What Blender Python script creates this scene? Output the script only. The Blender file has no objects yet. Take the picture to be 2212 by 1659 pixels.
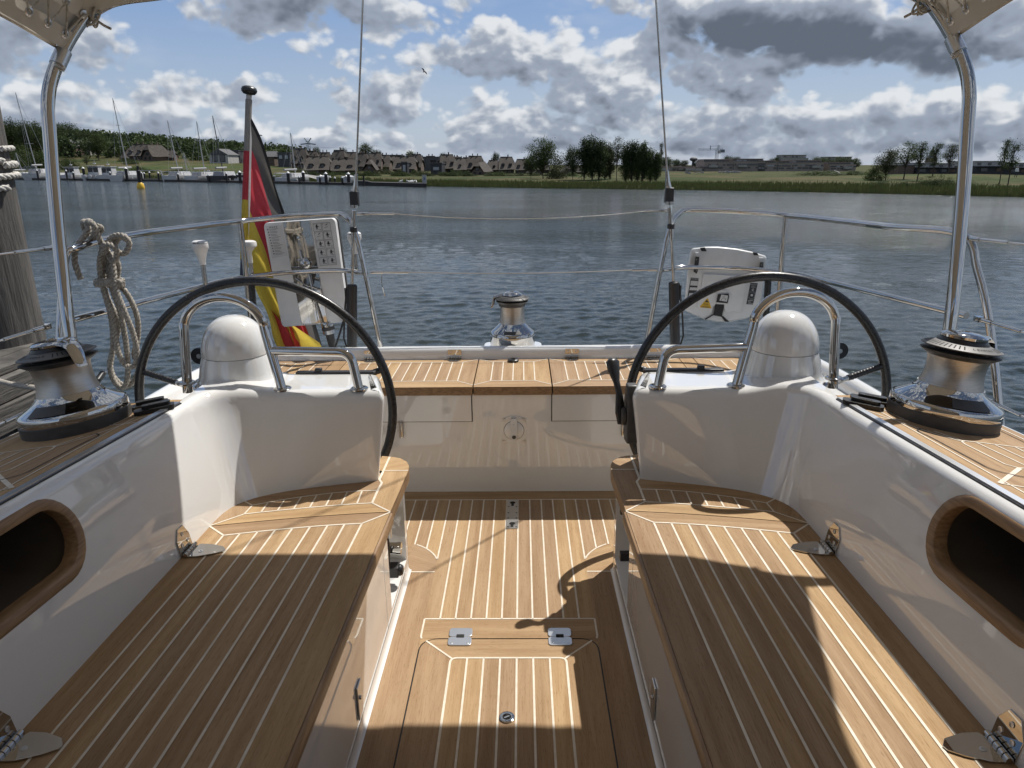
import bpy, bmesh, math, random
from mathutils import Vector, Matrix, noise
from mathutils.geometry import tessellate_polygon
random.seed(7)
R = math.radians
sc = bpy.context.scene
COL = sc.collection
# ------------------------------------------------------------------ camera, sun, sky, exposure
CAMP = Vector((0.052, 0.0, 1.5))
PITCH, YAW, HEEL = R(17.13), R(0.9143), R(-0.6731)
cam = bpy.data.cameras.new('Camera'); camo = bpy.data.objects.new('Camera', cam); COL.objects.link(camo)
cam.sensor_width = 36.0; cam.lens = 36.0 * 1533.0 / 2212.0
cam.clip_start = 0.05; cam.clip_end = 6000
fw = Vector((-math.sin(YAW)*math.cos(PITCH), math.cos(YAW)*math.cos(PITCH), -math.sin(PITCH)))
rt = Vector((math.cos(YAW), math.sin(YAW), 0)); up = rt.cross(fw)
def frame(r, u, f, p):
    m = Matrix(((r.x, u.x, -f.x, p.x), (r.y, u.y, -f.y, p.y), (r.z, u.z, -f.z, p.z), (0, 0, 0, 1)))
    return m
CW = frame(rt, up, fw, CAMP)
camo.matrix_world = CW
sc.camera = camo
# the yacht lies heeled by two thirds of a degree: boat coordinates -> world
rb = rt*math.cos(HEEL) + up*math.sin(HEEL); ub = up*math.cos(HEEL) - rt*math.sin(HEEL)
BOAT = CW @ frame(rb, ub, fw, CAMP).inverted()
def P(u, v, x=None, y=None, z=None):
    """boat-frame point on a plane x=, y= or z= (used for surveying positions)"""
    d = fw + rb*((u-1106)/1533) - ub*((v-829.5)/1533)
    t = (z-CAMP.z)/d.z if z is not None else ((y-CAMP.y)/d.y if y is not None else (x-CAMP.x)/d.x)
    return CAMP + d*t
SUNV = Vector((0.40, 0.52, 1.0)).normalized()
sun = bpy.data.lights.new('Sun', 'SUN'); suno = bpy.data.objects.new('Sun', sun); COL.objects.link(suno)
sun.energy = 4.3; sun.angle = R(0.53); sun.color = (1.0, 0.955, 0.89)
suno.rotation_euler = SUNV.to_track_quat('Z', 'Y').to_euler()
suno.location = (5, 5, 12)
sc.view_settings.view_transform = 'Standard'; sc.view_settings.look = 'None'
sc.view_settings.exposure = 0.32; sc.view_settings.gamma = 1.0
sc.cycles.max_bounces = 8; sc.cycles.glossy_bounces = 5; sc.cycles.diffuse_bounces = 4
sc.cycles.sample_clamp_indirect = 6.0; sc.cycles.caustics_reflective = False; sc.cycles.caustics_refractive = False

class NT:
    def __init__(s, tree): s.t = tree
    def n(s, typ, ins=None, **kw):
        nd = s.t.nodes.new(typ)
        for k, v in kw.items(): setattr(nd, k, v)
        for k, v in (ins or {}).items():
            if isinstance(v, bpy.types.NodeSocket): s.t.links.new(v, nd.inputs[k])
            else: nd.inputs[k].default_value = v
        return nd
    def math(s, op, a, b=None, c=None, clamp=False):
        ins = {0: a}
        if b is not None: ins[1] = b
        if c is not None: ins[2] = c
        return s.n('ShaderNodeMath', ins, operation=op, use_clamp=clamp).outputs[0]
    def vm(s, op, a, b=None, out=0):
        ins = {0: a}
        if b is not None: ins[1] = b
        nd = s.n('ShaderNodeVectorMath', ins, operation=op)
        return nd.outputs['Value'] if op in ('LENGTH', 'DOT_PRODUCT') else nd.outputs[0]
    def mix(s, f, a, b, blend='MIX'):
        nd = s.n('ShaderNodeMix', {0: f}, data_type='RGBA', blend_type=blend)
        for i, v in ((6, a), (7, b)):
            if isinstance(v, bpy.types.NodeSocket): s.t.links.new(v, nd.inputs[i])
            else: nd.inputs[i].default_value = (*v, 1) if len(v) == 3 else v
        return nd.outputs[2]
    def ramp(s, f, lo, hi, a=0.0, b=1.0, smooth=True):
        nd = s.n('ShaderNodeMapRange', {0: f, 1: lo, 2: hi, 3: a, 4: b}, interpolation_type='SMOOTHSTEP' if smooth else 'LINEAR')
        return nd.outputs[0]
    def noise(s, vec, scale, detail=4, rough=0.55, dist=0.0, lac=2.0):
        return s.n('ShaderNodeTexNoise', {'Vector': vec, 'Scale': scale, 'Detail': detail, 'Roughness': rough, 'Distortion': dist, 'Lacunarity': lac}).outputs[0]

# ------------------------------------------------------------------ world: Nishita sky with cumulus
W = bpy.data.worlds.new('World'); sc.world = W; W.use_nodes = True
wt = NT(W.node_tree)
bg = W.node_tree.nodes['Background']
sky = wt.n('ShaderNodeTexSky', sky_type='NISHITA', sun_disc=False)
sky.sun_elevation = math.asin(SUNV.z); sky.sun_rotation = math.atan2(SUNV.x, SUNV.y)
sky.air_density = 1.1; sky.dust_density = 0.4; sky.ozone_density = 1.6; sky.altitude = 0
# cloud banks: direction given as (x/y, z/y) ratios about north; size in the same units; amount
def gn(u, v):
    return ((u-1106)/1604 - math.tan(YAW), (357-v)/1679*1.0)
BANKS = [(60, 100, 200, 62, .95, .45), (215, 130, 110, 45, .8, .1), (330, 205, 215, 44, .95, .1), (130, 262, 330, 36, .8, .5), (330, 262, 160, 26, .6, .2), (500, 268, 90, 20, .35, 0),
         (640, 22, 190, 52, 1.0, .85), (830, 45, 150, 52, .75, .1), (735, 160, 115, 48, .8, .15), (845, 205, 85, 56, .95, .3), (905, 245, 50, 32, .6, .1),
         (1010, 125, 120, 30, .6, .1), (1130, 130, 150, 60, 1.0, .25), (1300, 170, 130, 88, 1.0, .2), (1130, 262, 170, 44, .8, .1), (1240, 215, 120, 50, .7, .4),
         (1560, 40, 230, 72, .95, .55), (1770, 88, 330, 86, 1.15, .95), (1980, 55, 240, 80, 1.0, .85), (1620, 40, 260, 70, .9, .6), (1560, 180, 160, 58, .95, .35), (1680, 205, 90, 22, .6, .5),
         (1500, 262, 260, 48, .85, .35), (1850, 268, 330, 54, 1.0, .45), (2160, 262, 230, 58, 1.0, .35), (2180, 120, 80, 34, .6, .6),
         (1850, 318, 560, 26, .85, .6), (1120, 312, 340, 18, .62, .3), (620, 300, 300, 22, .62, .3), (200, 300, 260, 14, .5, .5), (1330, 290, 200, 24, .7, .3)]
g = wt
tc = wt.n('ShaderNodeTexCoord').outputs['Generated']
d0 = tc
sp = g.n('ShaderNodeSeparateXYZ', {0: d0})
ysafe = g.math('MAXIMUM', sp.outputs[1], 0.05)
gx = g.math('DIVIDE', sp.outputs[0], ysafe); gz = g.math('DIVIDE', sp.outputs[2], ysafe)
gv = g.n('ShaderNodeCombineXYZ', {0: gx, 1: gz, 2: 0.0}).outputs[0]
wn = g.n('ShaderNodeTexNoise', {'Vector': gv, 'Scale': 9.0, 'Detail': 2.0}).outputs[1]
gv = g.vm('ADD', gv, g.vm('MULTIPLY', g.vm('SUBTRACT', wn, (0.5, 0.5, 0.5)), (0.10, 0.045, 0.0)))
tot = None; hgt = None; drk = None
for (cu, cv, ru, rv, am, dk) in BANKS:
    cx, cz = gn(cu, cv); kx, kz = 1604/ru, 1679/rv
    e = g.n('ShaderNodeVectorMath', {0: gv, 1: (kx, kz, 0), 2: (-cx*kx, -cz*kz, 0)}, operation='MULTIPLY_ADD').outputs[0]
    q = g.vm('DOT_PRODUCT', e, e)
    m = g.math('MULTIPLY_ADD', q, -am*.46, am*1.05)            # parabola falling to zero at the rim
    tot = m if tot is None else g.math('SMOOTH_MAX', tot, m, .2)
    mm = g.math('MAXIMUM', m, 0.0)
    he = g.math('MULTIPLY', g.vm('DOT_PRODUCT', e, (0.15, 1.0, 0)), mm)
    hgt = he if hgt is None else g.math('ADD', hgt, he)
    if dk:
        dd = g.math('MULTIPLY', mm, dk); drk = dd if drk is None else g.math('MAXIMUM', drk, dd)
tot = g.math('MAXIMUM', tot, 0.0)
front = g.math('MULTIPLY', g.ramp(sp.outputs[1], 0.15, 0.35), g.ramp(gz, 0.36, 0.24))
tot = g.math('MULTIPLY', tot, front)
wild = g.math('MULTIPLY', g.ramp(g.noise(d0, 2.2, 1), 0.42, 0.62), g.math('SUBTRACT', 0.62, g.math('MULTIPLY', front, 0.62)))
tot = g.math('ADD', tot, wild)
vv = g.vm('MULTIPLY', d0, (1.0, 1.0, 1.45))
vw = g.vm('ADD', vv, g.vm('MULTIPLY', wn, (0.035, 0.035, 0.035)))
f1 = g.noise(vw, 17.0, 6, 0.6)
vor = lambda v: g.n('ShaderNodeTexVoronoi', {'Vector': v, 'Scale': 15.0, 'Detail': 2.0, 'Roughness': .55, 'Lacunarity': 2.3}, feature='F1').outputs[0]
f2 = vor(vw); f2s = vor(g.vm('ADD', vw, (0.006, 0.0, 0.016)))
f3 = g.noise(g.vm('ADD', vw, (0.010, 0.0, 0.024)), 17.0, 3, 0.6)
dn = g.math('ADD', tot, g.math('MULTIPLY', g.math('SUBTRACT', f1, 0.5), 1.0))
D0 = g.math('SUBTRACT', dn, g.math('MULTIPLY', g.math('SUBTRACT', f2, .42), 1.15))
D0 = g.math('SUBTRACT', D0, -.35)
alpha = wt.ramp(D0, -0.03, 0.38)
relief = wt.math('ADD', wt.math('MULTIPLY', wt.math('SUBTRACT', f2s, f2), .95), wt.math('MULTIPLY', wt.math('SUBTRACT', f1, f3), 1.5))
lit = wt.math('ADD', wt.math('ADD', .58, relief), wt.math('MULTIPLY', hgt, .50))
lit = wt.math('SUBTRACT', lit, wt.math('MULTIPLY', wt.math('MULTIPLY', g.math('MULTIPLY', drk, front), wt.ramp(D0, -.1, .9)), .80))
lit = wt.math('ADD', lit, wt.ramp(D0, .5, .0, 0, .16))
skc = wt.vm('MULTIPLY', sky.outputs[0], (0.118, 0.104, 0.096))
elev = sp.outputs[2]
skc = wt.mix(1.0, skc, (1, 1, 1), 'MIX') if 0 else skc
bl = wt.mix(wt.ramp(elev, 0.24, 0.03), (.145, .25, .47), (.29, .37, .49))
bl = wt.mix(wt.ramp(elev, 0.26, 0.60), bl, (.05, .082, .155))
skc = wt.mix(.85, skc, bl)
thin = wt.math('MULTIPLY', wt.ramp(wt.noise(wt.vm('MULTIPLY', tc, (1, 1, 3.2)), 5.0, 4, .6), .47, .72, 0, .42), wt.ramp(elev, .6, .3))
skc = wt.mix(thin, skc, (0.39, 0.455, 0.56))
ccol = wt.mix(wt.ramp(lit, -.60, .40), (.10, .12, .155), (.26, .30, .37))
ccol = wt.mix(wt.ramp(lit, .34, 1.0), ccol, (.61, .63, .655))
col = wt.mix(alpha, skc, ccol)
W.node_tree.links.new(col, bg.inputs[0]); bg.inputs[1].default_value = 1.0
W.cycles.sampling_method = 'MANUAL'; W.cycles.sample_map_resolution = 256

# ------------------------------------------------------------------ materials
def material(name, base=(.5, .5, .5), rough=.5, metal=0.0, coat=0.0, spec=.5, build=None, **kw):
    m = bpy.data.materials.new(name); m.use_nodes = True
    b = m.node_tree.nodes['Principled BSDF']; t = NT(m.node_tree)
    b.inputs['Base Color'].default_value = (*base, 1); b.inputs['Roughness'].default_value = rough
    b.inputs['Metallic'].default_value = metal; b.inputs['Coat Weight'].default_value = coat
    b.inputs['Specular IOR Level'].default_value = spec
    for k, v in kw.items(): b.inputs[k].default_value = v
    if build: build(t, b, m.node_tree.links)
    return m
def gen(t): return t.n('ShaderNodeTexCoord').outputs['Object']
def bumpto(t, b, L, h, strength, dist=0.002):
    bn = t.n('ShaderNodeBump', {'Height': h, 'Strength': strength, 'Distance': dist}); L.new(bn.outputs[0], b.inputs['Normal'])
def vary(lo, hi, scale, detail=4, rough=None, stretch=(1, 1, 1), bump=0, dist=.002):
    def f(t, b, L):
        v = t.vm('MULTIPLY', gen(t), stretch); n = t.noise(v, scale, detail)
        L.new(t.mix(t.ramp(n, .3, .7), lo, hi), b.inputs['Base Color'])
        if rough: L.new(t.ramp(n, .3, .7, rough[0], rough[1]), b.inputs['Roughness'])
        if bump: bumpto(t, b, L, n, bump, dist)
    return f
M = {}
def gel(t, b, L):
    o = gen(t)
    n = t.noise(o, 3.0, 3); L.new(t.mix(n, (.72, .718, .70), (.77, .768, .75)), b.inputs['Base Color'])
    s = t.noise(o, 22, 5); L.new(t.ramp(s, .35, .75, .035, .085), b.inputs['Roughness'])
    bumpto(t, b, L, t.noise(o, 2.2, 1), .10, .004)
M['gelcoat'] = material('gelcoat', rough=.06, coat=1.0, build=gel, **{'Coat IOR': 1.6})
M['gelcoat'].node_tree.nodes['Principled BSDF'].inputs['Coat Roughness'].default_value = .02
def teak(t, b, L, wet=1.0):
    uv = t.n('ShaderNodeUVMap').outputs[0]
    at = t.n('ShaderNodeAttribute', attribute_name='tone').outputs['Fac']
    g1 = t.noise(t.vm('MULTIPLY', uv, (1.6, 26, 1)), 1.0, 5, .6, .35)
    g2 = t.noise(t.vm('MULTIPLY', uv, (9, 230, 1)), 1.0, 4, .7)
    g3 = t.noise(t.vm('MULTIPLY', uv, (38, 520, 1)), 1.0, 2, .6)
    g4 = t.noise(t.vm('MULTIPLY', uv, (2.5, 4, 1)), 1.0, 3, .5)
    c = t.mix(t.ramp(g1, .32, .68), (.325, .208, .112), (.425, .290, .166))
    c = t.mix(t.ramp(g2, .48, .76, 0, .5), c, (.21, .115, .050))
    c = t.mix(t.ramp(g3, .57, .72, 0, .62), c, (.15, .085, .04))
    c = t.mix(t.ramp(g4, .45, .8, 0, .25), c, (.50, .36, .22))
    k = t.ramp(at, 0, 1, .85, 1.08, False)
    kk = t.n('ShaderNodeCombineXYZ', {0: k, 1: k, 2: t.math('MULTIPLY', k, t.ramp(at, 0, 1, 1.06, .93, False))}).outputs[0]
    L.new(t.vm('MULTIPLY', c, kk), b.inputs['Base Color'])
    L.new(t.ramp(g2, .3, .7, .62, .85), b.inputs['Roughness'])
    bumpto(t, b, L, t.math('ADD', g2, g3), .35, .0006)
M['teak'] = material('teak', rough=.7, spec=.2, build=teak)
M['caulk'] = material('caulk', (.66, .60, .50), .65, build=vary((.62, .55, .44), (.72, .65, .54), 30, 4))
M['solid_teak'] = material('solid_teak', rough=.45, spec=.4, build=vary((.21, .125, .062), (.34, .215, .115), 9, 6, stretch=(6, 1, 14), bump=.2, dist=.001))
def steel(t, b, L):
    n = t.noise(gen(t), 14, 5); L.new(t.ramp(n,   .35, .8, .02, .075), b.inputs['Roughness'])
M['steel'] = material('polished_steel', (.52, .505, .48), .05, 1.0, build=steel)
M['drum'] = material('satin_bronze', rough=.34, metal=1.0, build=vary((.44, .405, .36), (.52, .49, .45), 30, 6, rough=(.3, .42), stretch=(1, 1, 12), bump=.15, dist=.0004))
M['alu'] = material('aluminium', (.62, .63, .64), .32, 1.0)
M['rubber'] = material('black_rubber', (.018, .018, .019), .34, build=vary((.014, .014, .015), (.024, .024, .025), 60, 4, rough=(.28, .42)))
M['leather'] = material('black_leather', (.010, .010, .011), .3, build=vary((.010, .010, .011), (.02, .02, .021), 120, 4, rough=(.25, .4), bump=.3, dist=.0006))
M['plastic'] = material('black_plastic', (.02, .02, .022), .42)
M['jaw'] = material('grey_moulded_jaw', (.13, .125, .118), .5)
M['grey_plastic'] = material('dark_grey_plastic', (.055, .053, .052), .5, build=vary((.046, .045, .044), (.066, .063, .06), 50, 4, rough=(.42, .6)))
M['void'] = material('dark_recess', (.02, .02, .02), .9)
M['white_plastic'] = material('white_plastic', (.72, .72, .71), .35, build=vary((.69, .69, .68), (.75, .75, .74), 12, 4, rough=(.3, .45)))
M['red'] = material('red_plastic', (.5, .02, .03), .4)
M['yellow'] = material('yellow_sticker', (.72, .44, .03), .4)
M['ink'] = material('black_print', (.03, .03, .035), .5)
M['paper'] = material('printed_label', (.60, .60, .59), .4)
M['amber'] = material('brass', (.6, .38, .16), .3, 1.0)
def canv(t, b, L):
    o = gen(t); n = t.noise(o, 420, 2); w = t.noise(o, 3, 4)
    L.new(t.mix(t.ramp(w, .3, .7), (.60, .565, .50), (.68, .645, .58)), b.inputs['Base Color'])
    bumpto(t, b, L, t.math('ADD', n, t.math('MULTIPLY', w, 6)), .3, .002)
    out = t.t.nodes['Material Output']
    tr = t.n('ShaderNodeBsdfTranslucent', {0: (.50, .45, .38, 1)})
    mx = t.n('ShaderNodeMixShader', {0: .13}); L.new(b.outputs[0], mx.inputs[1]); L.new(tr.outputs[0], mx.inputs[2])
    L.new(mx.outputs[0], out.inputs[0])
M['canvas'] = material('beige_canvas', rough=.85, build=canv)
def rope(t, b, L):
    o = gen(t); n = t.noise(o, 160, 4, .7)
    L.new(t.mix(t.ramp(n, .35, .7), (.22, .20, .17), (.50, .465, .41)), b.inputs['Base Color']); bumpto(t, b, L, n, .6, .002)
M['rope'] = material('rope_fibre', rough=.9, build=rope)
M['white_rope'] = material('white_rope', rough=.9, build=vary((.40, .38, .34), (.66, .64, .60), 90, 4, bump=.5, dist=.004))
M['wire'] = material('steel_wire', (.55, .53, .50), .3, 1.0)
def cloth(name, c, tr):
    def f(t, b, L):
        n = t.noise(gen(t), 60, 3); k = t.ramp(n, .3, .7, .92, 1.06)
        L.new(t.vm('MULTIPLY', t.n('ShaderNodeCombineXYZ', {0: c[0], 1: c[1], 2: c[2]}).outputs[0], t.n('ShaderNodeCombineXYZ', {0: k, 1: k, 2: k}).outputs[0]), b.inputs['Base Color'])
        out = t.t.nodes['Material Output']; tb = t.n('ShaderNodeBsdfTranslucent', {0: (*c, 1)})
        mx = t.n('ShaderNodeMixShader', {0: tr}); L.new(b.outputs[0], mx.inputs[1]); L.new(tb.outputs[0], mx.inputs[2]); L.new(mx.outputs[0], out.inputs[0])
    return material(name, rough=.75, build=f)
M['flag_black'] = cloth('flag_black', (.022, .021, .021), .2); M['flag_lit'] = cloth('flag_sunlit_black', (.135, .125, .115), .4)  # second cloth: sunlight through the black stripe painted as a paler colour
M['flag_red'] = cloth('flag_red', (.66, .075, .095), .42)
M['flag_gold'] = cloth('flag_gold', (.80, .62, .10), .42)
M['flag_grey'] = cloth('flag_sleeve', (.70, .69, .66), .3)
def oldwood(t, b, L):
    o = gen(t); g1 = t.noise(t.vm('MULTIPLY', o, (9, 9, .8)), 3.0, 8, .7, .4)
    g2 = t.noise(o, 1.4, 3)
    c = t.mix(t.ramp(g1, .3, .72), (.032, .030, .028), (.165, .153, .140)); c = t.mix(t.ramp(g2, .4, .7, 0, .5), c, (.12, .112, .10))
    L.new(c, b.inputs['Base Color']); bumpto(t, b, L, g1, .9, .02)
M['old_wood'] = material('weathered_wood', rough=.9, build=oldwood)
def oldplank(t, b, L):
    o = gen(t); g1 = t.noise(t.vm('MULTIPLY', o, (1.2, 1.2, 16)), 3.0, 8, .7, .2)
    c = t.mix(t.ramp(g1, .3, .72), (.04, .037, .033), (.16, .15, .137)); L.new(c, b.inputs['Base Color']); bumpto(t, b, L, g1, .8, .01)
M['old_plank'] = material('weathered_plank', rough=.9, build=oldplank)

# ------------------------------------------------------------------ mesh builder
def ident(p): return p
class MB:
    def __init__(s): s.v = []; s.f = []; s.m = []; s.uv = {}; s.tone = {}
    def add(s, vs, fs, mat=0):
        o = len(s.v); s.v += [Vector(p) for p in vs]
        for f in fs: s.f.append([i+o for i in f]); s.m.append(mat)
        return s
    def quad(s, a, b, c, d, mat=0): return s.add([a, b, c, d], [(0, 1, 2, 3)], mat)
    def box(s, c, d, mat=0, rot=None, taper=None):
        x, y, z = [k/2 for k in d]; tx, ty = taper or (1, 1)
        vs = [(-x, -y, -z), (x, -y, -z), (x, y, -z), (-x, y, -z), (-x*tx, -y*ty, z), (x*tx, -y*ty, z), (x*tx, y*ty, z), (-x*tx, y*ty, z)]
        vs = [Vector(p) for p in vs]
        if rot is not None: vs = [rot @ p for p in vs]
        c = Vector(c)
        return s.add([p+c for p in vs], [(0, 3, 2, 1), (4, 5, 6, 7), (0, 1, 5, 4), (1, 2, 6, 5), (2, 3, 7, 6), (3, 0, 4, 7)], mat)
    def prism(s, poly, z0, z1, mat=0, side=None, fn=None):
        n = len(poly); fn = fn or (lambda x, y, z: (x, y, z))
        vs = [fn(p[0], p[1], z0) for p in poly] + [fn(p[0], p[1], z1) for p in poly]
        s.add(vs, [tuple(range(n-1, -1, -1)), tuple(range(n, 2*n))], mat)
        o = len(s.v)-2*n
        for i in range(n):
            j = (i+1) % n; s.f.append([o+i, o+j, o+n+j, o+n+i]); s.m.append(mat if side is None else side)
        return s
    def tube(s, pts, r, n=12, mat=0, cap=True, closed=False, flat=None):
        pts = [Vector(p) for p in pts]; N = len(pts)
        rr = r if isinstance(r, (list, tuple)) else [r]*N
        T = []
        for i in range(N):
            if closed: t = pts[(i+1) % N]-pts[i-1]
            else: t = pts[min(i+1, N-1)]-pts[max(i-1, 0)]
            T.append(t.normalized())
        a = T[0].orthogonal().normalized()
        rings = []
        for i in range(N):
            if i: 
                a = a - T[i]*a.dot(T[i]); a.normalize()
            b = T[i].cross(a)
            rings.append([pts[i] + (a*math.cos(2*math.pi*k/n) + b*math.sin(2*math.pi*k/n)*(flat or 1))*rr[i] for k in range(n)])
        o = len(s.v)
        for rg in rings: s.v += rg
        for i in range(N if closed else N-1):
            j = (i+1) % N
            for k in range(n):
                l = (k+1) % n; s.f.append([o+i*n+k, o+i*n+l, o+j*n+l, o+j*n+k]); s.m.append(mat)
        if cap and not closed:
            s.f.append([o+k for k in range(n-1, -1, -1)]); s.m.append(mat)
            s.f.append([o+(N-1)*n+k for k in range(n)]); s.m.append(mat)
        return s
    def lathe(s, prof, c=(0, 0, 0), n=48, mat=0, axis=None, mats=None, arc=None):
        c = Vector(c); q = Vector((0, 0, 1)).rotation_difference(Vector(axis)).to_matrix() if axis is not None else Matrix.Identity(3)
        o = len(s.v)
        for (r, z) in prof:
            for k in range(n):
                a = 2*math.pi*k/n; s.v.append(c + q @ Vector((r*math.cos(a), r*math.sin(a), z)))
        for i in range(len(prof)-1):
            for k in range(n):
                l = (k+1) % n; s.f.append([o+i*n+k, o+i*n+l, o+(i+1)*n+l, o+(i+1)*n+k]); s.m.append(mats[i] if mats else mat)
        if prof[0][0] > 1e-6: s.f.append([o+k for k in range(n-1, -1, -1)]); s.m.append(mats[0] if mats else mat)
        if prof[-1][0] > 1e-6: s.f.append([o+(len(prof)-1)*n+k for k in range(n)]); s.m.append(mats[-1] if mats else mat)
        return s
    def grid(s, rows, mat=0, closed=False):
        n = len(rows[0]); o = len(s.v)
        for r in rows: s.v += [Vector(p) for p in r]
        for i in range(len(rows)-1):
            for k in range(n if closed else n-1):
                l = (k+1) % n; s.f.append([o+i*n+k, o+i*n+l, o+(i+1)*n+l, o+(i+1)*n+k]); s.m.append(mat)
        return s
BASE = {}
def obj(name, mb, mats, parent=None, smooth=40, bevel=None, label=None, sub=0):
    off = BASE.get(parent.name, Vector()) if parent is not None else Vector()
    me = bpy.data.meshes.new(name)
    me.from_pydata([tuple(v-off) for v in mb.v], [], mb.f); me.validate(clean_customdata=False)
    if not isinstance(mats, (list, tuple)): mats = [mats]
    for m in mats: me.materials.append(M[m] if isinstance(m, str) else m)
    if len(me.polygons) == len(mb.m): me.polygons.foreach_set('material_index', mb.m)
    me.update()
    if smooth:
        me.polygons.foreach_set('use_smooth', [True]*len(me.polygons))
        me.set_sharp_from_angle(angle=R(smooth))
    if mb.uv and len(me.polygons) == len(mb.m):
        ul = me.uv_layers.new(name='UVMap')
        for pi, p in enumerate(me.polygons):
            if pi in mb.uv:
                for li, c in zip(p.loop_indices, mb.uv[pi]): ul.data[li].uv = c
        a = me.attributes.new('tone', 'FLOAT', 'FACE'); a.data.foreach_set('value', [mb.tone.get(i, .5) for i in range(len(me.polygons))])
    elif mb.tone and len(me.polygons) == len(mb.m):
        a = me.attributes.new('tone', 'FLOAT', 'FACE'); a.data.foreach_set('value', [mb.tone.get(i, .5) for i in range(len(me.polygons))])
    o = bpy.data.objects.new(name, me); COL.objects.link(o)
    if parent is not None: o.parent = parent; BASE[o.name] = off
    if bevel:
        b = o.modifiers.new('Bevel', 'BEVEL'); b.width = bevel; b.segments = 3; b.limit_method = 'ANGLE'; b.angle_limit = R(35); b.harden_normals = False
    if sub:
        b = o.modifiers.new('Subdivision', 'SUBSURF'); b.levels = sub; b.render_levels = sub
    if label: o['label'] = label
    return o
def thing(name, base, label, cat, group=None, boat=False, rz=0):
    o = bpy.data.objects.new(name, None); COL.objects.link(o); o.empty_display_size = .2
    base = Vector(base)
    if boat: o.matrix_world = BOAT @ Matrix.Translation(base); BASE[o.name] = base
    else: o.location = base; o.rotation_euler.z = rz; BASE[o.name] = Vector()
    o['label'] = label; o['category'] = cat
    if group: o['group'] = group
    return o
def tag(o, label=None, cat=None, group=None, kind=None):
    if label: o['label'] = label
    if cat: o['category'] = cat
    if group: o['group'] = group
    if kind: o['kind'] = kind
    return o
def copy_tree(o, parent=None):
    c = o.copy(); COL.objects.link(c)
    if parent is not None: c.parent = parent
    for ch in [x for x in o.children]: copy_tree(ch, c)
    return c
def lerp(a, b, t): return a+(b-a)*t
def interp(tab, x):
    if x <= tab[0][0]: return tab[0][1]
    for (a, fa), (b, fb) in zip(tab, tab[1:]):
        if x <= b: return lerp(fa, fb, (x-a)/(b-a))
    return tab[-1][1]
def fillet(pts, r, n=7):
    """round the corners of a polyline; r a number or one per inner vertex"""
    pts = [Vector(p) for p in pts]; out = [pts[0]]
    for i in range(1, len(pts)-1):
        rr = r[i-1] if isinstance(r, (list, tuple)) else r
        a = (pts[i-1]-pts[i]); b = (pts[i+1]-pts[i]); ang = a.angle(b)
        d = min(rr/math.tan(ang/2), a.length*.49, b.length*.49) if ang < 3.13 else 0
        if d < 1e-4: out.append(pts[i]); continue
        p0 = pts[i]+a.normalized()*d; p1 = pts[i]+b.normalized()*d
        for k in range(n+1):
            t = k/n; out.append(p0*(1-t)**2 + pts[i]*2*t*(1-t) + p1*t*t)
    out.append(pts[-1]); return out
def smoothpath(pts, n=6):
    pts = [Vector(p) for p in pts]; q = [pts[0]*2-pts[1]]+pts+[pts[-1]*2-pts[-2]]; out = []
    for i in range(1, len(q)-2):
        for k in range(n):
            t = k/n; a, b, c, d = q[i-1], q[i], q[i+1], q[i+2]
            out.append(.5*((2*b)+(c-a)*t+(2*a-5*b+4*c-d)*t*t+(3*b-a-3*c+d)*t**3))
    out.append(pts[-1]); return out
def text_mb(s, size, o, ex, ey, depth=.0004, mat=0, mb=None, align='CENTER'):
    cu = bpy.data.curves.new('t', 'FONT'); cu.body = s; cu.size = size; cu.align_x = align; cu.align_y = 'CENTER'; cu.resolution_u = 2
    ob = bpy.data.objects.new('t', cu); COL.objects.link(ob)
    me = bpy.data.meshes.new_from_object(ob.evaluated_get(bpy.context.evaluated_depsgraph_get()))
    ez = ex.cross(ey); mb = mb or MB()
    mb.add([o+ex*v.co.x+ey*v.co.y+ez*depth for v in me.vertices], [tuple(p.vertices) for p in me.polygons], mat)
    bpy.data.objects.remove(ob); bpy.data.curves.remove(cu); bpy.data.meshes.remove(me); return mb
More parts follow.
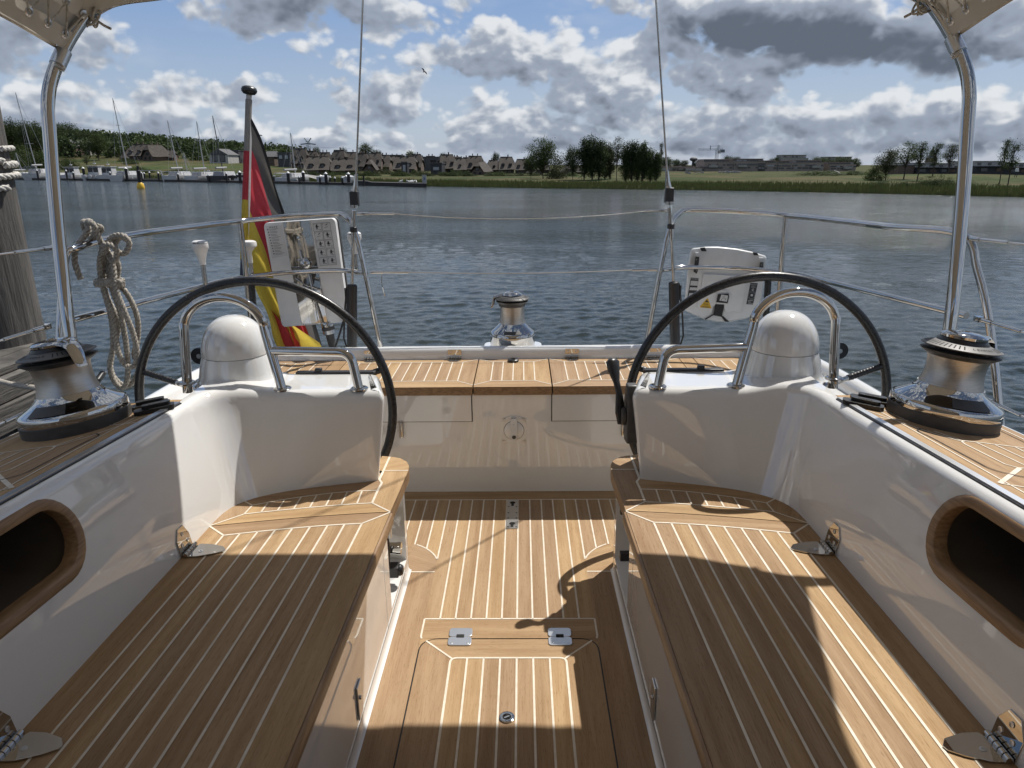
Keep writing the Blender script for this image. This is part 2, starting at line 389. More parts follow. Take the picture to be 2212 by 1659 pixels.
# ------------------------------------------------------------------ the yacht
yacht = thing('sailing_yacht', (0, 1.6, -1.0), 'white sailing yacht whose teak cockpit with two black steering wheels fills the foreground', 'sailing yacht', boat=True)
def deck(name, planks, lines, z, parent, outline=None, thick=.03, w=.0062, label=None, lw=None):
    """teak panel: plank polygons with grain, caulk lines on top, solid edge round the outline"""
    zf = z if callable(z) else (lambda x, y: z)
    mb = MB()
    for pl in planks:
        poly, dr = pl
        fi = len(mb.f)
        mb.add([(x, y, zf(x, y)) for x, y in poly], [tuple(range(len(poly)))], 0)
        a = math.atan2(dr[1], dr[0]); ca, sa = math.cos(a), math.sin(a); ox, oy = random.random()*40, random.random()*40
        mb.uv[fi] = [((x*ca+y*sa)+ox, (-x*sa+y*ca)+oy) for x, y in poly]; mb.tone[fi] = random.random()
    for k, ln in enumerate(lines):
        ww = w
        if isinstance(ln, tuple) and isinstance(ln[0], (int, float)): ww, ln = ln
        pts = [Vector((p[0], p[1])) for p in ln]; L, Rr = [], []
        for i in range(len(pts)):
            a = pts[max(i-1, 0)]; b = pts[min(i+1, len(pts)-1)]; t = (b-a).normalized(); nn = Vector((-t.y, t.x))
            if 0 < i < len(pts)-1:
                t1 = (pts[i]-pts[i-1]).normalized(); n1 = Vector((-t1.y, t1.x)); sc_ = 1/max(.4, nn.dot(n1))
            else: sc_ = 1
            L.append(pts[i]+nn*ww/2*sc_); Rr.append(pts[i]-nn*ww/2*sc_)
        e = .0012
        for i in range(len(pts)-1):
            q = [L[i], Rr[i], Rr[i+1], L[i+1]]
            mb.add([(p.x, p.y, zf(p.x, p.y)+e) for p in q], [(0, 1, 2, 3)], 1)
    if outline:
        n = len(outline); o = len(mb.v); e = .002
        mb.v += [Vector((x, y, zf(x, y)-.0004)) for x, y in outline] + [Vector((x, y, zf(x, y)-thick)) for x, y in outline]
        for i in range(n):
            j = (i+1) % n; mb.f.append([o+i, o+j, o+n+j, o+n+i]); mb.m.append(2)
        mb.f.append([o+n+i for i in range(n)]); mb.m.append(2)
    return obj(name, mb, ['teak', 'caulk', 'solid_teak'], parent, smooth=0, label=label)

# ---- cockpit floor
def arcpts(p0, p1, bulge, n=6):
    p0, p1 = Vector(p0), Vector(p1); d = p1-p0; nn = Vector((-d.y, d.x)).normalized(); out = []
    for k in range(n+1):
        t = k/n; q = p0+d*t+nn*bulge*4*t*(1-t); out.append((q.x, q.y))
    return out
planks, lines = [], []
Y0 = -.6
bx = [.0265+.0535*k for k in range(23)]
planks.append(([(-1.25, 3.022), (1.25, 3.022), (1.25, 3.118), (-1.25, 3.118)], (1, 0)))
lines.append([(-1.25, 3.022), (1.25, 3.022)]); lines.append([(-1.25, 3.112), (1.25, 3.112)])
planks.append(([(-.0265, 2.107), (.0265, 2.107), (.0265, 3.022), (-.0265, 3.022)], (0, 1)))
for s in (1, -1):
    arc = arcpts((.294, 2.495), (.392, 2.612), .014)
    if s > 0: pass
    def ya(x):
        if x <= .294: return 2.107
        if x >= .392: return 2.612
        return interp(arc, x)
    for k in range(22):
        a, b = bx[k], bx[k+1]
        if b > 1.25: break
        ys0, ys1 = (2.107, 2.107) if b < .295 else (ya(a), ya(b))
        mid = [(p[0], p[1]) for p in arc if a < p[0] < b] if b > .295 else []
        poly = [(a, ys0)]+mid+[(b, ys1), (b, 3.022), (a, 3.022)]
        planks.append(([(s*x, y) for x, y in poly], (0, 1)))
        lines.append([(s*a, ys0), (s*a, 3.022)])
    lines.append([(s*x, y) for x, y in arc]); lines.append([(s*.294, 2.405), (s*.40, 2.405)])
    planks.append(([(s*.41, 2.405), (s*1.25, 2.405), (s*1.25, 2.612), (s*.41, 2.612)], (1, 0)))
    planks.append(([(s*x, y) for x, y in [(.294, 2.405), (.41, 2.405), (.41, 2.612), (.392, 2.612)]+arc[::-1][1:]], (1, .5*s)))
    planks.append(([(s*.294, Y0), (s*.41, Y0), (s*.41, 2.405), (s*.294, 2.405)], (0, 1)))
    lines.append([(s*.294, 2.107), (s*.294, 2.015), (s*.2905, 2.0)])
lines.append([(-.294, 2.107), (.294, 2.107)])
# boards round the hatch and beyond
planks.append(([(-.294, 2.107), (-.294, 2.002), (.294, 2.002), (.294, 2.107)], (1, 0)))
HY = .95
planks.append(([(-.294, Y0), (.294, Y0), (.294, HY), (-.294, HY)], (1, 0)))
# corner fillers outside the rounded hatch corners
for s in (1, -1):
    rc = fillet([(s*.2935, HY, 0), (s*.2935, 2.0, 0), (0, 2.0, 0)], .062, 8)
    cr = [(p.x, p.y) for p in rc if p.y > 1.93 and abs(p.x) > .22]
    planks.append(([(s*.294, 2.002)]+cr[::-1] if s > 0 else [(s*.294, 2.002)]+cr[::-1], (1, 0)))
floor_ = deck('cockpit_floor', planks, lines, lambda x, y: 0.0, yacht)
# hatch in the floor with a real gap
hw = .2895
rc = fillet([(-hw, HY+.004, 0), (-hw, 1.996, 0), (hw, 1.996, 0), (hw, HY+.004, 0)], .06, 8)
outl = [(p.x, p.y) for p in rc]
planks, lines = [], []
ins = [.0263+.0525*k for k in range(4)]
xs = [-i for i in ins[::-1]]+ins
ic = [(p.x, p.y) for p in fillet([(-.184, HY, 0), (-.184, 1.902, 0), (.184, 1.902, 0), (.184, HY, 0)], .022, 5)]
for a, b in zip(xs, xs[1:]):
    top = [p for p in ic if a-1e-4 <= p[0] <= b+1e-4 and p[1] > 1.5]
    if abs(a+.184) < .001 or abs(b-.184) < .001:
        top = [p for p in top if p[1] > 1.6]
        if b > .18: top = [(a, 1.902)]+top
        else: top = top+[(b, 1.902)]
    else: top = [(a, 1.902), (b, 1.902)]
    planks.append(([(b, HY+.004), (a, HY+.004)]+top if True else 0, (0, 1)))
for a in xs[1:-1]: lines.append([(a, HY+.004), (a, 1.902)])
lines.append((.007, ic))
L_out = [p for p in outl if p[0] < 0]; i_m = 0
planks.append(([(-.184, HY+.004), (-hw, HY+.004)]+[p for p in L_out if p[1] <= 1.985 and p[1] > 1.1]+[(-.272, 1.985), (-.181, 1.897), (-.184, 1.88)], (0, 1)))
planks.append(([(hw, HY+.004), (.184, HY+.004), (.184, 1.88), (.181, 1.897), (.272, 1.985)]+[p for p in outl if p[0] > 0 and p[1] <= 1.985 and p[1] > 1.1], (0, 1)))
tb = [p for p in outl if p[1] > 1.985]
planks.append(([(-.272, 1.985)]+tb+[(.272, 1.985), (.181, 1.899), (.16, 1.902), (-.16, 1.902), (-.181, 1.899)], (1, 0)))
lines.append([(-.273, 1.987), (-.180, 1.899)]); lines.append([(.273, 1.987), (.180, 1.899)])
hatch = deck('floor_hatch', planks, lines, lambda x, y: .0008, yacht, outline=outl, thick=.03)
mb = MB(); mb.prism([(p[0]*1.012, 1.475+(p[1]-1.475)*1.006) for p in outl], -.05, -.0012, 0)
obj('hatch_gasket', mb, 'rubber', yacht, smooth=0)
def rrect(cx, cy, w, h, r, n=5):
    out = []
    for (sx, sy, a0) in ((1, 1, 0), (-1, 1, 90), (-1, -1, 180), (1, -1, 270)):
        for k in range(n+1):
            a = R(a0+90*k/n); out.append((cx+sx*(w/2-r)+r*math.cos(a), cy+sy*(h/2-r)+r*math.sin(a)))
    return out
for x0 in (-.162, .169):
    mb = MB(); mb.prism(rrect(x0, 2.029, .078, .046, .012), .0005, .0042); mb.prism(rrect(x0, 1.983, .078, .044, .012), .0005, .0046)
    mb.prism(rrect(x0, 2.008, .026, .016, .002), .003, .0062, 1)
    for dx in (-.026, .026): mb.lathe([(.0045, .0046), (.003, .0052), (0, .0052)], (x0+dx, 1.972, 0), 12)
    obj('hinge', mb, ['alu', 'void'], hatch, bevel=.0012)
mb = MB(); mb.lathe([(.022, .001), (.022, .004), (.018, .0055), (.0125, .0052), (.0125, .003)], (0, 1.646, 0), 32)
mb.lathe([(.0122, .0032), (0, .0032)], (0, 1.646, 0), 24, 1); mb.box((0, 1.646, .0042), (.017, .005, .002), 2, rot=Matrix.Rotation(.5, 3, 'Z'))
obj('lock', mb, ['steel', 'void', 'steel'], hatch)
# table fixing plate
mb = MB(); mb.prism(rrect(.001, 2.88, .054, .276, .004, 2), .0008, .0035)
for yy in (2.985, 2.785):
    mb.lathe([(.013, .0038), (0, .0038)], (.001, yy, 0), 20, 1); mb.box((.001, yy-.018, .0036), (.012, .03, .0006), 1)
for yy in (2.945, 2.885, 2.835, 2.755):
    for dx in (-.017, .019): mb.lathe([(.004, .0039), (0, .0041)], (dx, yy, 0), 10, 1)
obj('table_mounting_plate', mb, ['alu', 'void'], yacht)

# ---- seats
def fx(x0, y): return x0+(.018 if x0 < .39 else .03)*(2.0-y)
def uy(x): return 2.012-.072*max(0, (x-.461)/.412)**1.4
def cy_(x): return 2.087-.089*max(0, (x-.385)/.555)**1.4
def ty(x): return 2.155-.075*max(0, (x-.457)/.404)**1.3
def sy_(x): return 2.252-.11*max(0, (x-.457)/.4)**1.8
SZ = .42
for s in (1, -1):
    YF = -.45
    planks, lines = [], []
    xs = [.461, .515, .567, .62, .673, .724, .775, .826, .873]
    for a, b in zip(xs, xs[1:]):
        planks.append(([(s*fx(a, YF), YF), (s*fx(b, YF), YF), (s*b, uy(b)), (s*a, uy(a))], (s*-.03, 1)))
    for a in xs: lines.append([(s*fx(a, YF), YF), (s*a, uy(a))])
    cc = [.385+k*(.555/10) for k in range(11)]
    ul = [xs[0]+k*(.412/8) for k in range(9)]
    planks.append(([(s*x, cy_(x)) for x in cc][::-1]+[(s*x, uy(x)) for x in ul], (1, -.15*s)))
    planks.append(([(s*fx(.385, YF), YF), (s*fx(.461, YF), YF), (s*.461, uy(.461)), (s*.385, cy_(.385))], (s*-.025, 1)))
    planks.append(([(s*fx(.873, YF), YF), (s*fx(.955, YF), YF), (s*.95, 1.99), (s*.94, cy_(.94)), (s*.873, uy(.873))], (s*-.03, 1)))
    lines.append([(s*x, uy(x)) for x in ul]); lines.append([(s*.385, cy_(.385)), (s*.461, uy(.461))]); lines.append([(s*.94, cy_(.94)), (s*.873, uy(.873))])
    outl = [(s*fx(.385, YF), YF), (s*fx(.955, YF), YF), (s*.95, 1.99)]+[(s*x, cy_(x)) for x in cc[::-1]]
    seat = deck('cockpit_seat', planks, lines, SZ, yacht, outline=outl, thick=.045, w=.0062)
    # nosing along the inner edge
    mb = MB(); rows = []
    for (dx, dz) in ((0, -.0004), (-.006, -.0025), (-.009, -.008), (-.0095, -.03), (-.007, -.041), (.0, -.045)):
        rows.append([(s*(fx(.385, y)+dx), y, SZ+dz) for y in (YF, .5, 1.2, 2.086)])
    mb.grid(rows); mb.add([Vector(r[-1]) for r in rows], [tuple(range(6))])
    obj('edge_moulding', mb, 'solid_teak', seat)
    # fixed aft part
    planks, lines = [], []
    g = .0045
    c2 = [(x, cy_(x)+g) for x in cc]
    tt = [.457+k*.404/8 for k in range(9)]; ss = [.457+k*.4/8 for k in range(9)]
    planks.append(([(s*x, y) for x, y in c2]+[(s*x, ty(x)) for x in tt[::-1]], (1, -.15*s)))
    for k in range(8):
        a, b, c, d = tt[k], tt[k+1], ss[k+1], ss[k]
        planks.append(([(s*a, ty(a)), (s*b, ty(b)), (s*c, sy_(c)), (s*d, sy_(d))], (0, 1)))
        if k: lines.append([(s*a, ty(a)), (s*(d+.004), sy_(d))])
    lines.append([(s*x, ty(x)) for x in tt]); lines.append([(s*x, sy_(x)) for x in ss]); lines.append([(s*tt[-1], ty(tt[-1])), (s*ss[-1], sy_(ss[-1]))])
    lines.append([(s*.385, c2[0][1]), (s*.457, ty(.457))]); lines.append([(s*.94, c2[-1][1]), (s*.861, ty(.861))]); lines.append([(s*.857, sy_(.857)), (s*.93, 2.20)])
    planks.append(([(s*x, sy_(x)) for x in ss]+[(s*.93, 2.20), (s*.93, 2.40), (s*.47, 2.40), (s*.456, 2.315)], (1, -.1*s)))
    planks.append(([(s*.857, sy_(.857)), (s*.861, ty(.861)), (s*.94, c2[-1][1]), (s*1.0, 2.02), (s*1.0, 2.2), (s*.93, 2.2)], (.4*s, 1)))
    ib = [(.385, c2[0][1]), (.457, ty(.457)), (.457, 2.252), (.455, 2.312), (.468, 2.338), (.468, 2.42), (.376, 2.42), (.380, 2.25)]
    planks.append(([(s*x, y) for x, y in ib], (0, 1)))
    lines.append((.008, [(s*x, y) for x, y in [(.457, 2.155), (.457, 2.252), (.454, 2.312), (.468, 2.342), (.468, 2.55)]]))
    cap = [(.376, 2.42), (.50, 2.42), (.50, 2.56), (.46, 2.553), (.425, 2.538), (.395, 2.505), (.38, 2.465)]
    planks.append(([(s*x, y) for x, y in cap], (.8*s, -.5))); lines.append([(s*.376, 2.42), (s*.468, 2.42)])
    outl = [(s*x, y) for x, y in c2]+[(s*1.0, 2.02), (s*1.0, 2.40), (s*.50, 2.40), (s*.50, 2.56)]+[(s*x, y) for x, y in cap[3:]]+[(s*.376, 2.42), (s*.380, 2.25)]
    deck('seat_end', planks, lines, SZ, yacht, outline=outl, thick=.045, w=.0055)
    # folding table / footrest hinges at the seat joint
    for (hx, hy, sc_) in ((.928, 1.845, 1.0), (.952, 1.105, 1.0)):
        mb = MB()
        # leaf lying on the seat, pointing inboard
        tip = [(0, .022), (-.01, .038), (-.045, .036), (-.085, .022), (-.098, .004), (-.095, -.006), (-.07, -.02), (-.03, -.034), (0, -.036)]
        mb.prism([(hx*s+s*x, hy+y) for x, y in tip], SZ+.0015, SZ+.0055)
        # leaf up the coaming
        wl = [(-.036, .004), (.036, .004), (.036, .045), (.018, .078), (-.014, .08), (-.036, .05)]
        def wf(a, b, c): return (s*(hx+.012+b*.16+c), hy+a, SZ+b)
        mb.prism(wl, 0, .004, fn=wf)
        for k in range(5): mb.tube([(s*(hx+.004), hy-.036+k*.0145, SZ+.0075), (s*(hx+.004), hy-.0235+k*.0145, SZ+.0075)], .0072, 14)
        h = obj('hinge_plate', mb, 'steel', seat, bevel=.0008)
        for (a, b) in ((-.016, .03), (.018, .03), (0, .058)): mb = MB(); mb.lathe([(.0062, .0), (.0062, .0012), (.003, .0018), (.003, .0005), (0, .0005)], wf(a, b, -.0006), 14, axis=(-s, 0, .2)); obj('screw', mb, 'alu', h)
        mb = MB(); mb.lathe([(.0062, 0), (.0062, .0012), (.003, .0018), (.003, .0005), (0, .0005)], (s*(hx-.028), hy-.006, SZ+.0055), 14); obj('screw', mb, 'alu', h)

# ---- seat bases with the open locker at the aft end
for s in (1, -1):
    mb = MB(); Zt = SZ-.045; XW = .402
    yA, yB, zA, zB = 2.09, 2.405, .055, .335        # locker opening
    def xw(y): return s*(XW+.006*(2.0-y))
    def face(y0, y1, z0, z1, x=None):
        mb.quad((x or xw(y0), y0, z0), (x or xw(y1), y1, z0), (x or xw(y1), y1, z1), (x or xw(y0), y0, z1))
    face(-.5, 2.012, 0, Zt); face(2.018, yA, 0, Zt); face(yB, 2.44, 0, Zt)
    face(yA, yB, 0, zA); face(yA, yB, zB, Zt)
    mb.quad((xw(2.012), 2.012, 0), (xw(2.012)+s*.02, 2.012, 0), (xw(2.012)+s*.02, 2.012, Zt), (xw(2.012), 2.012, Zt)); mb.quad((xw(2.018), 2.018, 0), (xw(2.018)+s*.02, 2.018, 0), (xw(2.018)+s*.02, 2.018, Zt), (xw(2.018), 2.018, Zt))
    mb.quad((xw(2.0)+s*.012, 2.0, 0), (xw(2.0)+s*.012, 2.03, 0), (xw(2.0)+s*.012, 2.03, Zt), (xw(2.0)+s*.012, 2.0, Zt), 1)
    XI = s*(XW+.20)
    mb.quad((xw(yA), yA, zA), (XI, yA, zA+.02), (XI, yB, zA+.02), (xw(yB), yB, zA)); mb.quad((xw(yA), yA, zB), (XI, yA, zB), (XI, yB, zB), (xw(yB), yB, zB))
    mb.quad((xw(yA), yA, zA), (XI, yA, zA), (XI, yA, zB), (xw(yA), yA, zB)); mb.quad((xw(yB), yB, zA), (XI, yB, zA), (XI, yB, zB), (xw(yB), yB, zB))
    mb.quad((XI, yA, zA), (XI, yB, zA), (XI, yB, zB), (XI, yA, zB))
    # rounded aft end wrapping under the console
    arc_ = [(XW-.003, 2.44), (XW+.003, 2.475), (XW+.03, 2.505), (XW+.07, 2.515), (1.2, 2.515)]
    mb.grid([[(s*x, y, z) for x, y in arc_] for z in (0, Zt)])
    base = obj('seat_base', mb, ['gelcoat', 'void'], yacht, smooth=30)
    mb = MB(); mb.grid([[(xw(y)-s*a, y, b) for y in (-.5, 1.0, 2.0, 2.42)] for a, b in ((.001, .030), (.003, .012), (.008, .004), (.014, .0012))])
    obj('skirting', mb, 'gelcoat', base)
    mb = MB(); mb.box((xw(1.60)-s*.003, 1.60, .105), (.005, .045, .105)); mb.tube([(xw(1.59)-s*.005, 1.59, .12), (xw(1.59)-s*.012, 1.59, .12)], .006, 12, 1)
    obj('locker_latch', mb, ['alu', 'steel'], base, bevel=.002)
    if s < 0:
        mb = MB(); mb.tube([(s*(XW+.12), 2.265, .19), (s*(XW-.0), 2.265, .185)], .021, 24); mb.tube([(s*(XW+.004), 2.265, .185), (s*(XW-.012), 2.265, .1845)], .0225, 24)
        obj('shower_head', mb, 'steel', base)
        mb = MB(); mb.box((s*(XW+.02), 2.235, .115), (.05, .045, .04)); mb.tube([(s*(XW+.03), 2.215, .30), (s*(XW+.025), 2.215, .21), (s*(XW+.035), 2.225, .12)], .008, 10); mb.lathe([(.02, 0), (.022, .01), (.015, .02), (0, .02)], (s*(XW+.0), 2.235, .115), 16, axis=(-s, 0, 0))
        obj('water_valve', mb, 'plastic', base, bevel=.004)
        mb = MB(); mb.box((s*(XW+.012), 2.20, .30), (.012, .02, .07)); obj('door_strut', mb, 'alu', base, bevel=.003)
    else:
        mb = MB(); mb.box((s*(XW+.02), 2.30, .13), (.04, .03, .03)); mb.box((s*(XW+.01), 2.33, .30), (.02, .02, .03)); obj('socket', mb, 'plastic', base, bevel=.003)

# ---- aft bulkhead and helm bench
mb = MB()
YB = 3.112
mb.grid([[(x, YB, z) for z in (0, .495)] for x in (-1.3, 1.3)])
bulk = obj('aft_bulkhead', mb, 'gelcoat', yacht)
for s in (1, -1):
    mb = MB(); mb.prism([(s*.187, .362), (s*.60, .362), (s*.60, .4925), (s*.187, .4925)], 0, .004, fn=lambda x, z, t: (x, YB-.003-t, z))
    mb.prism([(s*.183, .358), (s*.604, .358), (s*.604, .4935), (s*.183, .4935)], 0, .0008, 1, fn=lambda x, z, t: (x, YB-.0012-t, z))
    obj('locker_front', mb, ['gelcoat', 'void'], bulk, bevel=.0015)
    mb = MB(); mb.box((s*.52, YB-.006, .325), (.016, .012, .085)); mb.tube([(s*.515, YB-.012, .29), (s*.515, YB-.014, .36)], .006, 10); obj('latch', mb, 'steel', bulk, bevel=.002)
mb = MB()   # pump / shower fitting in the bulkhead
cx, cz = .009, .317
oc = []
for k in range(48):
    a = 2*math.pi*k/48; r = .066 if abs(math.sin(2*a)) < .55 else .071
    rx = .059+.006*abs(math.sin(2*a)); rz = .068+.005*abs(math.sin(2*a)); oc.append((cx+rx*math.cos(a), cz+rz*math.sin(a)))
fy = lambda x, z, t: (x, YB-t, z)
mb.prism(oc, 0, .006, fn=fy); mb.lathe([(.0475, .006), (.0475, .0068), (0, .0068)], (cx, YB, cz-.002), 40, 1, axis=(0, -1, 0))
mb.lathe([(.046, .006), (.046, .010), (.042, .0125), (0, .0135)], (cx, YB, cz-.002), 40, 0, axis=(0, -1, 0))
fit = obj('pump_flange', mb, ['gelcoat', 'void'], bulk, bevel=.002)
mb = MB(); mb.prism([(cx-.015, cz+.06), (cx+.015, cz+.06), (cx+.016, cz-.03), (cx+.01, cz-.044), (cx-.01, cz-.044), (cx-.016, cz-.03)], .013, .021, fn=fy); mb.lathe([(.0095, .021), (.0095, .0225), (0, .0225)], (cx, YB, cz-.03), 18, 1, axis=(0, -1, 0)); mb.lathe([(.0025, .021), (0, .0225)], (cx, YB, cz+.032), 8, 1, axis=(0, -1, 0))
obj('handle_flap', mb, ['white_plastic', 'grey_plastic'], fit, bevel=.002)
mb = MB()
for dx in (-.045, .045):
    for dz in (-.058, .05): mb = MB(); mb.lathe([(.0075, .006), (.0075, .0078), (.003, .0086), (0, .007)], (cx+dx, YB, cz+dz), 14, axis=(0, -1, 0)); obj('screw', mb, 'alu', fit)
# bench segments
BZ_ = .532
def bench(x0, x1, borders=True, name='bench_seat', zz=BZ_):
    y0, y1 = 3.098, 3.578; planks, lines = [], []; sg = 1
    xf0, xf1 = x0, x1
    if not borders:
        planks.append(([(x0, y0), (x1, y0), (x1, y1), (x0, y1)], (0, 1)))
    else:
        bw = .075; yb0, yb1 = y0+.095, y1-.052; bx0, bx1 = x0+bw, x1-bw
        n = max(1, round((bx1-bx0)/.0535)); st = (bx1-bx0)/n
        for k in range(n):
            a = bx0+k*st; planks.append(([(a, yb0), (a+st, yb0), (a+st, yb1), (a, yb1)], (0, 1)))
            lines.append([(a, yb0), (a, yb1)])
        lines += [[(bx1, yb0), (bx1, yb1)], [(bx0, yb0), (bx1, yb0)], [(bx0, yb1), (bx1, yb1)], [(x0, y0+.03), (bx0, yb0)], [(x1, y0+.03), (bx1, yb0)], [(x0, y1), (bx0, yb1)], [(x1, y1), (bx1, yb1)]]
        planks.append(([(x0, y0+.03), (bx0, yb0), (bx0, yb1), (x0, y1)], (0, 1))); planks.append(([(x1, y0+.03), (x1, y1), (bx1, yb1), (bx1, yb0)], (0, 1)))
        planks.append(([(x0, y0), (x1, y0), (x1, y0+.03), (bx1, yb0), (bx0, yb0), (x0, y0+.03)], (1, 0))); planks.append(([(x0, y1), (bx0, yb1), (bx1, yb1), (x1, y1)], (1, 0)))
    return deck(name, planks, lines, zz, yacht, outline=[(x0, y0), (x1, y0), (x1, y1), (x0, y1)], thick=.04, w=.005)
segs = {}
segs['c'] = bench(-.174, .184); segs['r'] = bench(.190, .862); segs['l'] = bench(-.862, -.180)
for s in (1, -1):
    bench(*sorted((s*.866, s*.935)), borders=False, name='bench_filler')
    b = bench(*sorted((s*.939, s*1.30)), name='bench_end')
def bench_hinge(x, par):
    mb = MB()
    mb.prism(rrect(0, 0, .072, .05, .008), 0, .003, fn=lambda a, b, t: (x+a, 3.594-t, .563+b*.62+.004))
    for k in range(5): mb.tube([(x-.036+k*.0146, 3.586, .541), (x-.024+k*.0146, 3.586, .541)], .0065, 12)
    mb.prism([(x-.036, 3.583), (x+.036, 3.583), (x+.034, 3.56), (x+.018, 3.538), (x-.018, 3.538), (x-.034, 3.56)], BZ_+.001, BZ_+.004)
    for dx, dz in ((-.02, .57), (.02, .57), (0, .556)): mb.lathe([(.005, 0), (.004, .001), (0, .0015)], (x+dx, 3.591, dz), 12, 1, axis=(0, -1, 0))
    return obj('hinge', mb, ['steel', 'alu'], par, bevel=.0008)
for x, k in ((-.742, 'l'), (-.304, 'l'), (.310, 'r'), (.735, 'r')): bench_hinge(x, segs[k])
mb = MB(); mb.lathe([(.029, .001), (.029, .010), (.024, .014), (.012, .014), (.010, .006), (0, .006)], (.003, 3.535, BZ_), 32); obj('deck_plug', mb, 'rubber', segs['c'])

# ---- stern rim, aft deck and gunwale (one swept moulding), hull
path = [(-1.535, 2.1), (-1.52, 2.7), (-1.495, 3.2), (-1.44, 3.5), (-1.30, 3.615), (-1.10, 3.625), (0, 3.63), (1.10, 3.625), (1.30, 3.615), (1.44, 3.5), (1.495, 3.2), (1.52, 2.7), (1.535, 2.1)]
pp = smoothpath([(x, y, 0) for x, y in path], 6)
def sweep_profile(pp, prof):
    rows = []
    for (d, z) in prof:
        row = []
        for i, p in enumerate(pp):
            t = (pp[min(i+1, len(pp)-1)]-pp[max(i-1, 0)]).normalized(); nn = Vector((t.y, -t.x, 0))   # inboard side for this direction
            q = p+nn*d; row.append((q.x, q.y, z))
        rows.append(row)
    return rows
gun = MB()
gun.grid(sweep_profile(pp, [(.045, .30), (.042, .52), (.038, .560), (.030, .580), (.016, .590), (-.004, .591), (-.022, .585), (-.032, .570), (-.036, .54), (-.038, .50)]))
obj('gunwale', gun, 'gelcoat', yacht, smooth=60)
# aft deck behind the rim, and side decks outside
mb = MB(); Vp = [(-1.50, 3.56), (-1.42, 3.70), (-1.2, 3.93), (-.8, 3.99), (.8, 3.99), (1.2, 3.93), (1.42, 3.70), (1.50, 3.56)]
mb.prism(Vp, .38, .500)
mb.prism(rrect(-.003, 3.80, .33, .33, .05), .50, .535)
obj('aft_deck', mb, 'gelcoat', yacht, bevel=.01)
for s in (1, -1):
    mb = MB(); mb.prism([(s*1.28, 2.2), (s*1.50, 2.2), (s*1.45, 3.45), (s*1.28, 3.58)], .30, .5275); obj('side_ledge', mb, 'gelcoat', yacht, bevel=.008)
mb = MB(); rows = []
hp = smoothpath([(-1.05, -9.5, 0), (-1.75, -6, 0), (-1.90, -2, 0), (-1.62, 1, 0), (-1.545, 2.2, 0), (-1.53, 2.6, 0), (-1.50, 3.4, 0), (-1.40, 3.75, 0), (-1.1, 3.98, 0), (0, 4.0, 0), (1.1, 3.98, 0), (1.40, 3.75, 0), (1.50, 3.4, 0), (1.53, 2.6, 0), (1.545, 2.2, 0), (1.62, 1, 0), (1.90, -2, 0), (1.75, -6, 0), (1.05, -9.5, 0)], 5)
for (k, z) in ((1.0, .50), (1.005, .3), (.99, -.4), (.96, -1.3), (.80, -1.7)): rows.append([(p.x*k, p.y*(1 if k > .97 else .98), z if (p.y > 2.25 or z < .45) else .695) for p in hp])
mb.grid(rows); obj('hull', mb, 'gelcoat', yacht)
# inner sole under everything
mb = MB(); mb.box((0, 1.2, -.12), (3.0, 5.2, .04)); obj('inner_liner', mb, 'void', yacht)
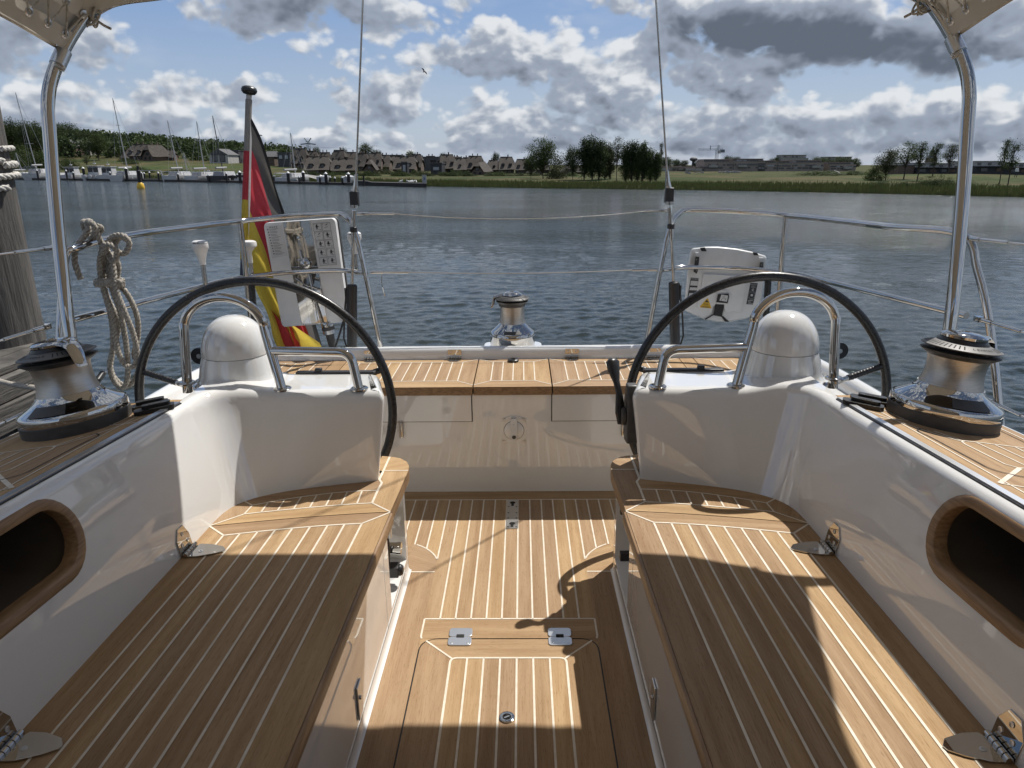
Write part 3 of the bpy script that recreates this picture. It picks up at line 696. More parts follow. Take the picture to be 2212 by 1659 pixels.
# ---- side coamings with oval teak-framed lockers
def zdeck(x, y): return .787+(2.2-y)*.032-(abs(x)-1.045)*.12
def xin(y): return 1.0+.058*(2.2-y)          # top inner edge of the coaming wall
def xbot(y): return .938+.028*(2.0-y)
def ztop(y): return .757+(2.2-y)*.032
for s in (1, -1):
    mb = MB(); ya_, yb_ = -.55, 2.12
    def wall(y, t):       # t 0..1 up the wall
        z = lerp(.40, ztop(y), t); b = .012*math.sin(math.pi*t)
        return (s*(lerp(xbot(y), xin(y), t**1.15)-b*0.4), y, z)
    # oval opening in (y, z)
    def hz(y): return .697-(y-1.3)*.030
    def oval(grow, n=14, yc0=1.19, yc1=1.418, r=.081):
        out = []
        for k in range(n+1):
            a = R(-90+180*k/n); y = yc1+(r+grow)*math.cos(a); out.append((y, hz(yc1)+(r+grow)*math.sin(a)))
        for k in range(n+1):
            a = R(90+180*k/n); y = yc0+(r+grow)*math.cos(a); out.append((y, hz(yc0)+(r+grow)*math.sin(a)))
        return out
    def wz(y, z, dx=0):
        t = (z-.40)/(ztop(y)-.40); p = wall(y, t); return (p[0]+s*dx, p[1], p[2])
    hole = oval(.004)
    outer = [(ya_, .40)]+[(y, .40) for y in (0, .8, 1.4, 1.8)]+[(yb_, .40), (yb_, ztop(yb_))]+[(y, ztop(y)) for y in (1.8, 1.4, .8, 0)]+[(ya_, ztop(ya_))]
    # split the wall in strips for curvature: left and right of the opening as grids, middle tessellated
    def strip(y0, y1, n):
        mb.grid([[wall(lerp(y0, y1, i/n), j/8) for j in range(9)] for i in range(n+1)])
    strip(ya_, 1.05, 6); strip(1.56, yb_, 4)
    mid = [(1.05, lerp(.40, ztop(1.05), j/8)) for j in range(9)]; mid2 = [(1.56, lerp(.40, ztop(1.56), j/8)) for j in range(8, -1, -1)]
    ring = mid+mid2
    tris = tessellate_polygon([[Vector((a, b, 0)) for a, b in ring], [Vector((a, b, 0)) for a, b in hole]])
    allp = ring+hole; mb.add([wz(a, b) for a, b in allp], [tuple(t) for t in tris])
    # rounded top lip and outward flat to the rail
    ys = [ya_, 0, .8, 1.4, 1.8, yb_]
    def lip(dx, dz): return [(s*(xin(y)+dx), y, ztop(y)+dz) for y in ys]
    mb.grid([lip(0, 0), lip(.003, .012), lip(.010, .022), lip(.020, .028), lip(.032, .030)])
    coam = obj('coaming', mb, 'gelcoat', yacht, smooth=50)
    mb = MB(); rows = [[wz(a, b, d) for a, b in hole] for d in (0, .05, .24)]
    mb.grid(rows, closed=True); mb.add([wz(a, b, .24) for a, b in hole], [tuple(range(len(hole)))])
    cav = obj('locker_recess', mb, material('locker_lining', (.10, .085, .07), .6) if s > 0 else bpy.data.materials['locker_lining'], coam)
    mb = MB(); fr = []
    for g_, d in ((-.008, .03), (-.008, -.001), (-.006, -.003), (.015, -.003), (.018, -.001), (.019, .004)): fr.append([wz(a, b, d) for a, b in oval(g_)])
    mb.grid(fr, closed=True); obj('locker_frame', mb, 'solid_teak', coam, smooth=60)
    if s > 0:
        mb = MB(); c = Vector(wz(1.40, .71, .20)); mb.tube([c, c+Vector((-.03, -.012, 0))], .012, 16); mb.tube([c+Vector((-.005, -.03, .008)), c+Vector((-.005, .03, -.008))], .008, 12); obj('hook', mb, 'steel', coam)
    # track along the edge
    mb = MB()
    def seg(a, b, z0, z1, m): 
        rows = [[(s*(xin(y)+a), y, ztop(y)+z0) for y in ys], [(s*(xin(y)+a), y, ztop(y)+z1) for y in ys], [(s*(xin(y)+b), y, ztop(y)+z1) for y in ys], [(s*(xin(y)+b), y, ztop(y)+z0) for y in ys]]
        mb.grid(rows, m); mb.add([r[-1] for r in rows], [(0, 1, 2, 3)], m)
    seg(.026, .030, .018, .0325, 1); seg(.030, .048, .02, .0365, 0)
    obj('coaming_track', mb, ['alu', 'rubber'], coam, smooth=20)
    # teak side deck
    def din(y): return xin(y)+.048
    def P2(u, v):       # surveyed on the starboard side deck plane
        z = .79
        for _ in range(5): p = P(u, v, z=z); z = zdeck(p.x, p.y)
        return (s*p.x, p.y)
    yaf = 2.165
    outer = [(din(-.5), -.5), (1.57, -.5), (1.545, 1.0), (1.50, 1.8), (1.475, 2.10), (1.43, 2.24), (1.20, 2.20), (din(yaf)+.06, 2.19), (din(yaf), yaf)]
    outer_ = [(s*x, y) for x, y in outer]
    c8 = lambda x, y: P2((2280+x*.1808)*.8848, (1000+y*.1808)*.8848)
    c7 = lambda x, y: P2((1900+x*.3617)*.8848, (500+y*.3617)*.8848)
    ln = []
    e1 = [(s*(din(y)+.060), y) for y in (-.5, .5, 1.2, 1.7, 2.0, 2.10)]
    planks = []
    n_in = [(s*(din(y)+.060), y) for y in (2.10, 1.2, .5, -.5)]
    planks.append(([(s*din(-.5), -.5), (s*din(1.2), 1.2), (s*din(yaf), yaf)]+[(s*(din(yaf)+.06), 2.19)]+[(s*(din(y)+.060), y) for y in (2.1, 1.2, -.5)], (s*-.06, 1)))
    bd = [c8(0, 295), c8(370, 420), c8(1217, 520)]
    # board between first line and outer edge, split into lanes
    lanes = [.060, .135, .30, .39]
    for a, b in zip(lanes, lanes[1:]+[None]):
        lo = [(s*(din(y)+a), y) for y in (-.5, 1.2, 2.1)]+[(s*(din(2.1)+a), 2.195)]
        if b: hi = [(s*(din(y)+b), y) for y in (-.5, 1.2, 2.1)]+[(s*(din(2.1)+b), 2.2)]
        else: hi = [(s*x, y) for x, y in outer[1:6]]
        planks.append((lo+hi[::-1], (s*-.06, 1)))
    ln += [e1, [(s*(din(y)+.39), y) for y in (-.5, 1.2, 2.0)]]
    ln.append([c8(0, 295), c8(370, 420), c8(600, 445), c8(1217, 520)])
    ln.append([c8(430, 425), c8(375, 433), c8(420, 470), c8(960, 740), c8(1140, 790), c8(1217, 795)])
    ln.append((.011, [c8(890, 1000), c8(1160, 795)]))
    for p in (((580, 450), (1217, 750)), ((830, 480), (1217, 660)), ((1090, 505), (1217, 570)), ((920, 1005), (1217, 1050))): ln.append([c8(*p[0]), c8(*p[1])])
    ln.append([c7(700, 1380), c7(850, 1450)]); ln.append([c7(690, 1440), c7(960, 1465), c7(1020, 1475)]); ln.append([c7(600, 1390), c7(1000, 1530), c7(1235, 1598)])
    far_ = [p for p in ((c8(1217, 520)), (c8(1217, 795)))]
    ln.append([c8(1217, 795), (s*(din(.9)+.19), .9)]); ln.append([c8(1217, 520), (s*(din(.9)+.33), .9)])
    sd = deck('side_deck', planks, ln, zdeck, yacht, outline=outer_, thick=.05, w=.005)
    mb = MB(); seamp = [c7(1010, 1465+60), c7(985, 1530), c7(960, 1550)]
    sm = smoothpath([(p[0], p[1], 0) for p in [c7(1000, 1520), c7(955, 1515), c7(945, 1530), c8(0, 400), c8(540, 690), c8(780, 810), c8(1160, 905), c8(1400, 930)]], 5)
    for a, b in zip(sm, sm[1:]):
        t = (b-a).normalized(); nn = Vector((-t.y, t.x, 0))*.0021
        mb.quad(*[(q.x, q.y, zdeck(q.x, q.y)+.0018) for q in (a+nn, a-nn, b-nn, b+nn)])
    obj('lid_seam', mb, 'void', sd, smooth=0)
    # white moulding carrying the teak
    mb = MB(); op = [(din(-.5)-.012, -.5), (1.60, -.5), (1.575, 1.0), (1.53, 1.8), (1.505, 2.12), (1.45, 2.27), (1.20, 2.225), (din(yaf)+.05, 2.215), (din(yaf)-.012, yaf+.02)]
    top = [(s*x, y, zdeck(x, y)-.010) for x, y in op]; bot = [(s*x, y, .35 if i in (1, 2, 3, 4, 5) else zdeck(x, y)-.03) for i, (x, y) in enumerate(op)]
    n = len(op); mb.add(top+bot, [tuple(range(n))]+[(i, (i+1) % n, n+(i+1) % n, n+i) for i in range(n)])
    obj('side_deck_moulding', mb, 'gelcoat', yacht, bevel=.006, smooth=30)
    # black fairlead pads
    for k, (x0, y0, a) in enumerate(((1.085, 2.055, .45), (1.135, 2.115, .38))):
        mb = MB(); rot = Matrix.Rotation(s*-a-.0, 3, 'Z')
        def f_(x, y, z): q = rot @ Vector((x, y, 0)); X, Y = s*x0+q.x, y0+q.y; return (X, Y, zdeck(X, Y)+z)
        mb.prism(rrect(0, 0, .115, .052, .016), .001, .014, fn=f_); mb.prism(rrect(.006, .004, .082, .032, .012), .014, .025, 0, fn=f_); mb.prism(rrect(.004, -.002, .04, .012, .005), .025, .0255, 1, fn=f_)
        obj('deck_fairlead', mb, ['rubber', 'void'], yacht, bevel=.002)

# ---- helm consoles: one flowing moulding, with dome
def console(s):
    mb = MB()
    bot = [(-.520, 2.56), (-.488, 2.42), (-.474, 2.350), (-.490, 2.330), (-.60, 2.303), (-.75, 2.256), (-.85, 2.205), (-.905, 2.150), (-.930, 2.085), (-.938, 2.00)]
    top = [(-.486, 2.56), (-.448, 2.42), (-.436, 2.362), (-.462, 2.338), (-.60, 2.330), (-.78, 2.322), (-.90, 2.300), (-.975, 2.25), (-1.003, 2.18), (-1.010, 2.06)]
    bot = smoothpath([(x, y, 0) for x, y in bot], 4); top = smoothpath([(x, y, 0) for x, y in top], 4)
    n = len(bot); rows = []
    for t in (0, .15, .3, .5, .7, .85, 1): rows.append([(-s*lerp(b.x, a.x, t)*1, lerp(b.y, a.y, t), lerp(.405, .715, t)) for a, b in zip(top, bot)])
    cen = Vector((-.72, 2.56, 0))
    def inset(p, i, d):
        a = top[max(i-1, 0)]; b = top[min(i+1, n-1)]; t = (b-a).normalized(); nn = Vector((t.y, -t.x, 0))
        # inward: away from the cockpit
        return p+nn*d
    for d, z in ((.002, .728), (.008, .741), (.017, .750), (.030, .7545), (.045, .7555)):
        rows.append([(-s*q.x, min(q.y, 2.56), z) for q in [inset(p, i, d) for i, p in enumerate(top)]])
    def lift(p):
        t = min(1, max(0, (abs(p[0])-.80)/.17)); t = t*t*(3-2*t); return (p[0], p[1], p[2]+.031*t*min(1, max(0, (p[2]-.40)/.355)))
    rows = [[lift(p) for p in r] for r in rows]
    mb.grid(rows)
    last = [Vector(p) for p in rows[-1]]
    # top surface back to y 2.56
    nl = [p for p in last if abs(p.x) > .50 and p.y < 2.45]
    mb.grid([nl, [Vector((p.x, 2.40, p.z)) if p.y < 2.40 else p for p in nl], [Vector((p.x, 2.56, p.z)) for p in nl]])
    h_ = [p for p in last if not (abs(p.x) > .50 and p.y < 2.45)]
    mb.add(h_+[nl[0], Vector((nl[0].x, 2.56, nl[0].z))], [tuple(range(len(h_)+2))])
    mb.grid([[(s*x, 2.56, z) for x in (.525, 1.02)] for z in (.40, .75)])
    mb.add([Vector(r[0]) for r in rows]+[Vector((s*.6, 2.56, .755)), Vector((s*.6, 2.56, .40))], [tuple(range(len(rows)+2))])
    con = obj('helm_console', mb, 'gelcoat', yacht, smooth=60)
    # pedestal with domed cap
    mb = MB(); cx, cy0 = s*.9975, 2.505; prof = []
    for (r, z) in ((.160, .7545), (.150, .7575), (.142, .764), (.1375, .774), (.1335, .79), (.129, .815), (.1175, .8525), (.110, .8528), (0, .853)): prof.append((r, z))
    mb.lathe(prof, (cx, cy0, 0), 56); ped = obj('wheel_pedestal', mb, 'gelcoat', con, smooth=60)
    mb = MB(); prof = [(.114, .8535), (.114, .8550), (.1183, .8552)]+[(.1183*math.cos(a)**.85, .858+.137*math.sin(a)) for a in [R(k*6) for k in range(0, 15)]]+[(0, .995)]
    mb.lathe(prof, (cx, cy0, 0), 56); obj('compass_cover', mb, 'white_plastic' if 0 else 'gelcoat', con, smooth=60)
    mb = MB(); mb.box((s*.655, 2.57, .759), (.30, .03, .010)); mb.box((s*.72, 2.57, .768), (.026, .02, .016)); obj('instrument_pod', mb, 'plastic', con, bevel=.004)
    # grab rails
    r = .0165
    mb = MB()
    arch = [(s*1.14, 2.40, .74), (s*1.137, 2.43, 1.075), (s*.885, 2.43, 1.085), (s*.795, 2.375, .74)]
    a_ = [Vector((s*1.14, 2.39, .74)), Vector((s*1.136, 2.42, .96))]
    for k in range(1, 14):
        th = math.pi*k/14; a_.append(Vector((s*(.994+.142*math.cos(th)), 2.425, .958+.117*math.sin(th))))
    a_ += [Vector((s*.852, 2.425, .95)), Vector((s*.795, 2.375, .745))]
    mb.tube(smoothpath(a_, 3), r, 18)
    mb.tube(fillet([(s*.832, 2.41, .885), (s*.548, 2.385, .885), (s*.522, 2.37, .745)], .055, 9), r, 18)
    gr = obj('grab_rail', mb, 'steel', con, smooth=60)
    for (x, y, z) in ((s*.795, 2.375, .7555), (s*.522, 2.37, .7555), (s*1.14, 2.39, .775)): mb = MB(); mb.lathe([(.031, -.002), (.031, .003), (.027, .006), (.018, .007)], (x, y, z), 28); obj('foot_flange', mb, 'steel', gr)
    return con
cons = {s: console(s) for s in (1, -1)}
# engine control on the starboard console
mb = MB(); mb.prism([(2.385, .535), (2.395, .70), (2.42, .745), (2.46, .745), (2.475, .70), (2.475, .56), (2.45, .525)], .424, .462, fn=lambda y, z, x: (x, y, z)); mb.tube([(.425, 2.43, .628), (.405, 2.43, .628)], .034, 20)
eng = obj('engine_control', mb, 'grey_plastic', cons[1], bevel=.006)
mb = MB(); mb.tube([(.412, 2.43, .60), (.405, 2.435, .64), (.400, 2.45, .71), (.392, 2.47, .745), (.383, 2.49, .785), (.380, 2.50, .812), (.379, 2.505, .822)], [.020, .022, .014, .014, .026, .028, .016], 16, flat=.75); obj('lever', mb, 'rubber', eng, smooth=60)
mb = MB(); mb.tube([(.404, 2.43, .635), (.388, 2.43, .635)], .008, 12); obj('neutral_button', mb, 'red', eng)

# ---- steering wheels
for s in (1, -1):
    cx, cy0, cz, r = s*.985, 2.70, .576, .511
    root = bpy.data.objects.new('steering_wheel', None); COL.objects.link(root); root.parent = yacht; root.location = Vector((cx, cy0, cz))-BASE[yacht.name]; BASE[root.name] = Vector((cx, cy0, cz))
    tilt = -.0
    ring = [(cx+r*math.cos(2*math.pi*k/96), cy0, cz+r*math.sin(2*math.pi*k/96)) for k in range(96)]
    mb = MB(); mb.tube(ring, .0178, 18, closed=True); rim = obj('rim', mb, 'leather', root, smooth=60)
    mb = MB()
    for a0 in (90+29, 90-29, 0-10, 190, 270): 
        pts = []
        for k in range(15):
            th = 2*math.pi*k/14; q = math.radians(a0); c = Vector((cx+r*math.cos(q), cy0, cz+r*math.sin(q))); rad = Vector((math.cos(q), 0, math.sin(q)))
            pts.append(c+rad*.0184*math.cos(th)+Vector((0, 1, 0))*.0184*math.sin(th))
        mb.tube(pts[:-1], .0009, 5, closed=True)
    obj('seam_ring', mb, 'rubber', rim)
    for a0 in (90, 18, 162, 234, 306):
        q = R(a0); d = Vector((math.cos(q), 0, math.sin(q))); c = Vector((cx, cy0, cz))
        off = Vector((0, -.055, 0))
        p0, p1, p2 = c+off+d*.05, c+off*.25+d*.37, c+d*(r-.005)
        mb = MB(); mb.tube([p0, p1], .0105, 12); sp_ = obj('spoke', mb, 'steel', root)
        mb = MB(); mb.tube([p1-d*.01, p2], .0122, 12)
        for k in range(11):
            pc = lerp(p1, p2, (k+.5)/11); mb.lathe([(.0122, -.004), (.0134, 0), (.0122, .004)], pc, 12, axis=(p2-p1))
        obj('leather_wrap', mb, 'leather', sp_)
    mb = MB(); mb.lathe([(.055, -.012), (.058, 0), (.05, .014), (.025, .03), (0, .034)], (cx, cy0-.045, cz), 32, axis=(0, 1, 0)); mb.tube([(cx, cy0-.04, cz), (cx, cy0-.16, cz)], .03, 20); obj('hub', mb, 'steel', root)

# ---- winches
def winch(s, c, ax, k, kind, arm):
    root = bpy.data.objects.new('winch', None); COL.objects.link(root); root.parent = yacht; root.location = Vector(c)-BASE[yacht.name]; BASE[root.name] = Vector(c)
    ax = Vector(ax).normalized(); q = Vector((0, 0, 1)).rotation_difference(ax).to_matrix(); C_ = Vector(c)
    def L(p): return C_+q @ (Vector(p)*k)
    lp = lambda pr: [(r*k, z*k) for r, z in pr]
    if kind == 0:
        mb = MB(); mb.lathe(lp([(.149, -.02), (.150, .024), (.147, .027)]), c, 72, axis=ax); obj('base_ring', mb, 'grey_plastic', root, smooth=45)
        mb = MB(); mb.lathe(lp([(.1465, .024), (.1485, .027), (.1485, .048), (.146, .053), (.140, .056), (.118, .0685), (.100, .080), (.092, .089), (.088, .099)]), c, 96, axis=ax); bs = obj('winch_base', mb, 'steel', root, smooth=50)
        mb = MB(); mb.lathe(lp([(.086, .094), (.084, .105), (.0785, .122), (.0770, .15), (.0785, .172), (.083, .186)]), c, 72, axis=ax); obj('drum', mb, 'drum', root, smooth=60)
        mb = MB(); mb.lathe(lp([(.080, .182), (.090, .187), (.104, .1965), (.105, .199), (.100, .2005), (.07, .199), (.066, .204), (.07, .210), (.101, .2105), (.105, .2125), (.1045, .2145), (.085, .222), (.068, .2275), (.068, .229), (.062, .238), (.055, .24)]), c, 72, axis=ax, mats=[0]*7+[1]*5+[2]*4)
        jw = obj('self_tailing_jaws', mb, ['grey_plastic', 'jaw', 'rubber'], root, smooth=40)
        z_f = lambda r: .2145+(.1045-r)/(.1045-.068)*.013
        # ribs and lettering on the upper jaw
        mb = MB(); a0 = R(-90+s*6)
        for i in range(46):
            an = 2*math.pi*i/46
            if abs((an-a0+math.pi) % (2*math.pi)-math.pi) < .46: continue
            d = Vector((math.cos(an), math.sin(an), 0)); t = Vector((-d.y, d.x, 0))*.0016
            mb.quad(*[L(d*r+t*g_+Vector((0, 0, z_f(r)+.0008))) for r, g_ in ((.078, -1), (.097, -1), (.097, 1), (.078, 1))])
        word = 'LEWMAR'
        for i, ch in enumerate(word):
            an = a0+(i-2.5)*.125; d = Vector((math.cos(an), math.sin(an), 0)); ex = q @ Vector((-d.y, d.x, 0)); slope = Vector((-d.x, -d.y, .36)).normalized(); ey = q @ slope
            text_mb(ch, .014*k, L(d*.0875+Vector((0, 0, z_f(.0875)+.0006))), ex, ey, .0008, mb=mb)
        obj('jaw_ribs', mb, 'void', jw, smooth=0)
        mb = MB(); mb.lathe(lp([(.050, .236), (.060, .240), (.0615, .247), (.056, .2525), (.035, .2575), (.018, .259), (.017, .2565), (0, .2565)]), c, 48, axis=ax)
        # feeder arm reaching over the jaws
        ca = math.cos(arm); sa = math.sin(arm); D = Vector((ca, sa, 0)); T = Vector((-sa, ca, 0))
        sec = [(.03, .252, .036), (.065, .250, .030), (.088, .245, .024), (.103, .236, .021), (.112, .218, .020), (.117, .196, .017), (.125, .184, .014), (.133, .182, .011)]
        rows = []
        for (r, z, w) in sec: rows.append([L(D*r+T*w+Vector((0, 0, z-.004))), L(D*r+T*w*.8+Vector((0, 0, z+.002))), L(D*r-T*w*.8+Vector((0, 0, z+.002))), L(D*r-T*w+Vector((0, 0, z-.004)))])
        if kind == 0: mb.grid(rows, closed=True); mb.add([Vector(p) for p in rows[-1]], [(0, 1, 2, 3)])
        obj('feeder_arm', mb, 'steel', root, smooth=50)
        # open pocket in the base
        mb = MB(); a1 = R(-90-s*2); rows = []
        for (r, z) in ((.1405, .0572), (.118, .0715), (.106, .0795)):
            w = .40 if r > .13 else .42
            rows.append([L(Vector((math.cos(a1+w*t)*r, math.sin(a1+w*t)*r, z+.001))) for t in [j/8-1 for j in range(17)]])
        mb.grid(rows); obj('base_pocket', mb, 'grey_plastic', bs)
    else:
        mb = MB(); mb.lathe([(.124, 0), (.125, .012), (.120, .016)], c, 64, axis=ax); obj('base_ring', mb, 'grey_plastic', root)
        mb = MB(); mb.lathe([(.1205, .014), (.122, .018), (.122, .078), (.1195, .080), (.122, .082), (.120, .096), (.115, .101), (.090, .122), (.078, .136), (.070, .148)], c, 80, axis=ax); bs = obj('winch_base', mb, 'steel', root, smooth=40)
        mb = MB(); rows = []
        for (r, z) in ((.1155, .1015), (.0995, .1145)):
            rows.append([C_+Vector((math.cos(R(-90)+.42*t)*r, math.sin(R(-90)+.42*t)*r, z+.001)) for t in [j/8-1 for j in range(17)]])
        mb.grid(rows); obj('base_pocket', mb, 'grey_plastic', bs)
        mb = MB(); mb.lathe([(.072, .146), (.067, .165), (.0645, .20), (.066, .238)], c, 64, axis=ax); obj('drum', mb, 'drum', root, smooth=60)
        mb = MB(); mb.lathe([(.066, .236), (.072, .240), (.073, .252), (.086, .262), (.088, .266), (.07, .267), (.06, .272), (.09, .275), (.093, .279), (.088, .284), (.064, .292), (.05, .295)], c, 64, axis=ax); jw = obj('self_tailing_jaws', mb, 'grey_plastic', root, smooth=40)
        mb = MB()
        for i in range(44):
            an = 2*math.pi*i/44; d = Vector((math.cos(an), math.sin(an), 0)); t = Vector((-d.y, d.x, 0))*.0015
            mb.quad(*[C_+d*r+t*g_+Vector((0, 0, z)) for r, z, g_ in ((.068, .2915, -1), (.086, .2855, -1), (.086, .2855, 1), (.068, .2915, 1))])
        obj('jaw_ribs', mb, 'void', jw, smooth=0)
        mb = MB(); mb.lathe([(.052, .293), (.055, .298), (.050, .306), (.03, .314), (.014, .317), (.013, .314), (0, .314)], c, 48, axis=ax)
        for (a, b, w) in (((-.04, 0, .304), (-.095, -.02, .290), .010), ((-.095, -.02, .290), (-.104, -.024, .245), .009), ((-.104, -.024, .245), (-.116, -.026, .238), .009)):
            mb.tube([C_+Vector(a), C_+Vector(b)], w, 10, flat=.6)
        obj('feeder_arm', mb, 'steel', root, smooth=50)
    return root
winch(1, (1.300, 2.010, .770), (.125, .035, 1), 1.0, 0, R(20))
winch(-1, (-1.300, 2.010, .770), (-.125, .035, 1), 1.0, 0, R(-30))
winch(1, (-.003, 3.80, .535), (0, 0, 1), 1.0, 1, 0)

# ---- push-pit rails
def Px(u, v, x): p = P(u, v, x=x); return p
r_ = .0135
def rails(s):
    tops = [(s*1.62, 2.57, 1.12), (s*1.60, 2.66, 1.235), (s*1.545, 2.95, 1.245), (s*1.48, 3.35, 1.243), (s*1.40, 3.65, 1.243), (s*1.22, 3.84, 1.252), (s*.97, 3.88, 1.262), (s*.86, 3.86, 1.235), (s*.80, 3.80, 1.08), (s*.715, 3.76, .50)]
    mb = MB()
    topl = smoothpath(tops[1:8], 6)
    side = [Vector((s*1.66, 2.42, .55)), Vector((s*1.64, 2.50, .98))]
    path = ([Vector((s*1.66, 2.42, .60)), Vector((s*1.635, 2.60, 1.15)), Vector((s*1.605, 2.67, 1.225))] if s < 0 else [Vector((1.70, 2.30, .58)), Vector((1.672, 2.42, .93)), Vector((1.645, 2.51, 1.13)), Vector((1.622, 2.60, 1.245))])+[Vector(p) for p in tops[2:7]]+[Vector((s*.885, 3.865, 1.245)), Vector((s*.815, 3.80, 1.12)), Vector((s*.715, 3.76, .505))]
    mb.tube(smoothpath(path, 7), r_, 14)
    rl = obj('pushpit_rail', mb, 'steel', yacht, smooth=60)
    mb = MB(); low = [(s*1.648, 2.53, .965), (s*1.60, 2.95, .955), (s*1.53, 3.40, .948), (s*1.46, 3.68, .948), (s*1.25, 3.84, .955), (s*.95, 3.85, .965), (s*.79, 3.79, .96)]
    mb.tube(smoothpath(low, 7), r_*.95, 14); obj('lower_rail', mb, 'steel', rl, smooth=60)
    mb = MB(); mb.tube([(s*1.385, 3.69, 1.24), (s*1.40, 3.70, .50)], r_, 14); mb.lathe([(.034, 0), (.034, .006), (.02, .012)], (s*1.40, 3.70, .50), 24); obj('stanchion', mb, 'steel', rl)
    # lifelines along the side, three wires with swaged ends
    for (a, b) in (((s*1.625, 2.60, 1.235), (s*1.72, .2, 1.30)), ((s*1.655, 2.50, .965), (s*1.72, .2, 1.00)), ((s*1.665, 2.44, .70), (s*1.75, .2, .72))):
        a, b = Vector(a), Vector(b); d = (b-a).normalized()
        mb = MB(); mb.tube([a+d*.05, b], .0032, 8); w_ = obj('lifeline', mb, 'wire', yacht)
        mb = MB(); mb.tube([a+d*.09, a+d*.24], .0062, 12); mb.tube([a+d*.02, a+d*.10], .0085, 12); mb.box(a+d*.03, (.022, .03, .018)); mb.tube([a+d*.03-Vector((.016, 0, 0)), a+d*.03+Vector((.016, 0, 0))], .005, 10)
        obj('turnbuckle', mb, 'steel', w_)
    # backstay: wire, fork, tensioner, hydraulic ram
    foot = Vector((s*.885, 3.76, .50)); ramt = Vector((s*.852, 3.75, .905)); fork = Vector((s*.822, 3.75, 1.19)); blk = Vector((s*.805, 3.75, 1.345)); ws = Vector((s*.792, 3.745, 1.415)); topw = Vector((s*.668, 3.64, 2.28))
    wd = (topw-ws).normalized(); wend = ws+wd*8.0
    mb = MB(); mb.tube([ws, wend], .0048, 10); st = obj('backstay', mb, 'wire', yacht)
    mb = MB(); mb.tube([foot, foot.lerp(ramt, .04), foot.lerp(ramt, .05), foot.lerp(ramt, .985), ramt], [.018, .018, .027, .027, .020], 20); obj('hydraulic_ram', mb, 'plastic', st, smooth=30)
    mb = MB(); mb.tube([ramt, ramt.lerp(fork, .86)], .0082, 14); mb.tube([ramt.lerp(fork, .80), fork.lerp(blk, .62)], .0125, 14)
    q0, q1 = blk.lerp(ws, .15), ws
    mb.tube([q0, q0.lerp(q1, .35), q1, q1+wd*.05], [.014, .017, .012, .008], 14); mb.tube([blk-Vector((.0, .012, .03)), blk-Vector((0, .012, .045))], .021, 12)
    obj('toggle', mb, 'steel', st, smooth=50)
    mb = MB(); mb.box(blk, (.044, .04, .075)); mb.tube([fork-Vector((0, 0, .014)), fork+Vector((0, 0, .014))], .019, 16); obj('toggle_cover', mb, 'plastic', st, bevel=.006)
    mb = MB(); mb.tube([foot+Vector((s*.02, .03, .0)), foot+Vector((s*.045, .03, .10)), foot+Vector((s*.03, .03, .24)), ramt+Vector((s*.035, .0, -.05)), ramt+Vector((s*.028, 0, -.01))], .005, 8); mb.tube([ramt+Vector((s*.034, 0, -.10)), ramt+Vector((s*.034, 0, -.02))], .0095, 12); obj('hydraulic_hose', mb, 'rubber', st, smooth=60)
    return rl
RL = {s: rails(s) for s in (1, -1)}
# stern gate wires between the two rails
for (zl, sag, xe) in ((1.262, .035, .86), (.960, .012, .79)):
    mb = MB(); pts = []
    for k in range(25):
        t = k/24; pts.append((lerp(-xe+.22, xe-.13, t), 3.87 if zl > 1.1 else 3.80, zl-(.0 if zl > 1.1 else .0)-sag*4*t*(1-t)*(1.0)))
    mb.tube(pts, .0019, 8); g_ = obj('gate_wire', mb, 'wire', yacht)
    mb = MB(); yy = pts[0][1]
    mb.tube([(-xe+.03, yy, zl), (-xe+.10, yy, zl)], .009, 12); mb.tube([(-xe+.10, yy, zl), (-xe+.235, yy, zl-.002)], .0065, 12); mb.tube([(xe-.02, yy, zl), (xe-.07, yy, zl)], .0095, 12); mb.tube([(xe-.07, yy, zl), (xe-.15, yy, zl-.002)], .006, 12)
    if zl < 1.1: mb.tube([(-xe+.09, yy, zl), (-xe+.088, yy-.005, zl-.06), (-xe+.10, yy, zl-.13)], .003, 6)
    obj('turnbuckle', mb, 'steel', g_)
# masthead: a mast stands ahead of the cockpit (out of frame), carrying the backstays
mb = MB(); mb.box((0, -2.4, .60), (2.5, 3.2, 1.1)); obj('coachroof', mb, 'gelcoat', yacht, bevel=.06)
# antennas on the lower rail
def antenna(p, kind):
    p = Vector(p); mb = MB(); mb.tube([p-Vector((0, 0, .115)), p+Vector((0, 0, .01))], .0115, 16)
    a = obj('antenna', mb, 'steel', yacht)
    mb = MB()
    if kind == 0: mb.lathe([(.0145, 0), (.0165, .022), (.027, .055), (.0365, .078), (.0375, .080), (.0375, .104), (.036, .110), (.028, .116), (0, .117)], p, 32)
    else: mb.lathe([(.013, 0), (.013, .045), (.016, .062), (.040, .086), (.043, .088), (.043, .105), (.040, .113), (.028, .118), (0, .119)], p, 32)
    h = obj('antenna_head', mb, 'white_plastic', a, smooth=40)
    if kind == 0:
        mb = MB(); mb.lathe([(.0378, .1035), (.0378, .105)], p, 32)
        mb.box(p+Vector((-.004, -.0345, .1085)), (.026, .004, .004)); obj('marking', mb, 'ink', h)
def rail_at(u, x): return P(u, 600, x=x)
pa_ = P(438, 572, y=3.46); antenna(pa_, 0); pb_ = P(541, 568, y=3.80); antenna(pb_, 1); pc_ = P(768, 548, y=3.90); antenna(pc_, 0)

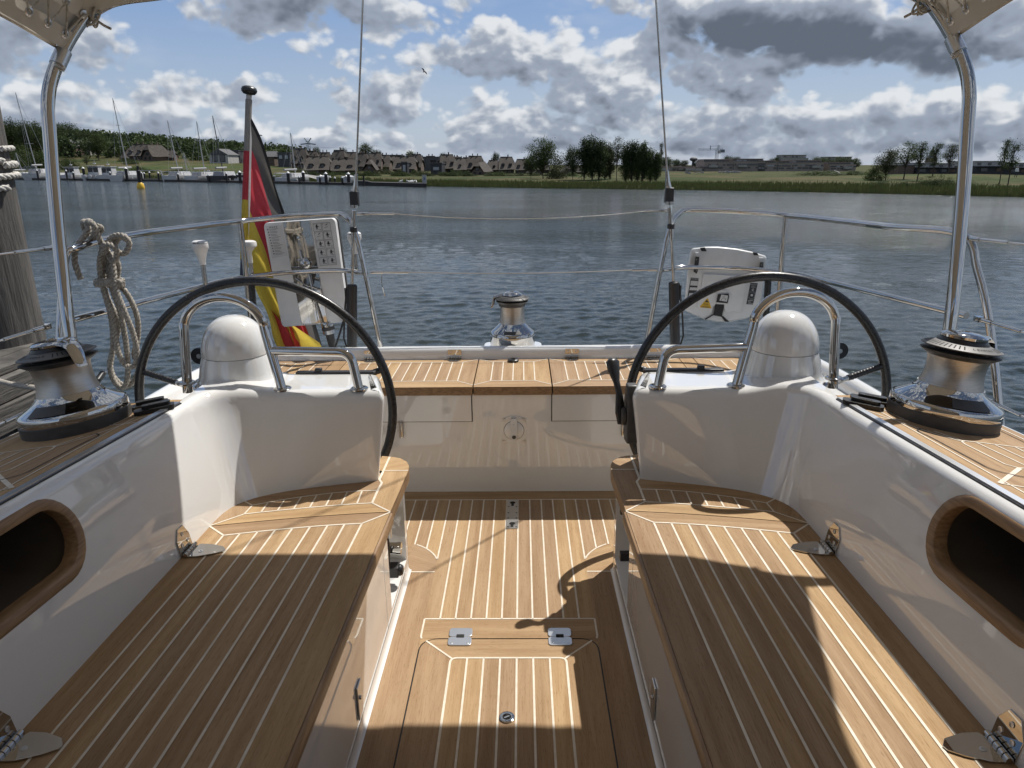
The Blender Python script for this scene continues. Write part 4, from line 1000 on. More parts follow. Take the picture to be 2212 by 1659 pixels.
# ---- sprayhood: bent frame tube and canvas
for s in (1, -1): pass
hp_ = [(1.355, 2.14, .76), (1.365, 2.15, 1.0), (1.395, 2.24, 1.33), (1.415, 2.32, 1.60), (1.42, 2.35, 1.70), (1.412, 2.385, 1.78), (1.385, 2.45, 1.885), (1.345, 2.53, 1.985), (1.28, 2.59, 2.035), (1.15, 2.65, 2.065), (.85, 2.69, 2.11), (.45, 2.705, 2.14), (0, 2.71, 2.15)]
full = [Vector((-x, y, z)) for x, y, z in hp_]+[Vector(p) for p in hp_[-2::-1]]
mb = MB(); mb.tube(smoothpath(full, 5), .0195, 22); hood = obj('hood_frame', mb, 'steel', yacht, smooth=60)
for s in (1, -1):
    mb = MB(); mb.lathe([(.036, 0), (.036, .01), (.024, .03), (.0205, .05)], (s*1.355, 2.14, .755), 24); obj('frame_foot', mb, 'steel', hood)
    mb = MB(); mb.tube([(s*1.402, 2.405, 1.815), (s*1.39, 2.435, 1.862)], .0235, 20); mb.tube([(s*1.398, 2.385, 1.815), (s*1.378, 2.40, 1.80)], .006, 10); obj('frame_clamp', mb, 'alu', hood, bevel=.002)
# canvas
arch2 = [(p.x, p.y, p.z) for p in smoothpath([(-x, y, z) for x, y, z in hp_[7:]]+[(x, y, z) for x, y, z in hp_[-2:6:-1]], 5)]
rows = []
for (t, y_add) in ((0, 0),):
    pass
def hoodrow(k):      # k 0 at the aft edge, 1 forward
    out = []
    for (x, y, z) in arch2:
        w = x/1.345
        yy = y+.03-k*3.2; xx = x*(1-.085*min(1, k*5))*(1 if abs(w) < .9 else 1); zz = z+.022+.10*math.sin(min(1, k*1.6)*math.pi)*(1-abs(w)**3)-.0*k
        zz += .012*math.sin(x*17+k*30)*(.3 if k < .05 else 1)*min(1, k*20)
        out.append((xx, yy, zz))
    return out
rows = [hoodrow(k) for k in (0, .01, .03, .07, .12, .18, .25, .35, .5, .7, 1.0)]
mb = MB(); mb.grid(rows)
can = obj('hood_canvas', mb, 'canvas', yacht, smooth=60)
mb = MB(); mb.grid([[(x, -.52-.25*(1-t), lerp(.9, 2.10 if abs(x) < 1 else 2.07, t)) for x in (-1.26, -.6, 0, .6, 1.26)] for t in (0, .25, .8, 1)]); obj('hood_front_blocker', mb, 'canvas', can, smooth=60)  # unseen closing panel, added to block light from behind
for s in (1, -1): mb = MB(); mb.grid([[(s*1.265, y, z) for y in (-.75, -.2, .35)] for z in (.9, 1.3, 1.95)]); obj('hood_side_blocker', mb, 'canvas', can, smooth=60)  # unseen side panels, added with the front one to keep light out
for s in (1, -1):
    # side panel: strip hanging from the roof edge, with a lower laced flap
    A = [Vector((s*1.355, 2.555, 1.995)), Vector((s*1.30, 2.2, 2.03)), Vector((s*1.25, 1.8, 2.05)), Vector((s*1.24, .9, 2.06)), Vector((s*1.24, -.5, 2.06))]
    B = [Vector((s*1.405, 2.415, 1.868)), Vector((s*1.335, 2.08, 1.895)), Vector((s*1.29, 1.80, 1.91)), Vector((s*1.27, .9, 1.925)), Vector((s*1.27, -.5, 1.925))]
    A, B = smoothpath(A, 6), smoothpath(B, 6)
    mb = MB(); rows = []
    for t in (0, .25, .5, .75, .93, 1.0): rows.append([lerp(a, b, t)+Vector((s*.012*math.sin(t*3.1), 0, 0)) for a, b in zip(A, B)])
    rows.append([b+Vector((-s*.008, 0, .004)) for b in B])
    mb.grid(rows); sp = obj('side_panel', mb, 'canvas', can, smooth=60)
    # second flap wrapped inside over the frame
    mb = MB(); mb.grid([[lerp(a, b, t)+Vector((-s*(.012+.012*t), 0, -.004)) for a, b in zip(A, B)] for t in (.60, .8, .99)]); obj('laced_flap', mb, 'canvas', can, smooth=60)
    mb = MB(); mb.grid([[lerp(a, b, t)+Vector((-s*(.012), 0, -.01)) for a, b in zip(A, B)] for t in (-.25, -.05, .22)]); obj('laced_flap', mb, 'canvas', can, smooth=60)
    ey = MB(); lc = MB()
    idx = [1, 3, 5, 8, 11, 14, 17, 20]
    for n_, i in enumerate(idx):
        pa = lerp(A[i], B[i], .12)+Vector((-s*.018, 0, -.012)); pb = lerp(A[i], B[i], .72)+Vector((-s*.024, 0, -.006))
        nrm = Vector((-s, -.3, -.5)).normalized()
        for p in (pa, pb):
            ey = MB(); ey.lathe([(.0055, 0), (.0085, .0035), (.013, .0015), (.0135, 0)], p, 18, axis=nrm); obj('eyelet', ey, 'alu', can)
        if n_+1 < len(idx):
            j = idx[n_+1]; pc = lerp(A[j], B[j], .12)+Vector((-s*.018, 0, -.012)); pd = lerp(A[j], B[j], .72)+Vector((-s*.024, 0, -.006))
            lc.tube([pb+nrm*.004, lerp(pb, pc, .5)+nrm*.005, pc+nrm*.004], .0032, 8); lc.tube([pb+nrm*.002, lerp(pb, pa, .5)+nrm*.004, pa+nrm*.002], .0028, 8)
    kn = Vector((s*1.335, 2.53, 1.972))
    pts = [kn+Vector((.03*math.cos(t*2.1)*math.sin(t*.7), .022*math.sin(t*1.7), .025*math.sin(t*2.6))) for t in [k*.25 for k in range(40)]]
    lc.tube(smoothpath(pts, 3), .0036, 8); lc.tube([kn, kn+Vector((-s*.025, .02, -.02)), kn+Vector((-s*.045, .02, -.03))], .0042, 8)
    obj('lacing_cord', lc, 'white_rope', can, smooth=60)
    mb = MB()
    hem = [Vector(p) for p in arch2]; hem = [p for p in hem if (p.x*s > .5)]
    mb.grid([[p+Vector((0, .035, .012+.006*math.sin(p.x*40))) for p in hem], [p+Vector((0, .02, -.014)) for p in hem], [p+Vector((0, -.02, -.022)) for p in hem], [p+Vector((0, -.06, -.012+.006*math.sin(p.x*33))) for p in hem], [p+Vector((0, -.10, .018)) for p in hem]])
    obj('aft_hem', mb, 'canvas', can, smooth=60)
# mooring rope led round the port winch side
# ------------------------------------------------------------------ things carried on the yacht
def V(p): return Vector(p)
def rope_mb(pts, rad=.0112, pitch=.050, mb=None, n=6):
    mb = mb or MB(); pts = smoothpath(pts, 5)
    L = [0]
    for a, b in zip(pts, pts[1:]): L.append(L[-1]+(b-a).length)
    N = max(8, int(L[-1]/pitch*8)); res = []; j = 0
    for i in range(N+1):
        d = L[-1]*i/N
        while j < len(L)-2 and L[j+1] < d: j += 1
        t = (d-L[j])/max(1e-6, L[j+1]-L[j]); res.append(pts[j].lerp(pts[j+1], t))
    T = [(res[min(i+1, N)]-res[max(i-1, 0)]).normalized() for i in range(N+1)]; a = T[0].orthogonal().normalized(); fr = []
    for t in T: a = (a-t*a.dot(t)).normalized(); fr.append((a.copy(), t.cross(a)))
    for st in range(3):
        q = []
        for i, p in enumerate(res):
            th = 2*math.pi*(L[-1]*i/N/pitch+st/3); A_, B_ = fr[i]; q.append(p+(A_*math.cos(th)+B_*math.sin(th))*rad*.56)
        mb.tube(q, rad*.51, n)
    return mb
# ---- coiled mooring line hung on the port rail
c5 = lambda x, y, yy: P(.32*x, 442.4+.32*y, y=yy)
rp = thing('coiled_rope', c5(740, 500, 2.76), 'thick beige twisted rope coiled and hung in long loops on the port rail', 'rope', boat=True)
main = [(690, 300, 2.72), (672, 400, 2.73), (695, 560, 2.73), (745, 700, 2.73), (775, 850, 2.73), (800, 1000, 2.72), (850, 1085, 2.72), (905, 1085, 2.72), (925, 1000, 2.72), (895, 860, 2.72), (840, 720, 2.71), (780, 560, 2.715), (765, 430, 2.73), (735, 320, 2.74),
        (705, 380, 2.75), (700, 560, 2.75), (750, 760, 2.755), (762, 950, 2.76), (740, 1080, 2.76), (770, 1190, 2.76), (830, 1235, 2.76), (862, 1150, 2.76), (852, 950, 2.755), (810, 720, 2.75), (755, 560, 2.745), (735, 430, 2.75), (760, 330, 2.76),
        (800, 420, 2.77), (790, 520, 2.77), (850, 590, 2.77), (905, 690, 2.77), (932, 800, 2.77), (925, 930, 2.775), (905, 1010, 2.78), (935, 1080, 2.78), (915, 1170, 2.78), (860, 1222, 2.78), (790, 1190, 2.78), (745, 1100, 2.78), (770, 950, 2.78), (800, 800, 2.78), (730, 640, 2.775), (690, 520, 2.765), (680, 420, 2.75), (700, 320, 2.73)]
mb = rope_mb([c5(*p) for p in main]); loop_ = obj('rope_loops', mb, 'rope', rp, smooth=60)
mb = rope_mb([c5(*p) for p in [(700, 330, 2.70), (710, 270, 2.70), (770, 285, 2.69), (790, 340, 2.70), (760, 380, 2.72), (720, 300, 2.735), (735, 240, 2.73), (790, 205, 2.72), (850, 220, 2.71), (872, 270, 2.71), (845, 325, 2.71), (800, 320, 2.72), (775, 270, 2.74), (815, 215, 2.75), (862, 240, 2.76)]]); obj('rope_bight', mb, 'rope', rp, smooth=60)
wr = []
for k in range(27):
    th = 2*math.pi*k/12; p = c5(738+88*math.cos(th), 508+k*1.6+8*math.sin(th), 2.748+.032*math.sin(th)); wr.append(p)
obj('rope_wraps', rope_mb(wr), 'rope', rp, smooth=60)
kn = [(545, 500, 2.66), (520, 440, 2.66), (503, 370, 2.66), (515, 290, 2.67), (560, 225, 2.70), (600, 160, 2.72), (575, 115, 2.74), (560, 135, 2.80), (600, 210, 2.80), (630, 215, 2.73), (640, 150, 2.70), (600, 110, 2.72), (590, 150, 2.79), (640, 190, 2.79), (680, 170, 2.73), (670, 140, 2.72), (650, 180, 2.71), (680, 250, 2.72), (700, 310, 2.73)]
obj('rope_hitch', rope_mb([c5(*p) for p in kn]), 'rope', rp, smooth=60)
# ---- ensign on its staff
sy = lambda v: lerp(4.12, 3.90, (v-190)/410)
st0, st1 = P(524, 612, y=3.90), P(538, 200, y=4.115)
en = thing('ensign_staff', st0, 'flagstaff with black ball top flying a limp black red and gold flag', 'flag', boat=True)
sd_ = (st1-st0)
mb = MB(); mb.tube([st0, st0+sd_], .0145, 16); pole = obj('pole', mb, material('grey_spar', (.45, .43, .40), .4), en)
mb = MB(); mb.tube([P(525, 610, y=3.90), P(527, 560, y=3.925)], .0185, 16); obj('pole_socket', mb, material('navy_plastic', (.012, .016, .045), .35), en)
mb = MB(); mb.lathe([(.012, -.012), (.03, -.008), (.040, .004), (.042, .014), (.036, .027), (.02, .034), (0, .036)], st1, 32, axis=sd_+Vector((.1, -.25, 0))); obj('finial', mb, 'rubber', en, smooth=60)
mb = MB()
for (v0, v1, m) in ((215, 325, 0), (325, 430, 1), (430, 560, 2)):
    a = st0.lerp(st1, (612-v0)/412); b = st0.lerp(st1, (612-v1)/412); mb.tube([a, lerp(a, b, .5)+Vector((.0006, 0, 0)), b], .0175, 16, m)
obj('hoist_sleeve', mb, [cloth('sunlit_black', (.42, .395, .36), .4), 'flag_red', 'flag_gold'], en)  # black part of the sleeve painted grey for sun on the cloth
Aed = [(540, 250, 0), (560, 300, .0), (578, 355, .02), (593, 410, .03), (607, 458, .04), (625, 520, .06), (645, 590, .05), (668, 670, .05), (692, 750, .05)]
Bed = [(530, 560, 0), (540, 590, .0), (556, 630, .01), (568, 655, .02), (578, 680, .03), (586, 705, .03), (590, 728, .02), (596, 748, .0), (606, 765, -.02)]
Aed = smoothpath([P(u, v, y=4.07+d) for u, v, d in Aed], 6); Bed = smoothpath([P(u, v, y=3.95+d) for u, v, d in Bed], 6)
fl = MB(); NS = 42; rows = []
for j in range(NS+1):
    s_ = j/NS; row = []
    for i, (a, b) in enumerate(zip(Aed, Bed)):
        t = i/(len(Aed)-1)
        hoist = st0.lerp(st1, lerp((612-250)/412, (612-560)/412, s_))
        p = a.lerp(b, s_)
        if t < .12: p = hoist.lerp(p, t/.12)
        # folds: hang in pleats, deeper towards the fly
        ph = s_*17+t*2.2; am = .022*min(1, t*4)*(1+.6*t)
        p = p+Vector((.008*math.sin(ph*1.1+1), am*math.sin(ph)+.35*am*math.sin(ph*2.3+t*9), .006*math.sin(t*14+s_*5)))
        row.append(p)
    rows.append(row)
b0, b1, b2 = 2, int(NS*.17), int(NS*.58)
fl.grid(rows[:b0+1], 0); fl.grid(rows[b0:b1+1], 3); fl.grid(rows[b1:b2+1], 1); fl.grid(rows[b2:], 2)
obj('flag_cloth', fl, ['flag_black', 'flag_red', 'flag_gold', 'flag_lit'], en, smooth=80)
mb = MB(); mb.add([P(541, 262, y=4.03), P(544, 300, y=4.02), P(541, 430, y=3.97), P(537, 520, y=3.94), P(536, 430, y=3.97), P(539, 330, y=4.01)], [(0, 1, 2, 3, 4, 5)]); obj('hoist_tape', mb, 'flag_grey', en, smooth=0)
mb = MB()
q = [(590, 700, 4.02), (640, 700, 4.03), (700, 735, 4.02), (690, 760, 4.0), (590, 765, 4.0)]
rows = []
for k in range(9):
    t = k/8; rows.append([P(lerp(583, 606, t)+w*lerp(10, 92, min(1, t*1.3)), lerp(668, 760, t)+w*(8-6*t), y=4.0+.02*math.sin(w*9+t*4)) for w in [j/14 for j in range(15)]])
mb.grid([r[:8] for r in rows], 0); mb.grid([r[7:] for r in rows], 1)
obj('flag_fly_fold', mb, ['flag_red', 'flag_gold'], en, smooth=80)
# ---- white rescue case with chromed strip on the port quarter rail
CO = [P(*q, y=3.925) for q in ((568+0, 482), (723, 471), (753, 695), (609, 707))]
cs = thing('rescue_sling_case', CO[3], 'flat white case with a mirror steel strip and pictogram stickers, lashed inside port stern rail', 'rescue case', boat=True)
def Q(a, b, t=0): return (CO[0].lerp(CO[1], a)).lerp(CO[3].lerp(CO[2], a), b)+Vector((0, -t, 0))
mb = MB(); rr_ = rrect(.5, .5, 1.0, 1.0, .05, 5)
mb.prism(rr_, -.06, 0, fn=lambda a, b, t: Q(a, b, t)); mb.prism(rrect(.5, .5, 1.03, 1.01, .05, 5), -.07, -.045, 1, fn=lambda a, b, t: Q(a, b, t))
obj('case_body', mb, ['white_plastic', 'grey_plastic'], cs, bevel=.004)
mb = MB()
for (a0, a1, t) in ((.275, .40, .003), (.40, .52, .010), (.52, .655, .004)):
    mb.prism([(a0, .004), (a1, .004), (a1+.035, .985), (a0+.03, .985)], .0, t, fn=lambda a, b, t: Q(a, b, t))
mb.lathe([(.011, 0), (.011, .004), (.005, .006), (0, .006)], Q(.47, .16, .010), 16, axis=(0, -1, 0))
mb.lathe([(.030, 0), (.032, .012), (.026, .022), (.012, .03), (0, .032)], Q(.50, .40, .010), 24, axis=(0, -1, 0))
mb.tube([Q(.46, .27, .02), Q(.49, .42, .03)], .006, 10); mb.tube([Q(.40, .36, .02), Q(.56, .36, .02)], .004, 10)
mb.tube([Q(.33, .53, .012), Q(.45, .60, .02), Q(.66, .66, .016), Q(.69, .72, .01)], .0035, 8); mb.tube([Q(.53, .50, .018), Q(.56, .75, .016), Q(.62, .99, .02)], .0055, 10)
obj('steel_strip', mb, 'steel', cs, bevel=.0015)
mb = MB(); mb.quad(Q(.025, .03, .0012), Q(.255, .03, .0012), Q(.27, .315, .0012), Q(.04, .33, .0012))
ink = MB()
for k in range(10):
    b = .062+k*.0252; a = .052+.003*k
    c0 = Q(a, b, .0018); ink.lathe([(.0042, 0), (0, .0002)], c0, 12, axis=(0, -1, 0))
    for j, wd_ in enumerate((.13-.05*((k*7) % 3)/2, .10)):
        b_ = b-.005+j*.010; ink.quad(Q(a+.02, b_, .0018), Q(a+.02+wd_, b_, .0018), Q(a+.02+wd_, b_+.0035, .0018), Q(a+.02, b_+.0035, .0018))
for k in range(4): ink.quad(Q(.08+.03*k, .038, .0018), Q(.098+.03*k, .038, .0018), Q(.098+.03*k, .048, .0018), Q(.08+.03*k, .048, .0018))
lb = obj('instruction_sticker', mb, 'paper', cs, smooth=0); obj('print', ink, material('grey_print', (.16, .16, .17), .5), lb, smooth=0)
mb = MB(); ink = MB(); random.seed(3)
for r_i in range(5):
    for c_i in range(2):
        a0 = .685+c_i*.125+.004*r_i; b0 = .035+r_i*.081
        mb.quad(Q(a0, b0, .0012), Q(a0+.118, b0, .0012), Q(a0+.118, b0+.076, .0012), Q(a0, b0+.076, .0012))
        def st(a, b, w, h, r=0):
            e = .0018; ink.add([Q(a0+a, b0+b, e), Q(a0+a+w, b0+b+r, e), Q(a0+a+w, b0+b+h+r, e), Q(a0+a, b0+b+h, e)], [(0, 1, 2, 3)])
        st(.0, .0, .118, .002); st(0, .074, .118, .002); st(0, 0, .003, .076); st(.115, 0, .003, .076); st(.01, .008, .008, .006)
        if (r_i, c_i) in ((0, 1), (1, 0)): st(.03, .045, .05, .003, -.008); st(.05, .02, .03, .008, -.012)
        else:
            x_ = .04+.02*random.random(); ink.lathe([(.0045, 0), (0, .0002)], Q(a0+x_+.008, b0+.018, .0018), 10, axis=(0, -1, 0)); st(x_-.006, .024, .028, .018); st(x_-.014, .028, .012, .006, .006); st(x_+.018, .030, .022, .005, .01*random.uniform(-1, 1)); st(x_-.004, .042, .009, .016); st(x_+.012, .042, .009, .014, .004)
            st(.075, .055, .03, .003, .005)
lb = obj('pictogram_sticker', mb, 'paper', cs, smooth=0); obj('print', ink, 'ink', lb, smooth=0)
mb = MB(); e0 = Q(.66, .985, -.02); ax_ = (Q(.66, 1.2)-Q(.63, .98)).normalized()
mb.lathe([(.030, 0), (.034, .012), (.034, .03)], e0, 28, mat=0, axis=ax_); mb.lathe([(.036, .03), (.036, .05)], e0, 28, mat=1, axis=ax_); mb.lathe([(.034, .05), (.034, .072)], e0, 28, mat=2, axis=ax_); mb.lathe([(.024, .072), (.022, .16), (0, .16)], e0, 28, mat=1, axis=ax_)
obj('end_light', mb, ['steel', 'grey_plastic', 'alu'], cs, smooth=40)
mb = MB(); mb.tube([Q(1.0, .76, -.02), Q(1.02, .80, -.01), Q(1.0, .88), P(722, 745, y=3.9)+Vector((0, 0, -.03))], .006, 8); obj('cable', mb, 'rubber', cs)
# ---- white moulded life-saver pack on the starboard quarter rail
YL = 3.985
cb = lambda x, y, t=0: P((1660+x*.1266)*.8848, (590+y*.1266)*.8848, y=YL-t)
lf = thing('lifesaver_pack', cb(800, 1500), 'white moulded lifesaver pack with a yellow warning triangle, hung on the starboard stern rail', 'lifesaver', boat=True)
OUT = [(210, 160), (245, 125), (390, 112), (500, 97), (740, 97), (1100, 135), (1390, 195), (1500, 225), (1640, 268), (1672, 310), (1660, 480), (1610, 900), (1560, 1250), (1510, 1370), (1310, 1470), (1000, 1540), (850, 1555), (700, 1545), (480, 1500), (250, 1400), (100, 1330), (88, 1150), (150, 480)]
mb = MB(); mb.prism(OUT, -.085, -.018, fn=cb)
cen = (880, 850)
def shrink(k, pts=OUT): return [(cen[0]+(x-cen[0])*k, cen[1]+(y-cen[1])*k) for x, y in pts]
A_ = shrink(.985); mb.prism(A_, -.018, 0.0, fn=cb)
bd = obj('pack_shell', mb, 'white_plastic', lf, bevel=.008)
mb = MB(); RI = [(450, 620), (1290, 660), (1270, 900), (1190, 1360), (860, 1360), (850, 1250), (640, 1240), (630, 1330), (380, 1310), (330, 1250), (400, 900)]
mb.prism(RI, -.002, .012, fn=cb); mb.prism([(740, 930), (890, 930), (1000, 1020), (930, 1210), (690, 1190)], .012, .020, fn=cb)
obj('raised_panel', mb, 'white_plastic', lf, bevel=.008)
mb = MB()
for pts, t in (([(385, 118), (480, 108), (515, 185), (420, 185)], .008), ([(1400, 200), (1490, 215), (1520, 265), (1425, 262)], .008), ([(680, 1205), (855, 1215), (810, 1450), (640, 1420)], .016), ([(650, 1415), (500, 1505), (470, 1495), (630, 1405)], .010), ([(800, 1450), (870, 1545), (950, 1545), (830, 1430)], .010), ([(730, 1010), (940, 1000), (950, 1060), (920, 1190), (700, 1170)], .030)):
    mb.prism(pts, -.004, t, fn=cb)
strap = obj('webbing_strap', mb, material('webbing', (.022, .021, .022), .7), lf, bevel=.002)
for q_ in ([(300, 285), (372, 290), (345, 570), (320, 590), (275, 585), (262, 560)], [(1545, 390), (1612, 395), (1600, 560), (1585, 600), (1530, 600), (1522, 570)]):
    mb = MB(); mb.prism(q_, .10, .13, fn=cb); mb.prism([(x, y+30*(k_ % 2)) for k_, (x, y) in enumerate(q_)], .0, .11, fn=cb)
    x0 = sum(p[0] for p in q_)/6; y0 = q_[0][1]
    for yy in (y0+60, y0+270 if y0 < 300 else y0+150): mb.lathe([(.0035, 0), (.0025, .002), (0, .003)], cb(x0+10, yy, .13), 10, 1, axis=(0, -1, 0))
    obj('rail_bracket', mb, ['rubber', 'steel'], lf, bevel=.004)
mb = MB()
for q_ in ([(285, 200), (388, 215), (372, 285), (300, 282)], [(1515, 305), (1622, 310), (1605, 390), (1540, 388)]): mb = MB(); mb.prism(q_, -.002, .016, fn=cb); obj('mounting_lug', mb, 'white_plastic', lf, bevel=.003)
ex = (cb(1400, 480)-cb(200, 380)).normalized(); ey = Vector((0, 0, 1))
ex2 = (cb(400, 700, .1)-cb(200, 690, .1)).normalized()
def lab(q_, m): 
    b_ = MB(); b_.add([cb(x, y, .0012) for x, y in q_], [tuple(range(len(q_)))]); return obj('sticker', b_, m, lf, smooth=0)
l1 = lab([(208, 692), (362, 706), (300, 1115), (140, 1095)], 'ink'); w1 = MB()
for (a, b, c, d) in ((722, 765, 840, 850), (850, 855, 940, 940), (960, 965, 1060, 1060)):
    k0 = (a-692)/405; w1.add([cb(214-48*k0, a+30, .0016), cb(352-48*k0, a+36, .0016), cb(352-48*(k0+.22), d, .0016), cb(214-55*(k0+.22), d-6, .0016)], [(0, 1, 2, 3)])
text_mb('JON BUOY', .011, cb(290, 722, .0018), ex, ey, .0004, mb=w1); obj('print', w1, 'paper', l1, smooth=0)
l2 = lab([(1358, 792), (1502, 802), (1410, 1212), (1280, 1205)], 'ink'); w2 = MB()
for tx, x, y, sz in (('JON BUOY', 1428, 828, .0105), ("DON'T", 1422, 858, .007), ('REMOVE', 1415, 880, .007), ('AIR', 1410, 902, .007)): text_mb(tx, sz, cb(x, y, .0018), ex, ey, .0004, mb=w2)
w2.add([cb(1380, 922, .0018), cb(1432, 925, .0018), cb(1403, 952, .0018)], [(0, 1, 2)]); w2.prism(rrect(1386, 1032, 46, 42, 10, 3), .0014, .0018, fn=cb)
for r in (62, 84): 
    ringp = [cb(1384+r*math.cos(k*.35), 1035+r*math.sin(k*.35), .0016) for k in range(19)]; w2.tube(ringp, .0005, 4)
for k, wdt in enumerate((100, 60, 110)): w2.quad(cb(1310, 1130+k*26, .0016), cb(1310+wdt, 1134+k*26, .0016), cb(1308+wdt, 1142+k*26, .0016), cb(1308, 1138+k*26, .0016))
obj('print', w2, 'paper', l2, smooth=0)
mb = MB(); mb.prism([(520, 1095), (545, 1100), (608, 1280), (590, 1288), (385, 1268), (385, 1250)], .012, .0135, fn=cb); tr = obj('warning_triangle', mb, 'yellow', lf, smooth=0); w3 = MB()
w3.prism([(515, 1125), (545, 1150), (560, 1170), (480, 1165)], .0135, .0142, fn=cb); text_mb('CO2', .014, cb(500, 1212, .0145), ex, ey, .0004, mb=w3)
for k in range(2): w3.quad(cb(420, 1245+k*14, .0145), cb(575, 1256+k*14, .0145), cb(575, 1262+k*14, .0145), cb(420, 1251+k*14, .0145))
obj('print', w3, 'ink', tr, smooth=0)
mb = MB(); mb.prism([(800, 1018), (930, 1040), (905, 1158), (762, 1135)], .030, .0315, fn=cb); pl_ = obj('pull_tab', mb, 'paper', lf, smooth=0); w4 = MB()
for tx, y in (('PULL', 1052), ('TO', 1072), ('OPERATE', 1094)): text_mb(tx, .0065, cb(850, y, .0322), ex, ey, .0003, mb=w4)
for x in (800, 875): w4.add([cb(x-8, 1110, .032), cb(x+10, 1112, .032), cb(x, 1138, .032)], [(0, 1, 2)])
obj('print', w4, 'ink', pl_, smooth=0)
mb = MB(); text_mb('JON BUOY', .068, cb(925, 335, .0), ex, ey, .0012, mb=mb); obj('embossed_name', mb, 'white_plastic', lf, smooth=0)

# ------------------------------------------------------------------ quay side at the port bow quarter (out of the boat's frame of heel)
def BW(p): return BOAT @ Vector(p)
def pile(x, y, r, ztop, z0=-3):
    mb = MB(); prof = []; rows = []
    for k in range(40):
        z = lerp(z0, ztop, k/39); row = []
        for j in range(28):
            a = 2*math.pi*j/28; q = r*(1-.02*max(0, z-.0))*(1+.045*noise.noise(Vector((math.cos(a)*2, math.sin(a)*2, z*.7)))+.02*noise.noise(Vector((math.cos(a)*7, math.sin(a)*7, z*.6+5)))); row.append((q*math.cos(a), q*math.sin(a), z))
        rows.append(row)
    mb.grid(rows, closed=True); mb.add([Vector(p) for p in rows[-1]], [tuple(range(28))]); return mb
pp_ = BW(P(44, 530, y=3.75)); pr = .27
pl = thing('mooring_pile', (pp_.x-pr, pp_.y, -1.5), 'thick weathered timber mooring pile beside the yacht with white ropes round it', 'pile')
mb = pile(0, 0, pr, 4.9, -2); obj('timber_post', mb, 'old_wood', pl, smooth=60)
rw = thing('mooring_rope', (pp_.x-pr, pp_.y, .4), 'off-white braided mooring rope wound round the weathered pile', 'rope')
for z0, n_, rr0 in ((1.18, 1, .014), (1.10, 2, .017)):
    pts = []
    for k in range(int(20*n_)+1): a = 2*math.pi*k/20; pts.append((pr*1.0*math.cos(a), pr*1.0*math.sin(a), z0-.055*k/20+.02*math.sin(a*1.0)))
    mb = rope_mb(pts, rr0, .11, n=6); obj('rope_turn', mb, 'white_rope', rw, smooth=60)
# timber-clad jetty edge
jx = -2.42
jt = thing('wooden_jetty', BW((jx, 1.5, -.5)), 'grey weathered wooden jetty edge with plank cladding at far left below the pile', 'jetty')
base_j = Vector(jt.location)
def jobj(name, mb, m, **k):
    for i, v in enumerate(mb.v): mb.v[i] = v-base_j
    return obj(name, mb, m, jt, **k)
random.seed(11)
for k in range(16):
    mb = MB(); y0 = -.4+k*.26; mb.box((jx-.03-random.random()*.012, y0+.12, -.55), (.04, .235, 1.75)); jobj('upright_board', mb, 'old_wood', bevel=.005, smooth=0)
for k, (z, t) in enumerate(((.36, .13), (.485, .11))):
    mb = MB(); mb.box((jx+.02-.02*k, 1.45, z), (.07, 4.5, t)); jobj('capping_beam', mb, 'old_plank', bevel=.006, smooth=0)
for k in range(3):
    mb = MB(); mb.box((jx-.08-k*.155, 1.45, .555+random.random()*.006), (.145, 4.5, .035)); jobj('deck_board', mb, 'old_plank', bevel=.004, smooth=0)
ml = thing('mooring_rope', BW((-1.9, 2.6, .6)), 'dark speckled mooring line running from the jetty to behind the port winch', 'rope')
a, b = BW(P(-60, 800, x=-2.35))-ml.location, BW(P(90, 840, x=-1.62))-ml.location
obj('rope_line', rope_mb([a, a.lerp(b, .5)-Vector((0, 0, .015)), b], .0095, .04), 'rope', ml, smooth=60)
mb = MB(); mb.tube([P(200, 838, y=2.62), P(222, 806, y=2.72)], .012, 12); mb.tube([P(221, 808, y=2.715), P(225, 802, y=2.73)], .009, 12, 1)
obj('pole_end', mb, ['rubber', 'alu'], yacht)
for s in (-1, 1):
    mb = MB(); c = P(432, 768, y=3.45) if s < 0 else P(1812, 757, y=3.45); mb.tube([c-Vector((0, .012, 0)), c+Vector((0, .012, 0))], .042, 24); mb.tube([c-Vector((0, .016, 0)), c+Vector((0, .016, 0))], .012, 12, 1); obj('fairlead_wheel', mb, ['rubber', 'alu'], yacht, smooth=40)
